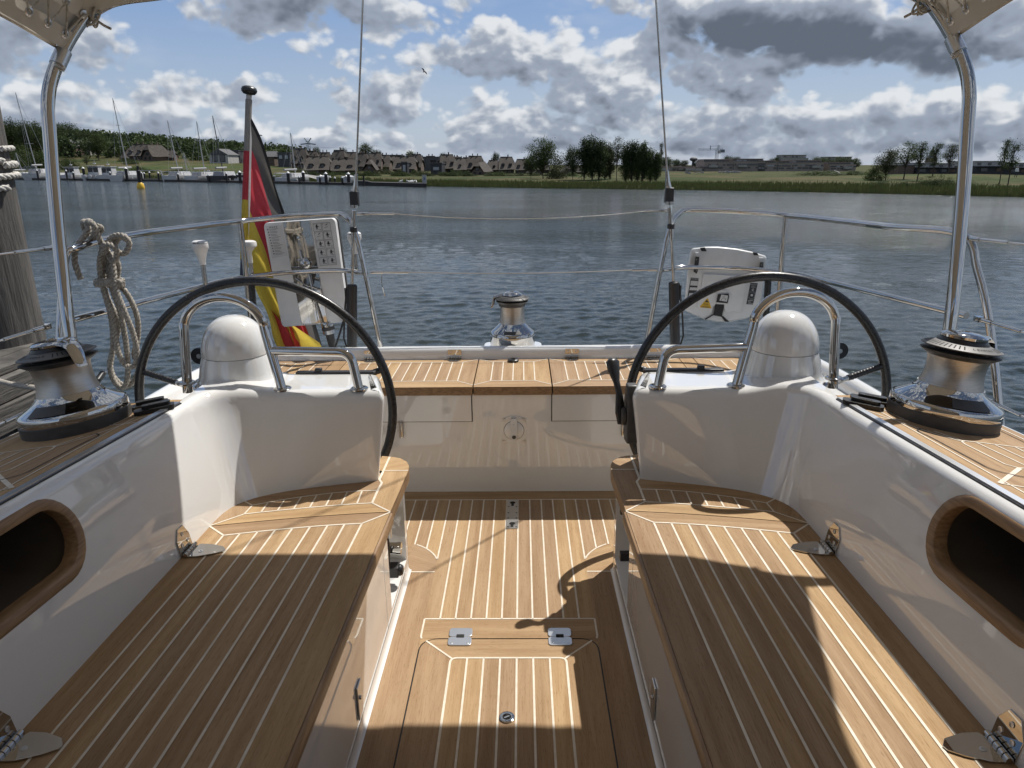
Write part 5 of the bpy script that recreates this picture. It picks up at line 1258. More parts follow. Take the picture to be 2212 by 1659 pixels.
# ------------------------------------------------------------------ the river, its banks and what stands there
WZ = -1.5
FH = Vector((-math.sin(YAW), math.cos(YAW), 0)); RH = Vector((math.cos(YAW), math.sin(YAW), 0))
def BP(u, D, z=0.0):
    """world point at forward distance D along the bearing u"""
    p = Vector((CAMP.x, CAMP.y, 0))+FH*D+RH*(D*(u-1106)/1604); p.z = z; return p
def VZ(v, D): return 1.5-D*(v-357)/1679
SH = [(-1600, 190), (-900, 178), (0, 172), (300, 160), (560, 150), (700, 136), (800, 122), (930, 109), (1200, 99), (1500, 93), (1800, 84), (2212, 72), (2700, 62), (3600, 50)]
PR = [(-1600, [(0, -1.9), (5, -.8), (20, .4), (45, 3), (80, 6), (130, 11), (220, 20), (420, 26), (1500, 30)]),
      (0, [(0, -1.9), (5, -.9), (20, .0), (45, 1.6), (80, 4.2), (130, 9), (200, 16), (400, 24), (1500, 28)]),
      (300, [(0, -1.9), (5, -1.0), (18, -.5), (45, 1.6), (75, 3.2), (120, 5.5), (200, 11), (400, 18), (1500, 20)]),
      (560, [(0, -1.9), (5, -1.0), (18, -.7), (45, .4), (80, 1.6), (140, 3), (220, 6), (400, 10), (1500, 12)]),
      (700, [(0, -1.9), (5, -1.1), (20, -.8), (45, -.5), (80, .0), (140, .4), (220, 1), (400, 2), (1500, 3)]),
      (950, [(0, -1.9), (4, -1.1), (16, -.9), (30, -.75), (60, -.6), (140, -.2), (220, 0), (400, .5), (1500, 2)]),
      (1250, [(0, -1.9), (4, -1.1), (14, -.9), (30, -.75), (60, -.6), (110, -.5), (220, -.6), (400, -.6), (1500, 2)]),
      (1500, [(0, -1.9), (4, -1.1), (14, -.85), (30, -.65), (60, -.5), (110, -.45), (220, -1), (400, -1), (1500, 2)]),
      (2212, [(0, -1.9), (4, -1.1), (14, -.8), (30, -.65), (60, -.4), (110, -.35), (220, -.6), (400, -1), (1500, 2)]),
      (3600, [(0, -1.9), (4, -1.1), (14, -.8), (30, -.65), (60, -.4), (110, -.35), (220, -.6), (400, -1), (1500, 2)])]
def ground_z(u, D):
    off = D-interp(SH, u)
    if off <= 0: return -1.9+off*.05
    a = PR[0]; b = PR[-1]
    for p, q in zip(PR, PR[1:]):
        if p[0] <= u <= q[0]: a, b = p, q; break
    t = 0 if b[0] == a[0] else min(1, max(0, (u-a[0])/(b[0]-a[0])))
    z = lerp(interp(a[1], off), interp(b[1], off), t)
    q = BP(u, D); z += .22*min(1, off/12)*noise.noise(Vector((q.x*.06, q.y*.06, 0)))+.35*min(1, off/60)*noise.noise(Vector((q.x*.02, q.y*.02, 3)))
    return z
mb = MB(); us = list(range(-1600, 3601, 22)); offs = [-6, 0, 1, 2, 3, 4.5, 6, 8, 11, 14, 18, 22, 27, 33, 40, 50, 60, 75, 90, 110, 135, 165, 200, 250, 320, 420, 600, 900, 1500, 2600]
rows = []
for o_ in offs:
    rows.append([BP(u, interp(SH, u)+o_, ground_z(u, interp(SH, u)+o_)) for u in us])
mb.grid(rows)
def grass(t, b, L):
    o = t.n('ShaderNodeNewGeometry').outputs['Position']
    n1 = t.noise(o, .06, 5); n2 = t.noise(t.vm('MULTIPLY', o, (1, 1, 3)), .55, 6, .65); n3 = t.noise(o, .018, 3)
    c = t.mix(t.ramp(n2, .3, .7), (.024, .034, .012), (.062, .078, .028))
    c = t.mix(t.ramp(n1, .42, .62, 0, .85), c, (.098, .080, .042))
    c = t.mix(t.ramp(n3, .5, .66, 0, .5), c, (.055, .085, .022))
    z = t.n('ShaderNodeSeparateXYZ', {0: o}).outputs[2]
    c = t.mix(t.ramp(t.math('ADD', z, t.math('MULTIPLY', n2, .3)), -1.12, -1.34), c, (.018, .020, .012))
    L.new(c, b.inputs['Base Color']); bumpto(t, b, L, n2, .9, .5)
M['grass'] = material('grass', rough=.95, spec=.1, build=grass)
gr = obj('ground', mb, 'grass', smooth=0); tag(gr, 'grassy river banks rising to a low hill on the left', kind='structure')
gr.data.polygons.foreach_set('use_smooth', [True]*len(gr.data.polygons))
# river
import numpy as np
def water_mesh():
    """one sheet of water: real wavelets on a grid that is fine near the yacht and coarse far off"""
    rs = np.random.RandomState(4); az0 = -YAW
    th = np.concatenate([np.linspace(-180, -56, 30), np.linspace(-50, 50, 1150), np.linspace(56, 180, 30)])*math.pi/180-YAW*-1.0
    v = np.concatenate([np.array([2400, 1100]), np.linspace(560, 14, 760), np.linspace(13, 1.2, 30)])
    D = 777*3.0/v                                            # distance of each ring
    dd = np.abs(np.gradient(D)); T, DD = np.meshgrid(th, D); SP = np.repeat(dd[:, None], len(th), 1)
    X = CAMP.x+np.sin(T)*DD; Y = np.cos(T)*DD; Z = np.zeros_like(X)
    gust = .75+.55*np.sin(X*.11+1.3+.8*np.sin(Y*.05))*np.sin(Y*.075+.6*np.sin(X*.06))
    lam = np.exp(rs.uniform(math.log(.09), math.log(.9), 90)); dr = rs.normal(math.pi/2+.25, .7, 90); ph = rs.uniform(0, 6.28, 90)
    for l, q, p in zip(lam, dr, ph):
        k = 2*math.pi/l; w = np.clip((l/SP-2.0)/2.5, 0, 1); sl = .0215*(1.0 if l < .5 else .62)
        arg = k*(np.cos(q)*X+np.sin(q)*Y)+p+.5*np.sin(X*.31/l+p)
        sn = np.sin(arg); Z += sl/k*w*(sn+.28*(sn*sn-.5))*(gust if l < 1.6 else 1)
    Z[(np.abs(T+YAW) > 52*math.pi/180)] *= .2
    co = np.stack([X, Y, Z+WZ], -1).reshape(-1, 3).astype(np.float32); n, m = X.shape
    i = np.arange(n-1)[:, None]*m+np.arange(m-1)[None, :]; i = i.reshape(-1)
    F = np.stack([i, i+1, i+m+1, i+m], -1).astype(np.int32)
    me = bpy.data.meshes.new('water'); me.vertices.add(len(co)); me.vertices.foreach_set('co', co.ravel())
    me.loops.add(F.size); me.loops.foreach_set('vertex_index', F.ravel()); me.polygons.add(len(F))
    me.polygons.foreach_set('loop_start', np.arange(0, F.size, 4, dtype=np.int32)); me.update(calc_edges=True)
    me.polygons.foreach_set('use_smooth', [True]*len(F)); return me
def water(t, b, L):
    o = t.n('ShaderNodeNewGeometry').outputs['Position']
    far = t.ramp(t.vm('LENGTH', o), 12, 62)
    n1 = t.noise(t.vm('MULTIPLY', o, (1.0, 1.9, 1)), 1.7, 4, .62, .5)
    n2 = t.noise(t.vm('MULTIPLY', o, (1.0, 1.5, 1)), 9.0, 3, .6, .4)
    n3 = t.noise(t.vm('MULTIPLY', o, (1.0, 2.2, 1)), .45, 3, .5, .3)
    n5 = t.noise(t.vm('MULTIPLY', o, (1.0, 3.0, 1)), .05, 3, .5, .3)
    sh = lambda n: t.math('SUBTRACT', 1.0, t.math('ABSOLUTE', t.math('MULTIPLY', t.math('SUBTRACT', n, .5), 2.6)))
    h = t.math('ADD', t.math('MULTIPLY', sh(n1), t.math('MULTIPLY_ADD', far, .11, .006)), t.math('MULTIPLY', n2, .010))
    h = t.math('ADD', h, t.math('MULTIPLY', n3, t.math('MULTIPLY', far, .24)))
    h = t.math('MULTIPLY', h, t.ramp(n5, .3, .7, .6, 1.4))
    bn = t.n('ShaderNodeBump', {'Height': h, 'Strength': 1.0, 'Distance': 1.0}); L.new(bn.outputs[0], b.inputs['Normal'])
    L.new(t.math('MULTIPLY_ADD', far, .09, .03), b.inputs['Roughness'])
M['water'] = material('river_water', (.018, .025, .022), .06, spec=.5, build=water, IOR=1.33)
wa = bpy.data.objects.new('water', water_mesh()); COL.objects.link(wa); wa.data.materials.append(M['water']); tag(wa, 'slate grey rippled river', kind='structure')
mb = MB(); mb.quad((-1500, -1000, -4.5), (1500, -1000, -4.5), (1500, 1000, -4.5), (-1500, 1000, -4.5)); bed = obj('river_bed', mb, material('mud', (.03, .03, .025), .9)); tag(bed, 'muddy bed under the river', kind='structure')

# ---- foliage
def leafmat(name, lo, hi):
    def f(t, b, L):
        at = t.n('ShaderNodeAttribute', attribute_name='tone').outputs['Fac']; rnd = t.n('ShaderNodeObjectInfo').outputs['Random']
        c = t.mix(at, lo, hi); k = t.ramp(rnd, 0, 1, .75, 1.25, False)
        L.new(t.vm('MULTIPLY', c, t.n('ShaderNodeCombineXYZ', {0: k, 1: k, 2: k}).outputs[0]), b.inputs['Base Color'])
        out = t.t.nodes['Material Output']; tb = t.n('ShaderNodeBsdfTranslucent'); L.new(c, tb.inputs[0])
        mx = t.n('ShaderNodeMixShader', {0: .3}); L.new(b.outputs[0], mx.inputs[1]); L.new(tb.outputs[0], mx.inputs[2]); L.new(mx.outputs[0], out.inputs[0])
    return material(name, rough=.7, spec=.2, build=f)
M['leaf'] = leafmat('foliage', (.022, .036, .012), (.075, .105, .030)); M['leaf_dark'] = leafmat('dark_foliage', (.022, .034, .014), (.068, .095, .034)); M['leaf_grey'] = leafmat('olive_foliage', (.034, .042, .020), (.085, .098, .048))
M['bark'] = material('bark', rough=.9, build=vary((.035, .028, .02), (.085, .07, .055), 8, 4))
def leaf(mb, p, s, rnd):
    a = Vector((rnd.gauss(0, 1), rnd.gauss(0, 1), rnd.gauss(0, 1))).normalized(); b = a.orthogonal().normalized(); c = a.cross(b); th = rnd.random()*6.28
    d = (b*math.cos(th)+c*math.sin(th))*s; e = (c*math.cos(th)-b*math.sin(th))*s*.7
    fi = len(mb.f); mb.add([p-d, p+e*.9, p+d, p-e*.9], [(0, 1, 2, 3)], 0); return fi
def tree_proto(kind, seed):
    """unit-high tree: (trunk mesh builder, crown mesh builder)"""
    rnd = random.Random(seed); tk = MB(); cr = MB()
    spec = {'round': (.26, .42, .36, 110, 60, .021, .08), 'column': (.10, .23, .46, 110, 62, .019, .062), 'slim': (.32, .15, .34, 40, 44, .016, .048), 'sparse': (.36, .20, .32, 52, 44, .016, .050), 'bush': (.02, .62, .46, 60, 60, .034, .13)}[kind]
    z0, rx, rz, nc, nl, ls, cs_ = spec; cz = 1-rz
    ntr = 3 if kind == 'column' else 1
    for q in range(ntr):
        bx_ = rnd.uniform(-.06, .06) if ntr > 1 else 0; lean = rnd.uniform(-.05, .05)
        pts = [Vector((bx_, 0, -.03)), Vector((bx_+lean*.3, .01, .3)), Vector((bx_+lean*.8, -.01, .6)), Vector((bx_+lean, 0, .9))]
        if kind != 'bush': tk.tube(smoothpath(pts, 3), [lerp(.017, .004, k/9) for k in range(10)], 7)
    for k in range(nc):
        for _ in range(30):
            x, y, z = rnd.uniform(-1, 1), rnd.uniform(-1, 1), rnd.uniform(-1, 1)
            r = x*x+y*y+z*z
            if r < 1 and r > .10*rnd.random(): break
        w = 1+.25*math.sin(3*math.atan2(y, x)+seed)*(1 if kind != 'slim' else .3)
        p = Vector((x*rx*w, y*rx*w, cz+z*rz))
        if kind == 'bush': p.z = abs(p.z-cz)*.95*1.0+.06 if False else .04+abs(z)*.82*(1-.35*(x*x+y*y))
        if kind != 'bush' and rnd.random() < .8:
            a = Vector((0, 0, max(z0*.7, p.z-.12-rx*.5))); tk.tube([a, a.lerp(p, .55)+Vector((0, 0, .015)), p], [.006, .004, .0015], 5)
        tone = min(1, max(0, rnd.gauss(.5, .3)))
        for j in range(nl):
            q = p+Vector((rnd.gauss(0, cs_), rnd.gauss(0, cs_), rnd.gauss(0, cs_*.7)))
            if q.z < .01: q.z = .01
            fi = leaf(cr, q, ls*rnd.uniform(.5, 1.1), rnd); cr.tone[fi] = min(1, max(0, tone+rnd.gauss(0, .15)))
    return tk, cr
PROTO = {}
def plant(kind, seed, u, D, h, label, cat, group, mat='leaf', wide=1.0, name=None, z=None):
    key = (kind, seed, mat); zz = ground_z(u, D)-.1 if z is None else z
    nm = name or ('tree' if kind != 'bush' else 'bush')
    if key not in PROTO:
        t = thing(nm, BP(u, D, zz), label, cat, group); tk, cr = tree_proto(kind, seed)
        if tk.v: obj('trunk', tk, 'bark', t, smooth=60)
        obj('crown' if kind != 'bush' else 'foliage', cr, mat, t, smooth=0)
        PROTO[key] = t
    else:
        t = copy_tree(PROTO[key]); t.name = nm; t.location = BP(u, D, zz); t['label'] = label
        if group: t['group'] = group
    t.scale = (h*wide, h*wide, h); t.rotation_euler.z = random.random()*6.28; return t
random.seed(21)
cr3 = lambda x, y: ((1100+x*.3165)*.8848, (250+y*.3165)*.8848)
cr4 = lambda x, y: ((1800+x*.3164)*.8848, (y*.3164)*.8848)
cr6 = lambda x, y: ((700+x*.2034)*.8848, (330+y*.2034)*.8848)
cr7 = lambda x, y: ((x*.2034)*.8848, (280+y*.2034)*.8848)
cr1 = lambda x, y: ((x*.3164)*.8848, (y*.3164)*.8848)
def put(kind, seed, f, x, yt, yb, w, label, cat, group, mat='leaf', D=None):
    """stand a plant on the ground so that it spans the surveyed extent"""
    u, vt = f(x, yt); vb = f(x, yb)[1]
    if D is None:
        D = interp(SH, u)+6
        for _ in range(60):
            if 357+(1.5-ground_z(u, D))*1679/D <= vb: break
            D += 3
    z = ground_z(u, D); h = max(.8, VZ(vt, D)-z)
    wm = (f(x+w, yt)[0]-u)/1604*D; base_w = {'round': .80, 'column': .42, 'slim': .36, 'sparse': .46, 'bush': 1.15}[kind]
    return plant(kind, seed, u, D, h, label, cat, group, mat, wide=max(.5, 1.15*wm/(h*base_w)), z=z-.1)
G = 'riverside trees'
put('round', 1, cr3, 715, 292, 570, 175, 'broad oak-like tree standing alone left of the dark riverside clump', 'tree', G, D=128)
put('round', 2, cr3, 620, 405, 560, 90, 'low round tree just left of the broad oak-like tree', 'tree', G, 'leaf_dark', D=135)
put('bush', 3, cr3, 825, 380, 590, 110, 'brownish bushy thicket between the oak-like tree and the tall dark clump', 'bush', 'riverside bushes', 'leaf_grey')
put('round', 2, cr3, 945, 340, 600, 110, 'dark round tree at the left edge of the tall clump', 'tree', G, 'leaf_dark')
for i, (x, yt, w, lb) in enumerate(((1035, 268, 85, 'tall dark tree forming the left shoulder of the clump'), (1092, 255, 95, 'tallest dark tree in the middle of the clump'), (1150, 285, 90, 'dark tree right of the tallest one in the clump'), (1200, 300, 80, 'feathery tree on the right flank of the big clump'), (1228, 345, 60, 'short tree closing the clump beside the thin birch'))):
    put('column', 4+i % 2, cr3, x, yt, 600, w, lb, 'tree', G, 'leaf_dark' if i < 3 else 'leaf_grey')
put('sparse', 6, cr3, 1285, 252, 612, 80, 'thin airy birch standing between the two dark clumps', 'tree', G, 'leaf_grey')
for i, (x, yt, w, lb) in enumerate(((1350, 300, 70, 'leftmost tree of the second clump beside the birch'), (1398, 290, 75, 'tall rounded tree in the second clump'), (1448, 312, 75, 'bushy dark tree in the middle of the second clump'), (1490, 300, 70, 'upright tree with a pointed top in the second clump'), (1545, 350, 80, 'lower dark tree on the right of the second clump'), (1592, 385, 60, 'smallest tree at the right end of the second clump'))):
    put('column', 4+(i+1) % 2, cr3, x, yt, 620, w, lb, 'tree', G, 'leaf_dark' if i % 2 else 'leaf')
put('slim', 7, cr3, 1620, 305, 560, 30, 'very thin far poplar next to the starboard backstay', 'tree', G, 'leaf_grey', D=170)
G2 = 'trees by the right-hand buildings'
for (k, sd_i, x, yt, yb, w, mt, lb) in (('round', 8, 1160, 1150, 1400, 125, 'leaf_grey', 'small round-headed tree left of the tall pair on the right bank'), ('sparse', 6, 1300, 1083, 1390, 130, 'leaf', 'tall loose-crowned tree, left one of the pair on the right bank'), ('sparse', 9, 1405, 1080, 1402, 120, 'leaf', 'tall loose-crowned tree, right one of the pair on the right bank'), ('slim', 7, 1520, 1098, 1360, 90, 'leaf', 'narrow tree in front of the church spire'), ('sparse', 9, 1635, 1103, 1345, 110, 'leaf_grey', 'airy tree between the spire and the starboard hood frame'), ('slim', 7, 2050, 1062, 1425, 75, 'leaf_dark', 'left of two thin trees near the right edge'), ('slim', 10, 2118, 1078, 1435, 90, 'leaf_dark', 'right of two thin trees near the right edge')):
    put(k, sd_i, cr4, x, yt, yb, w, lb, 'tree', G2, mt)
G3 = 'bushes on the right bank'
for (x, yt, yb, w, lb) in ((1075, 1255, 1395, 120, 'leafy bush under the round-headed tree'), (1120, 1380, 1440, 140, 'low wide bush at the left end of the right-bank scrub'), (1300, 1395, 1440, 120, 'low bush below the tall pair of trees'), (1435, 1358, 1448, 95, 'dark dense bush left of the bush row'), (1510, 1340, 1450, 110, 'second dark bush in the row beside the hood frame'), (1590, 1330, 1448, 110, 'third dark bush in the row, beneath the airy tree'), (1660, 1350, 1445, 80, 'fourth bush ending the row at the hood frame'), (1830, 1385, 1462, 100, 'bush right of the starboard hood frame'), (690, 1305, 1355, 320, 'long scrubby thicket before the brown terraces'), (920, 1305, 1350, 160, 'scrub patch right of the fallen pale trunk')):
    put('bush', 11 if w < 120 else 12, cr4, x, yt, yb, w, lb, 'bush', G3, 'leaf_dark' if 'dark' in lb else 'leaf')
G4 = 'bushes among the thatched houses'
for i, (x, yt, yb, w) in enumerate(((120, 370, 440, 160), (420, 400, 470, 200), (560, 420, 480, 120), (880, 330, 420, 110), (1180, 350, 470, 130), (1530, 395, 480, 90), (1440, 455, 490, 120), (2060, 400, 490, 110), (640, 410, 480, 90))):
    put('bush', 12 if i % 2 else 11, cr6, x, yt, yb, w, ['green bush above the slipway', 'wide bush below the near thatched roof', 'bush right of the slipway top', 'bush beside the port backstay wire', 'yellow-green shrub in front of the middle thatched houses', 'round bush left of the dark house with the big window', 'low bush beneath the dark thatched house', 'bush at the right end of the garden row', 'small bush right of the near thatched gable'][i], 'bush', G4, 'leaf_grey' if i in (4, 0) else 'leaf')
for i, (x, yt, w) in enumerate(((370, 148, 90), (690, 152, 70), (965, 108, 170), (1110, 182, 80), (1500, 192, 130), (1880, 212, 90))):
    put('round', 2 if i % 2 else 8, cr6, x, yt, 330, w, ['dark treetop behind the left thatched houses', 'small treetop behind the second thatched roof', 'big round tree rising behind the thatched houses right of the port backstay', 'small round treetop right of the big round tree', 'broad treetop behind the dark thatched house', 'treetop just above the rightmost chimney'][i], 'tree', 'trees behind the thatched houses', 'leaf_dark', D=270)
put('round', 2, cr3, 350, 385, 480, 45, 'isolated little tree on the skyline between thatched ridges', 'tree', 'trees behind the thatched houses', 'leaf_dark', D=270)
cr5 = lambda x, y: ((1600+x*.226)*.8848, (340+y*.226)*.8848)
for i, (x, yt, w) in enumerate(((120, 195, 140), (230, 215, 70), (310, 225, 80), (470, 230, 100), (785, 180, 100), (880, 190, 70), (1300, 198, 140), (1770, 192, 150), (1990, 195, 200), (2150, 210, 110))):
    put('round', (1, 2, 8)[i % 3], cr5, x, yt, 330, w, ['skyline tree right of the starboard backstay', 'small pointed skyline tree near the chimney stack', 'round skyline tree left of the chimney stack', 'low skyline tree left of the long brown terrace', 'round tree showing over the left terrace roof', 'small tree over the terrace roof beneath the crane', 'wide tree behind the terrace left of the tall grey block', 'dark tree right of the tall grey block', 'broad tree in front of the farther grey block', 'tree hiding the right end of the farther grey block'][i], 'tree', 'skyline trees behind the terraces', 'leaf_dark', D=430)
# left bank: big trees on the hill and scrub above the marina
for i, (x, yt, yb, w, k) in enumerate(((60, 95, 330, 200, 'round'), (180, 62, 330, 190, 'round'), (400, 92, 330, 210, 'round'), (520, 110, 340, 150, 'round'), (740, 95, 330, 150, 'sparse'), (880, 110, 330, 230, 'round'), (985, 180, 330, 110, 'round'), (1090, 195, 420, 210, 'round'), (1200, 240, 500, 190, 'round'), (1180, 200, 330, 120, 'round'))):
    put(k, (1, 2, 8)[i % 3] if k == 'round' else 9, cr7, x, yt, yb, w, ['dark tree at the far left edge of the hill', 'tallest dark tree on the left hill', 'dark tree left of the port hood frame', 'dark tree hidden partly by the port hood frame', 'bare-branched tree right of the port hood frame', 'large domed dark tree right of the port hood frame', 'small treetop at the end of the big hill trees', 'green tree above the long farmhouse roof', 'big leafy tree in front of the farmhouse right end', 'round tree beginning the long woodland edge'][i], 'tree', 'large trees on the left hill', 'leaf_dark' if i != 8 else 'leaf', D=(240, 243, 240, 246, 275, 285, 310, 270, 232, 320)[i])
for i, (x, yt, yb, w) in enumerate(((150, 300, 640, 260), (330, 330, 640, 240), (480, 380, 650, 220), (80, 450, 660, 160), (800, 480, 660, 200), (880, 540, 660, 110), (1590, 520, 600, 150), (1640, 590, 680, 140), (1500, 500, 560, 120), (2150, 620, 700, 160), (1760, 640, 700, 140), (1540, 640, 700, 150), (2010, 660, 705, 130))):
    put('bush', 11 if i % 2 else 12, cr7, x, yt, yb, w, ['large bush behind the leftmost sailing boat', 'large bush behind the pair of left masts', 'bright green bush left of the port hood frame', 'dark bush at the far left waterside', 'dark bush right of the port hood frame', 'small bush at the lawn edge right of the hood frame', 'round bush at the right end of the lawn', 'bush below the lawn end', 'low hedge below the thatched pair of houses', 'bush above the rightmost moored boats', 'bush behind the central pilings', 'reedy bush between boats and lawn', 'low bush below the dry slope'][i], 'bush', 'bushes above the marina', 'leaf' if i % 3 else 'leaf_dark')
put('sparse', 6, cr7, 1045, 470, 660, 70, 'small bare young tree on the lawn behind the motor boats', 'tree', None, 'leaf_grey')
for i, x in enumerate((60, 200, 300, 480, 760, 860, 960, 1060, 1290, 1360, 1620, 1700, 1880, 1990, 2150)):
    put('bush', 11 if i % 2 else 12, cr6, x, 395+(i*37) % 30, 474, 90+(i*53) % 60, ('garden bush in front of the thatched row, '+('above the slipway' if x < 350 else 'left of the port backstay' if x < 820 else 'right of the port backstay' if x < 1150 else 'by the dark-fronted houses' if x < 1800 else 'towards the jetty end')), 'bush', 'garden bushes along the thatched row', 'leaf_dark' if i % 3 else 'leaf', D=156)
for i, x in enumerate((20, 150, 300, 380, 480, 540, 640, 760, 840, 930)):
    put('bush', 12 if i % 2 else 11, cr3, x, 520+(i*17) % 25, 590, 60+(i*31) % 50, ('shrub at the foot of the thatched houses, '+('over the bright lawn' if x < 400 else 'towards the oak-like tree')), 'bush', 'shrubs below the right thatched houses', 'leaf' if i % 3 == 0 else 'leaf_dark', D=158)
# continuous woodland on the hill: one mass
mb = MB(); rnd = random.Random(5)
for k in range(1100):
    u = rnd.uniform(-500, 660); t = max(0, min(1, u/640)); D = rnd.uniform(300, 420)
    lo_ = rnd.random() < .5
    vt = interp([(-500, 262), (180, 282), (240, 286), (330, 293), (420, 300), (520, 308), (600, 320), (660, 334)], u)
    zt = VZ(vt, D)*rnd.uniform(.9, 1.03); D = D if not lo_ else rnd.uniform(242, 315); zt = zt if not lo_ else ground_z(u, D)+rnd.uniform(2.5, 7); zb = ground_z(u, D); R_ = rnd.uniform(2.6, 4.4)
    if zt < zb+2: continue
    c = BP(u, D, max(zb+1.5, zt-R_*.8))
    tone = rnd.random()
    for j in range(70):
        d = Vector((rnd.gauss(0, 1), rnd.gauss(0, 1), rnd.gauss(0, 1))).normalized()*R_*rnd.uniform(.65, 1.02); q = c+Vector((d.x, d.y, d.z*.95 if d.z > 0 else d.z*2.2))
        if q.z < zb: continue
        fi = leaf(mb, q, rnd.uniform(.35, .85), rnd); mb.tone[fi] = min(1, max(0, tone*.8+rnd.gauss(0, .12)))
wd = obj('woodland', mb, 'leaf_dark', smooth=0); tag(wd, 'dense dark woodland covering the left hill', kind='stuff')
# reeds along the water's edge
mb = MB(); rnd = random.Random(9)
for k in range(26000):
    u = rnd.uniform(-300, 2500); S = interp(SH, u); off = abs(rnd.gauss(0, 1))*5+.3; D = S+off; p = BP(u, D, max(ground_z(u, D), -1.5)-.05)
    h = rnd.uniform(.35, 1.0)*(.8 if off < 7 else .6); w = rnd.uniform(.03, .10); a = rnd.uniform(-.35, .35)
    fi = len(mb.f); mb.add([p-RH*w, p+RH*w, p+RH*(w*.3+a*h*.4)+Vector((0, 0, h))], [(0, 1, 2)]); mb.tone[fi] = min(1, max(0, rnd.gauss(.5, .25)))
rd = obj('reeds', mb, leafmat('reed', (.045, .060, .020), (.105, .125, .048)), smooth=0); tag(rd, 'reeds and tall grass fringing the river bank', kind='stuff')
# ------------------------------------------------------------------ buildings
def thatch(t, b, L):
    o = gen(t); n = t.noise(t.vm('MULTIPLY', o, (1.2, 1.2, .35)), 3.5, 6, .7); n2 = t.noise(o, .5, 3)
    c = t.mix(t.ramp(n, .3, .7), (.028, .024, .021), (.078, .066, .057)); rnd = t.n('ShaderNodeObjectInfo').outputs['Random']
    k = t.ramp(rnd, 0, 1, .8, 1.2, False); c = t.mix(t.ramp(n2, .5, .75, 0, .35), c, (.10, .105, .075))
    L.new(t.vm('MULTIPLY', c, t.n('ShaderNodeCombineXYZ', {0: k, 1: k, 2: k}).outputs[0]), b.inputs['Base Color']); bumpto(t, b, L, n, .8, .06)
M['thatch'] = material('thatch', rough=.95, build=thatch)
M['brick'] = material('brown_brick', rough=.9, build=vary((.085, .060, .048), (.16, .115, .092), 3, 6))
M['pale_brick'] = material('grey_brown_brick', rough=.9, build=vary((.21, .175, .158), (.29, .25, .225), 2.5, 6))
M['render_white'] = material('white_render', rough=.85, build=vary((.36, .35, .335), (.44, .43, .415), 1.5, 5))
M['dark_board'] = material('dark_cladding', (.022, .024, .03), .6)
M['slate'] = material('slate_roof', rough=.7, build=vary((.05, .05, .055), (.10, .10, .105), 3, 5))
M['pane'] = material('window_glass', (.02, .025, .03), .08, spec=.8)
M['pale_pane'] = material('sky_reflecting_glass', (.20, .22, .25), .08, spec=1.0)
M['concrete'] = material('pale_concrete', rough=.85, build=vary((.24, .232, .22), (.34, .33, .315), 1.5, 5))
M['dark_timber'] = material('tarred_timber', (.016, .015, .015), .7, build=vary((.012, .011, .011), (.028, .026, .025), 5, 5))
def bthing(name, u, D, z, label, cat, group=None): return thing(name, BP(u, D, z), label, cat, group, rz=YAW)
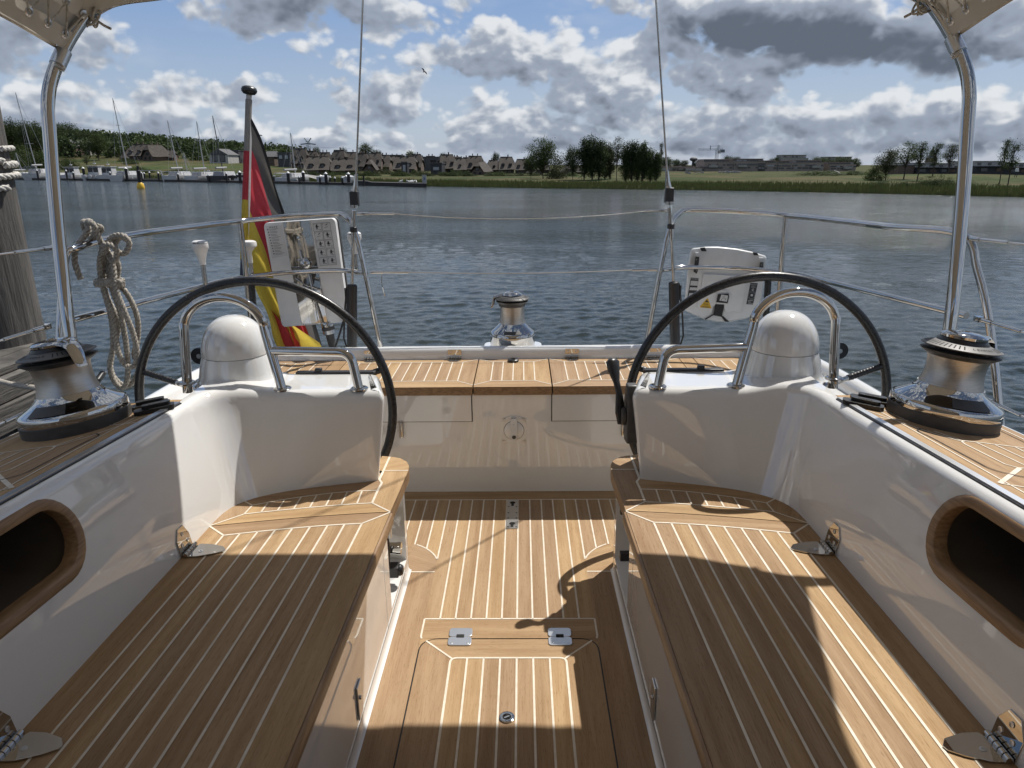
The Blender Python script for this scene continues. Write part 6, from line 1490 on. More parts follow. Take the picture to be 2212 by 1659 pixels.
def thatched(w, d, h, turn=False, chim=2, dorm=2):
    """steep half-hipped thatched house, ridge along x (turn: gable towards the river)"""
    t = thing('thatched_house', (0, 0, 0), '', 'house'); eav = .28*h; F_ = (lambda x, y, z: (x, y, z)) if not turn else (lambda x, y, z: (y, x, z))
    mb = MB(); mb.prism([(-w*.44, -d*.42), (w*.44, -d*.42), (w*.44, d*.42), (-w*.44, d*.42)], -2, eav+.3, fn=F_)
    mb.add([F_(-w*.44, -d*.42, eav), F_(-w*.44, d*.42, eav), F_(-w*.42, 0, h*.72)], [(0, 1, 2)]); mb.add([F_(w*.44, -d*.42, eav), F_(w*.44, d*.42, eav), F_(w*.42, 0, h*.72)], [(0, 1, 2)]); obj('wall', mb, 'brick', t)
    mb = MB(); hp = .68*h; yy = d*.5*(1-(hp-eav)/(h-eav))*1.05
    for s in (-1, 1):
        # main slope with a soft bell at the eaves, plus half hips
        rows = []
        for (k, zz) in ((1.08, eav-.25), (1.0, eav), (.55, lerp(eav, h, .47)), (.28, lerp(eav, h, .75)), (0.02, h)):
            xr = w*.5 if zz < hp else lerp(w*.5, w*.36, (zz-hp)/(h-hp)); rows.append([F_(x*xr, s*d*.5*k, zz+.12*math.sin(x*3)) for x in (-1, -.6, -.2, .2, .6, 1)])
        mb.grid(rows)
        e = s; mb.add([F_(e*w*.5, -yy, hp), F_(e*w*.5, yy, hp), F_(e*w*.36, 0, h), F_(e*w*.52, 0, hp-.2)], [(0, 3, 2), (3, 1, 2)])
    mb.box(F_(0, 0, h+.05), (w*.74 if not turn else .4, .4 if not turn else w*.74, .3))
    rf = obj('roof', mb, 'thatch', t, smooth=35)
    for k in range(chim):
        mb = MB(); x = w*(-.14+.28*k/max(1, chim-1)) if chim > 1 else w*.1; mb.box(F_(x, 0, h+.45), (.6, .6, 1.3)); mb.box(F_(x, 0, h+1.12), (.72, .72, .12)); obj('chimney', mb, 'brick', rf, smooth=0)
    def pat(x, z, ww, hh, y):
        m2 = MB(); m2.box((x, y, z), (ww, .12, hh)); wdw = obj('window', m2, 'dark_board', t, smooth=0); m2 = MB(); m2.box((x, y-.07, z), (ww*.8, .04, hh*.8)); obj('pane', m2, 'pane', wdw, smooth=0)
    if not turn:
        for k in range(dorm):
            x = (-.22+.44*k/(max(1, dorm-1)))*w if dorm > 1 else 0; z = eav+h*.20; y = -d*.5*(1-(z-eav)/(h-eav))
            mb = MB(); mb.box((x, y+.7, z), (w*.15, 1.9, h*.17)); mb.prism([(x-w*.11, z+h*.07), (x+w*.11, z+h*.07), (x+w*.07, z+h*.14), (x-w*.07, z+h*.14)], y-.35, y+3, 1, fn=lambda a, b, c: (a, c, b)); obj('dormer', mb, ['dark_board', 'thatch'], rf, smooth=0)
            pat(x, z, w*.11, h*.12, y-.28)
        for x in (-.30, .02, .30): pat(x*w, eav*.5, w*.10, eav*.6, -d*.42-.05)
    else:
        for x in (-.2, .2): pat(x*d, eav*.55, d*.18, eav*.6, -w*.44-.05)
        pat(0, h*.42, d*.26, h*.18, -w*.43-.05)
    return t
GH = 'thatched houses on the far bank'
protos = [thatched(13, 10, 8.2), thatched(10, 9, 8.0, dorm=1), thatched(11, 11, 7.6, turn=True), thatched(9, 9, 8.4, dorm=2, chim=1)]
usedp = [False]*4
def house(pi, f, x, yt, yb, w, D, label):
    u, vt = f(x, yt); vt -= 1; w *= 1.05; z = ground_z(u, D); h = VZ(vt, D)-z; wm = (f(x+w, yt)[0]-u)/1604*D
    if not usedp[pi]: t = protos[pi]; usedp[pi] = True
    else: t = copy_tree(protos[pi]); t.name = 'thatched_house'
    bw, bh = ((13, 8.2), (10, 8.0), (11, 7.6), (9, 8.4))[pi]
    t.location = BP(u, D, z); t.rotation_euler.z = YAW+random.uniform(-.25, .25); t.scale = (wm/bw, max(.8, wm/bw), h/bh); t['label'] = label; t['group'] = GH; return t
random.seed(33)
for pi, x, yt, yb, w, D, lb in ((3, 175, 168, 350, 170, 215, 'leftmost tall thatched house of the row, two chimneys on its ridge'), (1, 315, 198, 350, 150, 218, 'thatched house in front of the power pylon'), (1, 470, 215, 360, 150, 222, 'thatched house left of the white gable patch'), (3, 640, 188, 380, 165, 212, 'tall thatched house left of the port backstay wire'), (0, 390, 265, 470, 290, 178, 'near thatched house with an eyebrow dormer above the slipway'), (0, 690, 292, 470, 300, 178, 'near thatched house with a dark entrance left of the port backstay'), (3, 790, 212, 400, 150, 214, 'thatched house directly behind the port backstay wire'), (1, 915, 225, 420, 150, 205, 'thatched house beneath the big round tree'), (2, 1010, 300, 470, 150, 185, 'gabled thatched house facing the river right of the port backstay'), (3, 1075, 218, 420, 150, 205, 'thatched house with three stacked dormers in the middle of the row'), (1, 1180, 245, 440, 150, 210, 'thatched house sloping down right of the middle of the row'), (0, 1300, 255, 440, 190, 225, 'far thatched house with a long low ridge'), (0, 1430, 262, 480, 260, 190, 'wide thatched house whose blue-framed window faces the river'), (3, 1560, 238, 430, 150, 215, 'thatched house behind the dark cube house'), (3, 1925, 240, 480, 190, 196, 'thatched house right of the dark cube house'), (1, 2080, 285, 480, 150, 190, 'lower thatched house at the right of the row by the jetty end')):
    house(pi, cr6, x, yt, yb, w, D, lb)
for pi, x, yt, yb, w, D, lb in ((1, 20, 425, 550, 90, 205, 'thatched house cut by the right end of the jetty view'), (3, 95, 438, 555, 80, 205, 'small thatched house left of the twin chimneys'), (0, 190, 418, 550, 130, 200, 'thatched house with twin chimneys over the bright lawn'), (2, 240, 462, 570, 100, 178, 'dark-gabled thatched house standing forward on the lawn'), (3, 430, 425, 550, 120, 195, 'thatched house with two chimneys below the little skyline tree'), (1, 330, 450, 560, 90, 205, 'thatched house between two taller ridges'), (3, 555, 442, 550, 115, 195, 'thatched house with two chimneys left of the oak-like tree'), (1, 690, 462, 555, 120, 200, 'thatched house under the oak-like tree'), (2, 650, 500, 560, 70, 180, 'small thatched gable below the oak-like tree'), (2, 905, 492, 585, 110, 180, 'round-roofed thatched house half hidden by the tall dark clump'), (1, 985, 498, 580, 80, 190, 'last thatched house behind the tall dark clump')):
    house(pi, cr3, x, yt, yb, w, D, lb)
for pi, x, yt, yb, w, D, lb in ((0, 1720, 365, 550, 250, 235, 'large thatched farmhouse with a hipped roof above the dry slope'), (2, 1890, 372, 550, 150, 232, 'brick gabled thatched house joined to the large farmhouse'), (1, 2060, 430, 545, 130, 238, 'thatched outbuilding right of the brick gable')):
    house(pi, cr7, x, yt, yb, w, D, lb)
ORD = ['first', 'second', 'third', 'fourth', 'fifth', 'sixth', 'seventh', 'eighth', 'ninth', 'tenth', 'eleventh', 'twelfth', 'thirteenth', 'fourteenth']
for i in range(14):
    house((3, 1, 0)[i % 3], cr6, 230+i*150, 232+(i*29) % 26+i*2.2, 430, 130+(i*41) % 50, 238+(i % 3)*6, ORD[i]+' roof from the left in the back row of thatched houses')
# single dark and pale houses
def box_house(name, f, x0, x1, yt, D, label, wall, roof='flat', roofm='slate', wins=(), cat='house', depth=9, group=None, par=.25):
    u0, vt = f(x0, yt); u1 = f(x1, yt)[0]; u = (u0+u1)/2; z = ground_z(u, D); h = VZ(vt, D)-z; w = (u1-u0)/1604*D
    t = bthing(name, u, D, z, label, cat, group); mb = MB(); hw_ = h if roof == 'flat' else h*.62
    mb.box((0, depth/2, hw_/2-1), (w, depth, hw_+2)); wl = obj('wall', mb, wall, t, smooth=0); mb = MB()
    if roof == 'flat': mb.box((0, depth/2, h+.02), (w+par, depth+par, .22))
    elif roof == 'gable': mb.prism([(-w/2-.3, hw_-.15), (w/2+.3, hw_-.15), (0, h)], -.35, depth+.3, fn=lambda a, b, c: (a, c, b))
    else: mb.add([(-w/2-.3, -.3, hw_-.1), (w/2+.3, -.3, hw_-.1), (w/2+.3, depth+.3, hw_-.1), (-w/2-.3, depth+.3, hw_-.1), (-w*.42, depth/2, h), (w*.42, depth/2, h)], [(0, 1, 5, 4), (2, 3, 4, 5), (1, 2, 5), (3, 0, 4), (0, 3, 2, 1)])
    obj('roof', mb, roofm, t, smooth=0)
    for (a, b, ww, hh, m) in wins:
        mb = MB(); mb.box((a*w, -.05, b*h), (ww*w, .12, hh*h)); fr_ = obj('window', mb, 'dark_board' if m != 'pale' else 'dark_board', t, smooth=0); mb = MB(); mb.box((a*w, -.13, b*h), (ww*w*.84, .04, hh*h*.82)); obj('pane', mb, 'pale_pane' if m == 'pale' else 'pane', fr_, smooth=0)
    return t
box_house('cube_house', cr6, 1725, 1860, 335, 176, 'dark cube-shaped house with one big pale window beside the thatched row', 'dark_board', wins=((0, .55, .62, .32, 'pale'),))
box_house('bay_front', cr6, 1375, 1445, 325, 172, 'narrow dark bay with a tall pale window in front of the wide thatched house', 'dark_board', wins=((0, .55, .55, .6, 'pale'),), depth=3)
box_house('flat_roofed_house', cr6, 1215, 1370, 240, 240, 'flat-roofed dark house behind the middle thatched houses', 'slate', wins=((-.3, .7, .2, .2, ''), (.2, .7, .3, .2, '')))
box_house('flat_roofed_house', cr6, 1595, 1830, 262, 235, 'flat-roofed dark house with a small white chimney patch', 'slate', wins=((-.3, .7, .2, .2, ''), (.2, .7, .3, .2, '')))
box_house('flat_roofed_house', cr3, 30, 110, 432, 240, 'flat dark roof between thatched ridges near the jetty end', 'slate', wins=((0, .7, .4, .2, ''),))
box_house('farmhouse', cr7, 890, 1110, 318, 262, 'long white-walled farmhouse with a slate roof on the left hill', 'render_white', 'hip', wins=((-.3, .35, .08, .22, ''), (-.05, .35, .08, .22, ''), (.25, .35, .08, .22, '')))
box_house('gabled_house', cr7, 740, 925, 300, 255, 'dark brick house with a white-edged gable on the left hill', 'brick', 'gable', wins=((0, .2, .7, .22, ''), (-.2, .48, .2, .12, ''), (.15, .48, .2, .12, '')))
box_house('outbuilding', cr7, 690, 760, 318, 268, 'pale-roofed outbuilding behind the port hood frame', 'brick', 'hip', 'concrete')
box_house('barn', cr7, 1270, 1520, 362, 262, 'low dark barn among trees above the lawn', 'brick', 'hip')
box_house('glass_fronted_house', cr1, 1625, 1765, 1148, 230, 'gabled house with white columns and a glazed front above the marina', 'render_white', 'gable', wins=((-.22, .35, .3, .5, ''), (.2, .35, .3, .5, '')))
box_house('dark_house', cr1, 1765, 1850, 1162, 240, 'dark low house right of the glass-fronted gable', 'slate', wins=((-.2, .6, .3, .25, ''), (.25, .6, .3, .25, '')))
box_house('modern_house', cr6, -100, 50, 212, 225, 'grey flat-roofed house with pale window band seen right of the flag', 'slate', wins=((-.25, .7, .3, .3, 'pale'), (.2, .7, .3, .3, 'pale')))
box_house('modern_house', cr1, 2030, 2120, 1165, 230, 'low dark house right beside the flag edge', 'brick', 'hip')
# small conical thatched hut
t = bthing('thatched_hut', cr7(1505, 0)[0], 225, ground_z(cr7(1505, 0)[0], 225), 'tiny round hut with a pale conical thatched roof on the left slope', 'hut')
mb = MB(); mb.lathe([(2.0, -1), (2.0, 2.4)], n=20); obj('wall', mb, 'brick', t); mb = MB(); mb.lathe([(3.4, 2.1), (1.4, 4.3), (0, 6.6)], n=20); obj('roof', mb, 'thatch', t); t.scale = (.42,)*3
# brown terraces beyond the meadow
GA = 'brown brick terraces beyond the meadow'
def block(x0, x1, yt, ncol, label, D=300, m='pale_brick', yb=372, setb=0, rows=3, f=cr5):
    u0, vt = f(x0, yt); u1 = f(x1, yt)[0]; u = (u0+u1)/2; z = -1.2; h = VZ(vt, D)-z; w = (u1-u0)/1604*D
    t = bthing('terrace_block', u, D, z, label, 'apartment block', GA); mb = MB(); h2 = h*.80
    mb.box((0, 7, h2/2-1), (w, 14, h2+2)); mb.box((0, 8, h2+(h-h2)/2), (w*.93, 11, h-h2)); mb.box((0, 7.6, h+.05), (w*.95, 12, .16)); mb.box((0, 7, h2+.05), (w*1.01, 14.2, .14)); obj('wall', mb, m, t, smooth=0)
    rnd = random.Random(int(x0))
    for r_ in range(rows):
        for c in range(ncol):
            if rnd.random() < .12: continue
            xx = -w/2+w*(c+.5+rnd.uniform(-.12, .12))/ncol; zz = h*(.36+.22*r_) if r_ < 2 else h*.90
            ww, hh = (rnd.choice((.8, 1.0, 1.7)), h*.13) if r_ < 2 else (1.3, h*.11); yy = 0 if r_ < 2 else 2.5
            m2 = MB(); m2.box((xx, yy-.03, zz), (ww, .12, hh)); obj('window', m2, 'pane' if rnd.random() > .12 else 'pale_pane', t, smooth=0)
    if rnd.random() < .7:
        m2 = MB(); xx = rnd.uniform(-.3, .3)*w; m2.box((xx, -.6, h*.47), (3.4, 1.2, .9)); obj('balcony', m2, 'concrete', t, smooth=0)
    return t
for a in ((530, 840, 218, 8, 'left brown terrace with a flat roof under the crane'), (845, 1190, 212, 9, 'brown terrace with dark scaffold-like balconies'), (1110, 1320, 232, 6, 'brown terrace set lower beside the scaffolded one'), (1325, 1500, 236, 5, 'brown terrace in front of the tall grey block'), (1500, 1820, 228, 8, 'wide brown terrace with two bright roof vents'), (1890, 2170, 250, 8, 'brown terrace at the right end beyond the fallen trunk')): block(*a)
for a in ((60, 190, 292, 4, 'low pale terrace right of the starboard backstay'), (195, 300, 296, 3, 'low terrace with a bright strip roof'), (305, 430, 292, 4, 'low terrace below the chimney stack'), (435, 525, 300, 3, 'lowest terrace joining the brown row')): block(*a, rows=2)
tt_ = block(1380, 1645, 170, 6, 'tall grey stepped apartment block behind the terraces', D=420, m='concrete'); tt_['group'] = 'tall blocks on the skyline'
tt_ = block(1870, 2140, 190, 6, 'farther grey stepped block half hidden by trees', D=440, m='concrete'); tt_['group'] = 'tall blocks on the skyline'
c4w = lambda x, y: cr4(x, y)
for x0, x1, yt, lb in ((1395, 1560, 1258, 'pale low building behind the right-bank trees'), (1560, 1700, 1262, 'white building beside the starboard hood frame'), (1850, 2090, 1245, 'white upper storey with small windows right of the hood frame'), (2095, 2260, 1258, 'white building continuing past the right edge')):
    u0, vt = cr4(x0, yt); D = 150; z = ground_z(u0, D); h = VZ(vt, D)-z; w = (cr4(x1, yt)[0]-u0)/1604*D
    t = bthing('white_building', (u0+cr4(x1, yt)[0])/2, D, z, lb, 'apartment building', 'white and dark buildings on the right bank'); mb = MB()
    mb.box((0, 5, h*.80), (w, 8, h*.40)); mb.box((0, 5, h+.04), (w+.3, 8.4, .12)); obj('wall', mb, 'render_white', t, smooth=0); mb = MB(); mb.box((0, 4.6, h*.27), (w*1.02, 9, h*.62)); mb.box((0, 4.2, h*.6), (w*1.05, 10, .12)); obj('ground_floor', mb, 'dark_board', t, smooth=0)
    n = int(w/1.7)
    for c in range(n):
        m2 = MB(); m2.box((-w/2+w*(c+.5)/n, .98, h*.80), (.75, .1, h*.2)); obj('window', m2, 'pane', t, smooth=0)
    for c in range(max(2, n//2)):
        m2 = MB(); m2.box((-w/2+w*(c+.5)/max(2, n//2), .04, h*.32), (1.3, .1, h*.26)); obj('shopfront', m2, 'brick' if c % 2 else 'pane', t, smooth=0)
t = bthing('brick_house', cr4(1330, 0)[0], 150, ground_z(cr4(1330, 0)[0], 150), 'low brick house seen between the tall pair of trees', 'house'); mb = MB(); mb.box((0, 3, .4), (3.2, 4, 2.6)); obj('wall', mb, 'brick', t, smooth=0); mb = MB(); mb.box((0, 3, 1.75), (3.5, 4.3, .15)); obj('roof', mb, 'slate', t, smooth=0)
# church spire, crane, pylons, chimney stack
u, D = cr4(1490, 0)[0], 480; z = -1; t = bthing('church_spire', u, D, z, 'slender dark church spire behind the narrow tree on the right', 'church spire')
ht = VZ(cr4(0, 1128)[1], D)-z; mb = MB(); mb.box((0, 0, ht*.25), (5, 5, ht*.5)); obj('tower', mb, 'brick', t, smooth=0); mb = MB(); mb.lathe([(3.6, ht*.48), (1.6, ht*.66), (.25, ht*.97), (0, ht)], n=8); obj('spire', mb, 'slate', t, smooth=0)
M['crane'] = material('crane_steel', (.12, .15, .18), .5)
u, D = cr5(655, 0)[0], 520; t = bthing('tower_crane', u, D, 0, 'blue-grey tower crane with its jib pointing left over the terraces', 'crane')
def lattice(a, b, w, n, mb):
    a, b = Vector(a), Vector(b); d = (b-a).normalized(); p = d.orthogonal().normalized()*w; q = d.cross(p)
    for c in (p+q, p-q, -p-q, -p+q): mb.tube([a+c, b+c], w*.13, 4)
    for k in range(n): mb.tube([a.lerp(b, k/n)+p+q, a.lerp(b, (k+1)/n)-p+q], w*.14, 4); mb.tube([a.lerp(b, k/n)+p-q, a.lerp(b, (k+1)/n)-p-q], w*.08, 4)
sc5 = D/1604*.226*.8848
zj = VZ(cr5(0, 112)[1], D); zt = VZ(cr5(0, 70)[1], D)
mb = MB(); lattice((0, 0, -2), (0, 0, zj), .8, 14, mb); obj('mast', mb, 'crane', t, smooth=0)
mb = MB(); lattice((-205*sc5, 0, zj), (4, 0, zj), .5, 18, mb); mb.box((3.6, 0, zj-1), (3, 1.5, 2)); obj('jib', mb, 'crane', t, smooth=0)
mb = MB(); lattice((0, 0, zj), (20*sc5, 0, zt), .5, 4, mb); mb.tube([(20*sc5, 0, zt), (-75*sc5, 0, zt-.5)], .12, 4); mb.tube([(-75*sc5, 0, zj), (-75*sc5, 0, zt)], .3, 4); obj('apex', mb, 'crane', t, smooth=0)
mb = MB(); mb.box((1.2, -1.2, zj-1.6), (1.6, 1.6, 2)); obj('cab', mb, 'render_white', t, smooth=0)
u, D = cr5(408, 0)[0], 430; t = bthing('chimney_stack', u, D, 0, 'short chimney stack with a wide dark head on the skyline', 'chimney'); zt = VZ(cr5(0, 195)[1], D); mb = MB(); mb.lathe([(.9, -2), (.8, zt-2.2)], n=12); obj('shaft', mb, 'slate', t); mb = MB(); mb.lathe([(1.0, zt-2.2), (2.2, zt-1.6), (2.2, zt-.6), (1.2, zt)], n=12); obj('head', mb, 'slate', t)
for f, x, yt, arms, D, lb in ((cr6, 277, 72, ((112, 90), (75, 40)), 380, 'lattice power pylon rising behind the thatched houses'), (cr1, 2010, 1035, ((1048, 35), (1085, 30)), 420, 'distant power pylon just right of the flag')):
    u, vt = f(x, yt); t = bthing('power_pylon', u, D, ground_z(u, D)-1, lb, 'pylon', 'power pylons'); z0 = t.location.z; zt = VZ(vt, D)-z0; mb = MB(); lattice((0, 0, 0), (0, 0, zt), .7, 12, mb); obj('mast', mb, 'crane', t, smooth=0)
    for ya, wx in arms:
        mb = MB(); za = VZ(f(0, ya)[1], D)-z0; ww = (f(x+wx, 0)[0]-u)/1604*D; mb.tube([(-ww, 0, za+(1.5 if ya < 80 and f is cr6 else 0)), (0, 0, za-.6 if ya < 80 else za+.4), (ww, 0, za+(1.5 if ya < 80 and f is cr6 else 0))], .28, 5); obj('cross_arm', mb, 'crane', t, smooth=0)
for k, (v0, v1, v2) in enumerate(((262, 283, 318), (280, 297, 327))):
    mb = MB(); D = 400; mb.tube(smoothpath([BP(uu, D, VZ(vv, D)) for uu, vv in ((-300, v0-16), (0, v0), (250, v1-2), (560, v2-6), (760, v2+3))], 6), .05, 4); w_ = obj('power_line', mb, 'crane', smooth=0); tag(w_, ['upper thin power line crossing the sky above the left hill', 'lower thin power line skimming the left woodland'][k], 'power line', 'power lines')

# ------------------------------------------------------------------ marina
PT = [(-400, 200), (-100, 170), (30, 160), (300, 144), (600, 126), (780, 114), (930, 104)]
mb = MB(); rows = []
for dz, dy in ((-1.9, 0), (-1.12, 0), (-1.12, 2.2), (-1.9, 2.2)): rows.append([BP(u, interp(PT, u)+dy, dz) for u in range(-400, 781, 20)])
mb.grid(rows); pn = obj('pontoon', mb, material('pontoon_deck', (.045, .042, .04), .8), smooth=0); tag(pn, 'long dark floating pontoon with moored boats along the far left shore', 'pontoon')
mb = MB(); rows = []
for dz, dy in ((-1.9, 0), (-.98, 0), (-.95, 3.0), (-1.9, 3.0)): rows.append([BP(u, interp(PT, u)+dy, dz+(.15 if u < 800 else 0)) for u in range(760, 921, 8)])
mb.grid(rows); mb.add([Vector(r[-1]) for r in rows], [(0, 1, 2, 3)]); bw = obj('jetty', mb, 'dark_timber', smooth=0); tag(bw, 'thick black jetty arm ending in midstream below the thatched houses', 'jetty')
u, D = cr6(1647, 0)[0], 106.5; t = bthing('jetty_sign', u, D, -1.0, 'tall white information board at the outer end of the black jetty', 'sign'); mb = MB(); zt = VZ(cr6(0, 478)[1], D)+1.0; mb.box((0, 0, zt/2), (.62, .08, zt)); obj('board', mb, 'render_white', t, smooth=0); mb = MB(); mb.box((0, -.05, zt*.55), (.22, .02, zt*.3)); obj('printed_panel', mb, material('blue_print', (.10, .16, .26), .5), t, smooth=0)
# pilings
GP = 'black pilings with white caps along the pontoon'
def piling_proto(h, r, label):
    t = thing('piling', (0, 0, 0), label, 'piling', GP); mb = MB(); mb.lathe([(r, -1.5), (r, h)], n=12); obj('post', mb, 'dark_timber', t); mb = MB(); mb.lathe([(r*1.25, h), (r*1.2, h+.05), (0, h+r*2.2)], n=12); obj('cap', mb, 'white_plastic', t); return t
pproto = None
pil = [(cr7, 430, 655), (cr7, 525, 665), (cr7, 545, 668), (cr7, 780, 660), (cr7, 820, 668), (cr7, 845, 670), (cr7, 862, 682), (cr7, 990, 628), (cr7, 1125, 665), (cr7, 1305, 680), (cr7, 1455, 673), (cr7, 1470, 678), (cr7, 1502, 632), (cr7, 1545, 688), (cr7, 1612, 690), (cr7, 1680, 684), (cr7, 1715, 690), (cr7, 1780, 680), (cr7, 1885, 686), (cr7, 1925, 698), (cr7, 2095, 688), (cr7, 2120, 700),
       (cr1, 1520, 1332), (cr1, 1541, 1334), (cr1, 1598, 1345), (cr1, 1650, 1345), (cr1, 1702, 1340), (cr1, 1737, 1330), (cr1, 1800, 1345), (cr1, 1822, 1340), (cr1, 1842, 1320), (cr1, 2108, 1350), (cr1, 2080, 1355),
       (cr6, 6, 440), (cr6, 42, 492), (cr6, 112, 482), (cr6, 135, 492), (cr6, 156, 486), (cr6, 188, 434), (cr6, 385, 488), (cr6, 428, 500), (cr6, 445, 500), (cr6, 460, 450), (cr6, 508, 492), (cr6, 566, 502), (cr6, 655, 498), (cr6, 680, 502), (cr6, 732, 452)]
for i, (f, x, yt) in enumerate(pil):
    u, vt = f(x, yt); big = yt in (628, 632, 434, 450, 452, 440, 1320)
    off = (1.0 if i % 3 == 0 else (9.0 if not big else 2.6)) ; D = interp(PT, u)+off-1.2; z = VZ(vt+3, D); h = 3.4
    lb = 'black piling with white cap number %d counted along the pontoon from the left' % (i+1)
    lb = ('tall stout black piling with a white cap, ' if big else 'slim black piling with a white cap, ')+('far left by the sailing boats' if u < 130 else 'near the cabin motor boats' if u < 225 else 'by the middle sailing boats' if u < 300 else 'left of the flag' if u < 520 else 'right of the flag by the slipway' if u < 640 else 'at the right end of the pontoon')
    if pproto is None: pproto = piling_proto(3.4, .15, lb); t = pproto
    else: t = copy_tree(pproto); t.name = 'piling'; t['label'] = lb
    t.location = BP(u, D, z-h); k = 1.75 if big else 1.15; t.scale = (k, k, 1)
t = bthing('mooring_post', cr6(915, 0)[0], 111, -2, 'plain black mooring post beside the bright lawn, no cap', 'post'); mb = MB(); mb.lathe([(.14, 0), (.14, VZ(cr6(0, 488)[1], 111)+2)], n=12); obj('post', mb, 'dark_timber', t)
# slipway
mb = MB(); a = [cr6(x, y) for x, y in ((-140, 452), (60, 452), (230, 470), (480, 510), (380, 540), (210, 490))]
mb.add([BP(u, D, VZ(v, D)+.0) for (u, v), D in zip(a, (150, 150, 141, 130, 130, 139))], [(0, 1, 2, 3, 4, 5)]); sw = obj('slipway', mb, 'concrete', smooth=0); tag(sw, 'pale concrete slipway sloping down to the pontoon', kind='structure')
# boats
M['boat_white'] = material('boat_gelcoat', (.50, .50, .50), .3, build=vary((.40, .40, .40), (.52, .52, .52), 1.2, 4)); M['boat_navy'] = material('navy_hull', (.012, .014, .02), .25); M['sailcover'] = material('grey_sailcover', (.30, .30, .31), .8); M['tint'] = material('tinted_window', (.015, .017, .02), .1); M['spar'] = material('mast_alloy', (.42, .41, .39), .4, .6); M['spar_dark'] = material('carbon_mast', (.05, .05, .05), .4)
def hull_mb(L, W_, fb, tr=.78):
    mb = MB(); rows = []
    for i in range(13):
        t = i/12; y = L*t; w = W_/2*(tr+(1-tr)*min(1, t*3.2)) if t < .35 else W_/2*max(.02, (1-((t-.35)/.65)**2.1)); f_ = fb*(1+.25*t*t)
        rows.append([(-w, y, f_), (-w*.98, y, f_*.55), (-w*.82, y, .05), (-w*.35, y, -.35), (0, y, -.5), (w*.35, y, -.35), (w*.82, y, .05), (w*.98, y, f_*.55), (w, y, f_)])
    mb.grid(rows); mb.add([Vector(p) for p in rows[0]], [tuple(range(9))]); mb.grid([[(r[0][0], r[0][1], r[0][2]-.02) for r in rows], [(r[-1][0], r[-1][1], r[-1][2]-.02) for r in rows]]); return mb
def sailboat(u, D, W_, mu, mv, label, hull='boat_white', mast='spar', cover='sailcover', rot=0, arch=False):
    t = bthing('moored_sailboat', u, D, WZ, label, 'sailing boat', 'sailing boats moored at the pontoon'); t.rotation_euler.z = YAW+rot; L = W_*3.2
    obj('hull', hull_mb(L, W_, W_*.32), hull, t, smooth=50)
    mb = MB(); mb.box((0, L*.52, W_*.40), (W_*.56, L*.42, W_*.24), taper=(.8, .9)); cb_ = obj('cabin', mb, 'boat_white', t, bevel=.06, smooth=30); mb = MB(); mb.box((0, L*.305, W_*.42), (W_*.22, .06, W_*.17)); obj('companionway', mb, 'tint', cb_, smooth=0)
    mb = MB(); mb.box((0, L*.24, W_*.40), (W_*.62, L*.12, W_*.26), taper=(.85, .4)); obj('sprayhood', mb, cover, t, smooth=30, bevel=.05)
    my = L*.56; x0 = (mu-u)/1604*(D+my); zt = VZ(mv, D+my)-WZ
    lean = x0*.0
    mb = MB(); mb.tube([(x0*.45, my, W_*.4), (x0*.72, my, zt*.5), (x0, my, zt)], [.115, .105, .07], 8); ms = obj('mast', mb, mast, t); 
    for k in (.42, .68): mb = MB(); xk = x0*(.72+.28*(k-.5)/.5 if k > .5 else .45+.27*k/.5); mb.tube([(xk-W_*.26*(1.2-k), my, zt*k), (xk+W_*.26*(1.2-k), my, zt*k)], .04, 5); obj('spreader', mb, mast, ms)
    mb = MB()
    for p in ((-W_*.46, my, W_*.3), (W_*.46, my, W_*.3), (0, L*.98, W_*.35), (0, .1, W_*.35)): mb.tube([p, (x0, my, zt)], .014, 4)
    obj('rigging', mb, 'wire', ms); mb = MB(); mb.tube([(0, my-.1, W_*.72), (0, L*.12, W_*.70)], .17, 10); obj('boom', mb, cover, t)
    mb = MB(); mb.tube(fillet([(-W_*.40, .15, W_*.3), (-W_*.42, .1, W_*.52), (W_*.42, .1, W_*.52), (W_*.40, .15, W_*.3)], .15), .035, 6); mb.tube([(-W_*.41, .12, W_*.42), (W_*.41, .12, W_*.42)], .02, 5); obj('stern_rail', mb, 'steel', t)
    for k, dx in enumerate((-.50, .50)):
        mb = MB(); mb.lathe([(0, 0), (.12, .06), (.13, .5), (0, .58)], (dx*W_, L*.25, W_*.02), 10); obj('fender', mb, 'boat_white' if k else 'boat_navy', t)
    if arch:
        mb = MB(); mb.box((0, .6, W_*.62), (W_*.5, 1.0, .14)); mb.tube([(-W_*.24, .6, W_*.3), (-W_*.24, .6, W_*.62)], .05, 6); mb.tube([(W_*.24, .6, W_*.3), (W_*.24, .6, W_*.62)], .05, 6); obj('davits', mb, 'sailcover', t)
    return t
sailboat(62, 158, 4.3, 38, 205, 'leftmost big white sailing boat with a gantry on its stern', arch=True, rot=.25)
sailboat(98, 164, 2.6, 77, 320, 'small sailing boat half hidden left of the port hood frame', cover='boat_white')
sailboat(22, 168, 2.8, 8, 330, 'small white boat at the far left tucked behind the leftmost sailing boat')
sailboat(246, 145, 3.6, 229, 216, 'white sailing boat with a rounded stern, third mast from left')
sailboat(361, 141, 3.5, 343, 262, 'grey-white sailing boat behind the yellow buoy, pale coachroof')
sailboat(409, 139, 3.4, 400, 264, 'white sailing boat with a pale mast left of the flag', rot=-.1)
sailboat(459, 135, 3.6, 442, 252, 'black-hulled sailing boat with a dark mast left of the flag', hull='boat_navy', mast='spar_dark')
sailboat(605, 127, 3.2, 598, 288, 'white sailing boat just right of the flag', rot=-.2)
sailboat(384, 147, 2.4, 380, 330, 'little boat squeezed between two white sailing boats', cover='boat_navy')
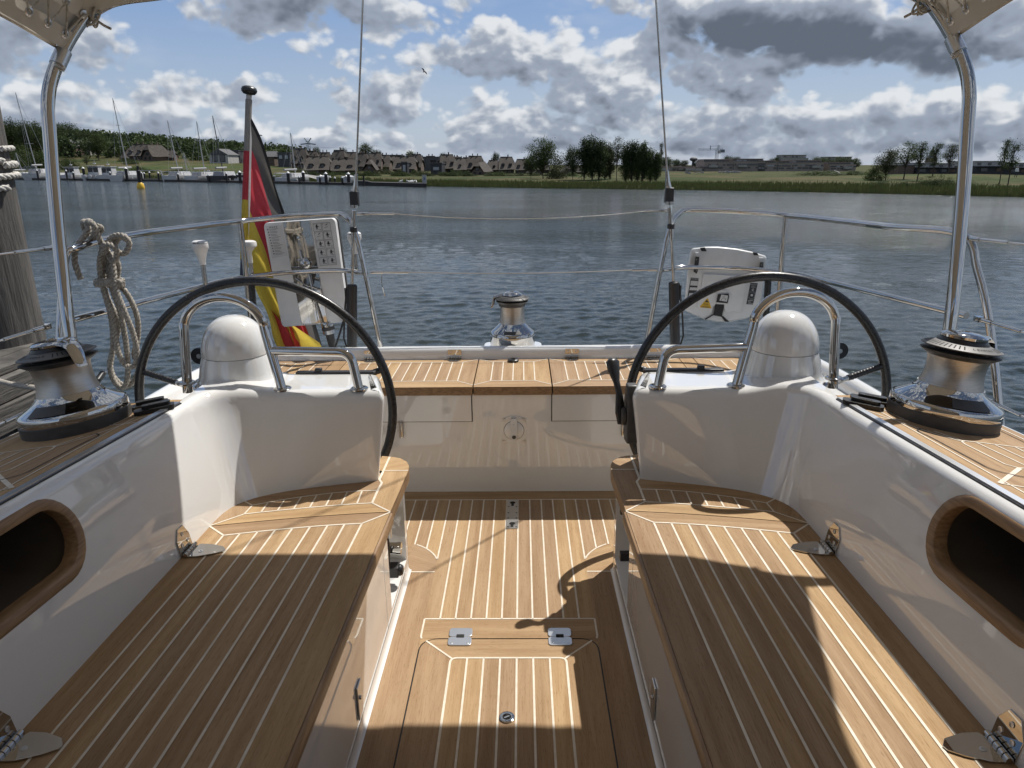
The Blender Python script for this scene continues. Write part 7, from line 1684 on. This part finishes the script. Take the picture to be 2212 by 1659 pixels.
def motorboat(u, D, W_, h, label, two=True, name='motor_boat'):
    t = bthing(name, u, D, WZ, label, 'motor boat', 'motor boats moored at the pontoon'); L = W_*2.4; obj('hull', hull_mb(L, W_, W_*.36, .92), 'boat_white', t, smooth=50)
    mb = MB(); mb.box((0, L*.42, W_*.36+h*.42), (W_*.74, L*.32, h*.84), taper=(.86, .8)); cab = obj('wheelhouse', mb, 'boat_white', t, bevel=.05, smooth=30)
    for dx in (-.18, .18): mb = MB(); mb.box((dx*W_, L*.42-L*.158, W_*.36+h*.50), (W_*.29, .06, h*.46)); obj('rear_window', mb, 'tint', cab, smooth=0)
    mb = MB(); mb.box((0, L*.40, W_*.36+h*.88), (W_*.76, L*.36, .09)); obj('hardtop', mb, 'boat_white', cab, bevel=.03)
    if two:
        for dx in (-.17, .17): mb = MB(); mb.lathe([(.16, 0), (.24, .25), (.26, .6), (.2, .85), (0, .92)], (dx*W_, -.25, .25), 12); mb.box((dx*W_, -.2, -.2), (.14, .3, .9)); obj('outboard_engine', mb, 'boat_white', t)
    mb = MB(); mb.tube([(0, L*.4, W_*.36+h), (0, L*.4, W_*.36+h+1.0)], .03, 5); mb.box((0, L*.4, W_*.36+h+.25), (.5, .3, .2)); obj('radar_mast', mb, 'boat_white', t); return t
motorboat(187, 151, 3.1, 2.0, 'white cabin motor boat with twin outboards, left of the other cabin boat')
motorboat(217, 150, 2.9, 1.9, 'white cabin motor boat with a railed flybridge, right neighbour of the twin-outboard boat', False)
motorboat(136, 156, 2.9, 1.8, 'motor boat mostly hidden behind the port hood frame', False)
motorboat(440, 144, 2.0, 1.0, 'low open boat between the white and the black-hulled sailing boats', True)
motorboat(512, 134, 1.8, .8, 'low small boat just left of the flag', False)
for i, (x, lb) in enumerate(((400, 'white dinghy upturned beside the slipway'), (705, 'white small boat at the last stout piling'))):
    u = cr6(x, 0)[0]; t = bthing('dinghy', u, interp(PT, u)+4, WZ+.2, lb, 'dinghy', 'dinghies by the slipway'); obj('hull', hull_mb(3.2, 2.0, 1.0, .8), 'boat_white', t, smooth=50); mb = MB(); mb.lathe([(.18, 0), (.22, .5), (0, .7)], (0, -.1, .6), 10); obj('outboard_engine', mb, 'boat_white', t)
t = bthing('floating_gangway', cr7(1780, 0)[0], 147, WZ, 'pale arched railing around a gangway right of the yellow buoy', 'gangway'); mb = MB()
for dx in (-2.2, 2.4): mb.tube(fillet([(dx*.8, 0, 2.0), (dx, 0, 1.9), (dx*1.1, 0, .3), (dx*1.1, 0, 0)], .4), .09, 6)
mb.tube([(-1.8, 0, 2.0), (1.9, 0, 2.0)], .06, 6); obj('railing', mb, 'alu', t); mb = MB(); mb.box((0, 1, .3), (5.2, 2, .3)); obj('landing', mb, 'dark_timber', t)
# buoy
u, D = 297, 100; t = bthing('spar_buoy', u, D, WZ, 'black spar buoy with a yellow float lying off the marina', 'buoy'); mb = MB(); mb.lathe([(.25, -.4), (.48, -.1), (.52, .1), (.40, .6), (.22, .8)], n=24); obj('float', mb, 'yellow', t); mb = MB(); mb.lathe([(.25, .78), (.27, 2.3), (.16, 2.4), (.16, 2.9), (0, 2.95)], n=20); obj('spar', mb, 'dark_timber', t)
# gulls on the jetty and one bird in the sky
def gull(scale=1.0):
    mb = MB(); mb.tube([(-.22, 0, .13), (-.12, 0, .15), (0, 0, .17), (.10, 0, .20), (.15, 0, .27), (.19, 0, .29), (.25, 0, .28)], [.012, .05, .075, .06, .04, .04, .008], 8); mb.tube([(.0, -.02, .12), (0, -.02, 0)], .01, 4); mb.tube([(.0, .02, .12), (0, .02, 0)], .01, 4); return mb
gp = None
for i, x in enumerate((1358, 1375, 1440, 1455, 1472, 1490, 1512, 1548)):
    u = cr6(x, 0)[0]; D = interp(PT, u)+1.0; lb = 'one of the white gulls resting on the black jetty'
    if gp is None: gp = obj('gull', gull(), material('gull_plumage', (.75, .75, .74), .7), smooth=60); o = gp
    else: o = gp.copy(); COL.objects.link(o)
    o.location = BP(u, D, -.97+.15*(0)); o.scale = (1.3,)*3; o.rotation_euler.z = random.uniform(0, 6); tag(o, lb, 'gull', 'gulls resting on the jetty')
D = 60; c = BP(923, D, VZ(162, D)); mb = MB()
mb.tube([(-.16, 0, 0), (-.05, 0, .0), (.08, 0, .01), (.16, 0, 0)], [.01, .05, .045, .008], 8)
for s in (1, -1): mb.add([(-.05, 0, .02), (.07, 0, .02), (.03, s*.16, .12), (-.03, s*.34, .06), (-.07, s*.20, .10)], [(0, 1, 2, 3, 4)]); mb.add([(-.05, 0, .015), (.07, 0, .015), (.03, s*.16, .115), (-.03, s*.34, .055), (-.07, s*.20, .095)], [(4, 3, 2, 1, 0)])
bd_ = obj('flying_bird', mb, material('dark_feathers', (.03, .035, .04), .7), smooth=0); bd_.location = c; bd_.rotation_euler = (.9, -.3, 1.0); tag(bd_, 'small dark bird flying beneath the middle clouds', 'bird')
# walker on the far right bank, pale rubble and fallen trunk
u, D = 2199, 120; t = thing('person', BP(u, D, ground_z(u, D)), 'tiny distant person in a white top and dark trousers walking on the right bank', 'person')
pm = bpy.data.meshes.new('body'); bmz = bmesh.new()
J = {'pel': (0, 0, .95), 'ch': (0, .02, 1.35), 'nk': (0, .02, 1.5), 'hd': (0, 0, 1.68), 'hr': (.1, 0, .9), 'kr': (.12, -.1, .5), 'ar': (.12, .05, .05), 'hl': (-.1, 0, .9), 'kl': (-.12, -.05, .5), 'al': (-.12, .2, .08), 'sr': (.2, 0, 1.42), 'er': (.27, .05, 1.15), 'wr': (.26, -.1, .92), 'sl': (-.2, 0, 1.42), 'el': (-.27, 0, 1.15), 'wl': (-.26, -.15, .95)}
RR = {'pel': .14, 'ch': .16, 'nk': .06, 'hd': .11, 'hr': .09, 'kr': .06, 'ar': .045, 'hl': .09, 'kl': .06, 'al': .045, 'sr': .06, 'er': .045, 'wr': .035, 'sl': .06, 'el': .045, 'wl': .035}
ks = list(J); vs = {k: bmz.verts.new(J[k]) for k in ks}
for a, b in (('pel', 'ch'), ('ch', 'nk'), ('nk', 'hd'), ('pel', 'hr'), ('hr', 'kr'), ('kr', 'ar'), ('pel', 'hl'), ('hl', 'kl'), ('kl', 'al'), ('ch', 'sr'), ('sr', 'er'), ('er', 'wr'), ('ch', 'sl'), ('sl', 'el'), ('el', 'wl')): bmz.edges.new((vs[a], vs[b]))
bmz.to_mesh(pm); bmz.free(); po = bpy.data.objects.new('body', pm); COL.objects.link(po); po.parent = t; sk = po.modifiers.new('Skin', 'SKIN'); po.modifiers.new('Subdivision', 'SUBSURF').levels = 1
for i, k in enumerate(ks): pm.skin_vertices[0].data[i].radius = (RR[k], RR[k])
pm.skin_vertices[0].data[0].use_root = True
def pcol(t_, b, L):
    z = t_.n('ShaderNodeSeparateXYZ', {0: gen(t_)}).outputs[2]; c = t_.mix(t_.ramp(z, .93, .95), (.03, .03, .04), (.7, .7, .7)); c = t_.mix(t_.ramp(z, 1.52, 1.54), c, (.35, .2, .14)); L.new(c, b.inputs['Base Color'])
pm.materials.append(material('clothing', rough=.8, build=pcol))
D = 150; u, v = cr5(1985, 370); mb = MB(); a = BP(cr5(1940, 0)[0], D, VZ(cr5(0, 340)[1], D)); b = BP(cr5(2030, 0)[0], D-3, VZ(cr5(0, 392)[1], D)); mb.tube([a, a.lerp(b, .5)+Vector((0, 0, .1)), b], [.10, .2, .26], 8); o = obj('fallen_trunk', mb, 'concrete', smooth=60); tag(o, 'pale fallen tree trunk lying on the meadow before the right terraces', 'fallen trunk')
rnd = random.Random(4)
for i in range(16):
    x = rnd.choice((rnd.uniform(340, 1000), rnd.uniform(740, 900))); D = 190; u, v = cr5(x, 368); mb = MB(); mb.box((0, 0, .15), (rnd.uniform(.4, 1.6), .6, rnd.uniform(.2, .5)), rot=Matrix.Rotation(rnd.uniform(-.3, .3), 3, 'Y')); o = obj('rubble_block', mb, 'concrete', smooth=0, bevel=.05); o.location = BP(u, D, ground_z(u, D)+.1); tag(o, 'pale rubble block scattered on the meadow in front of the brown terraces', 'rubble', 'rubble blocks on the meadow')
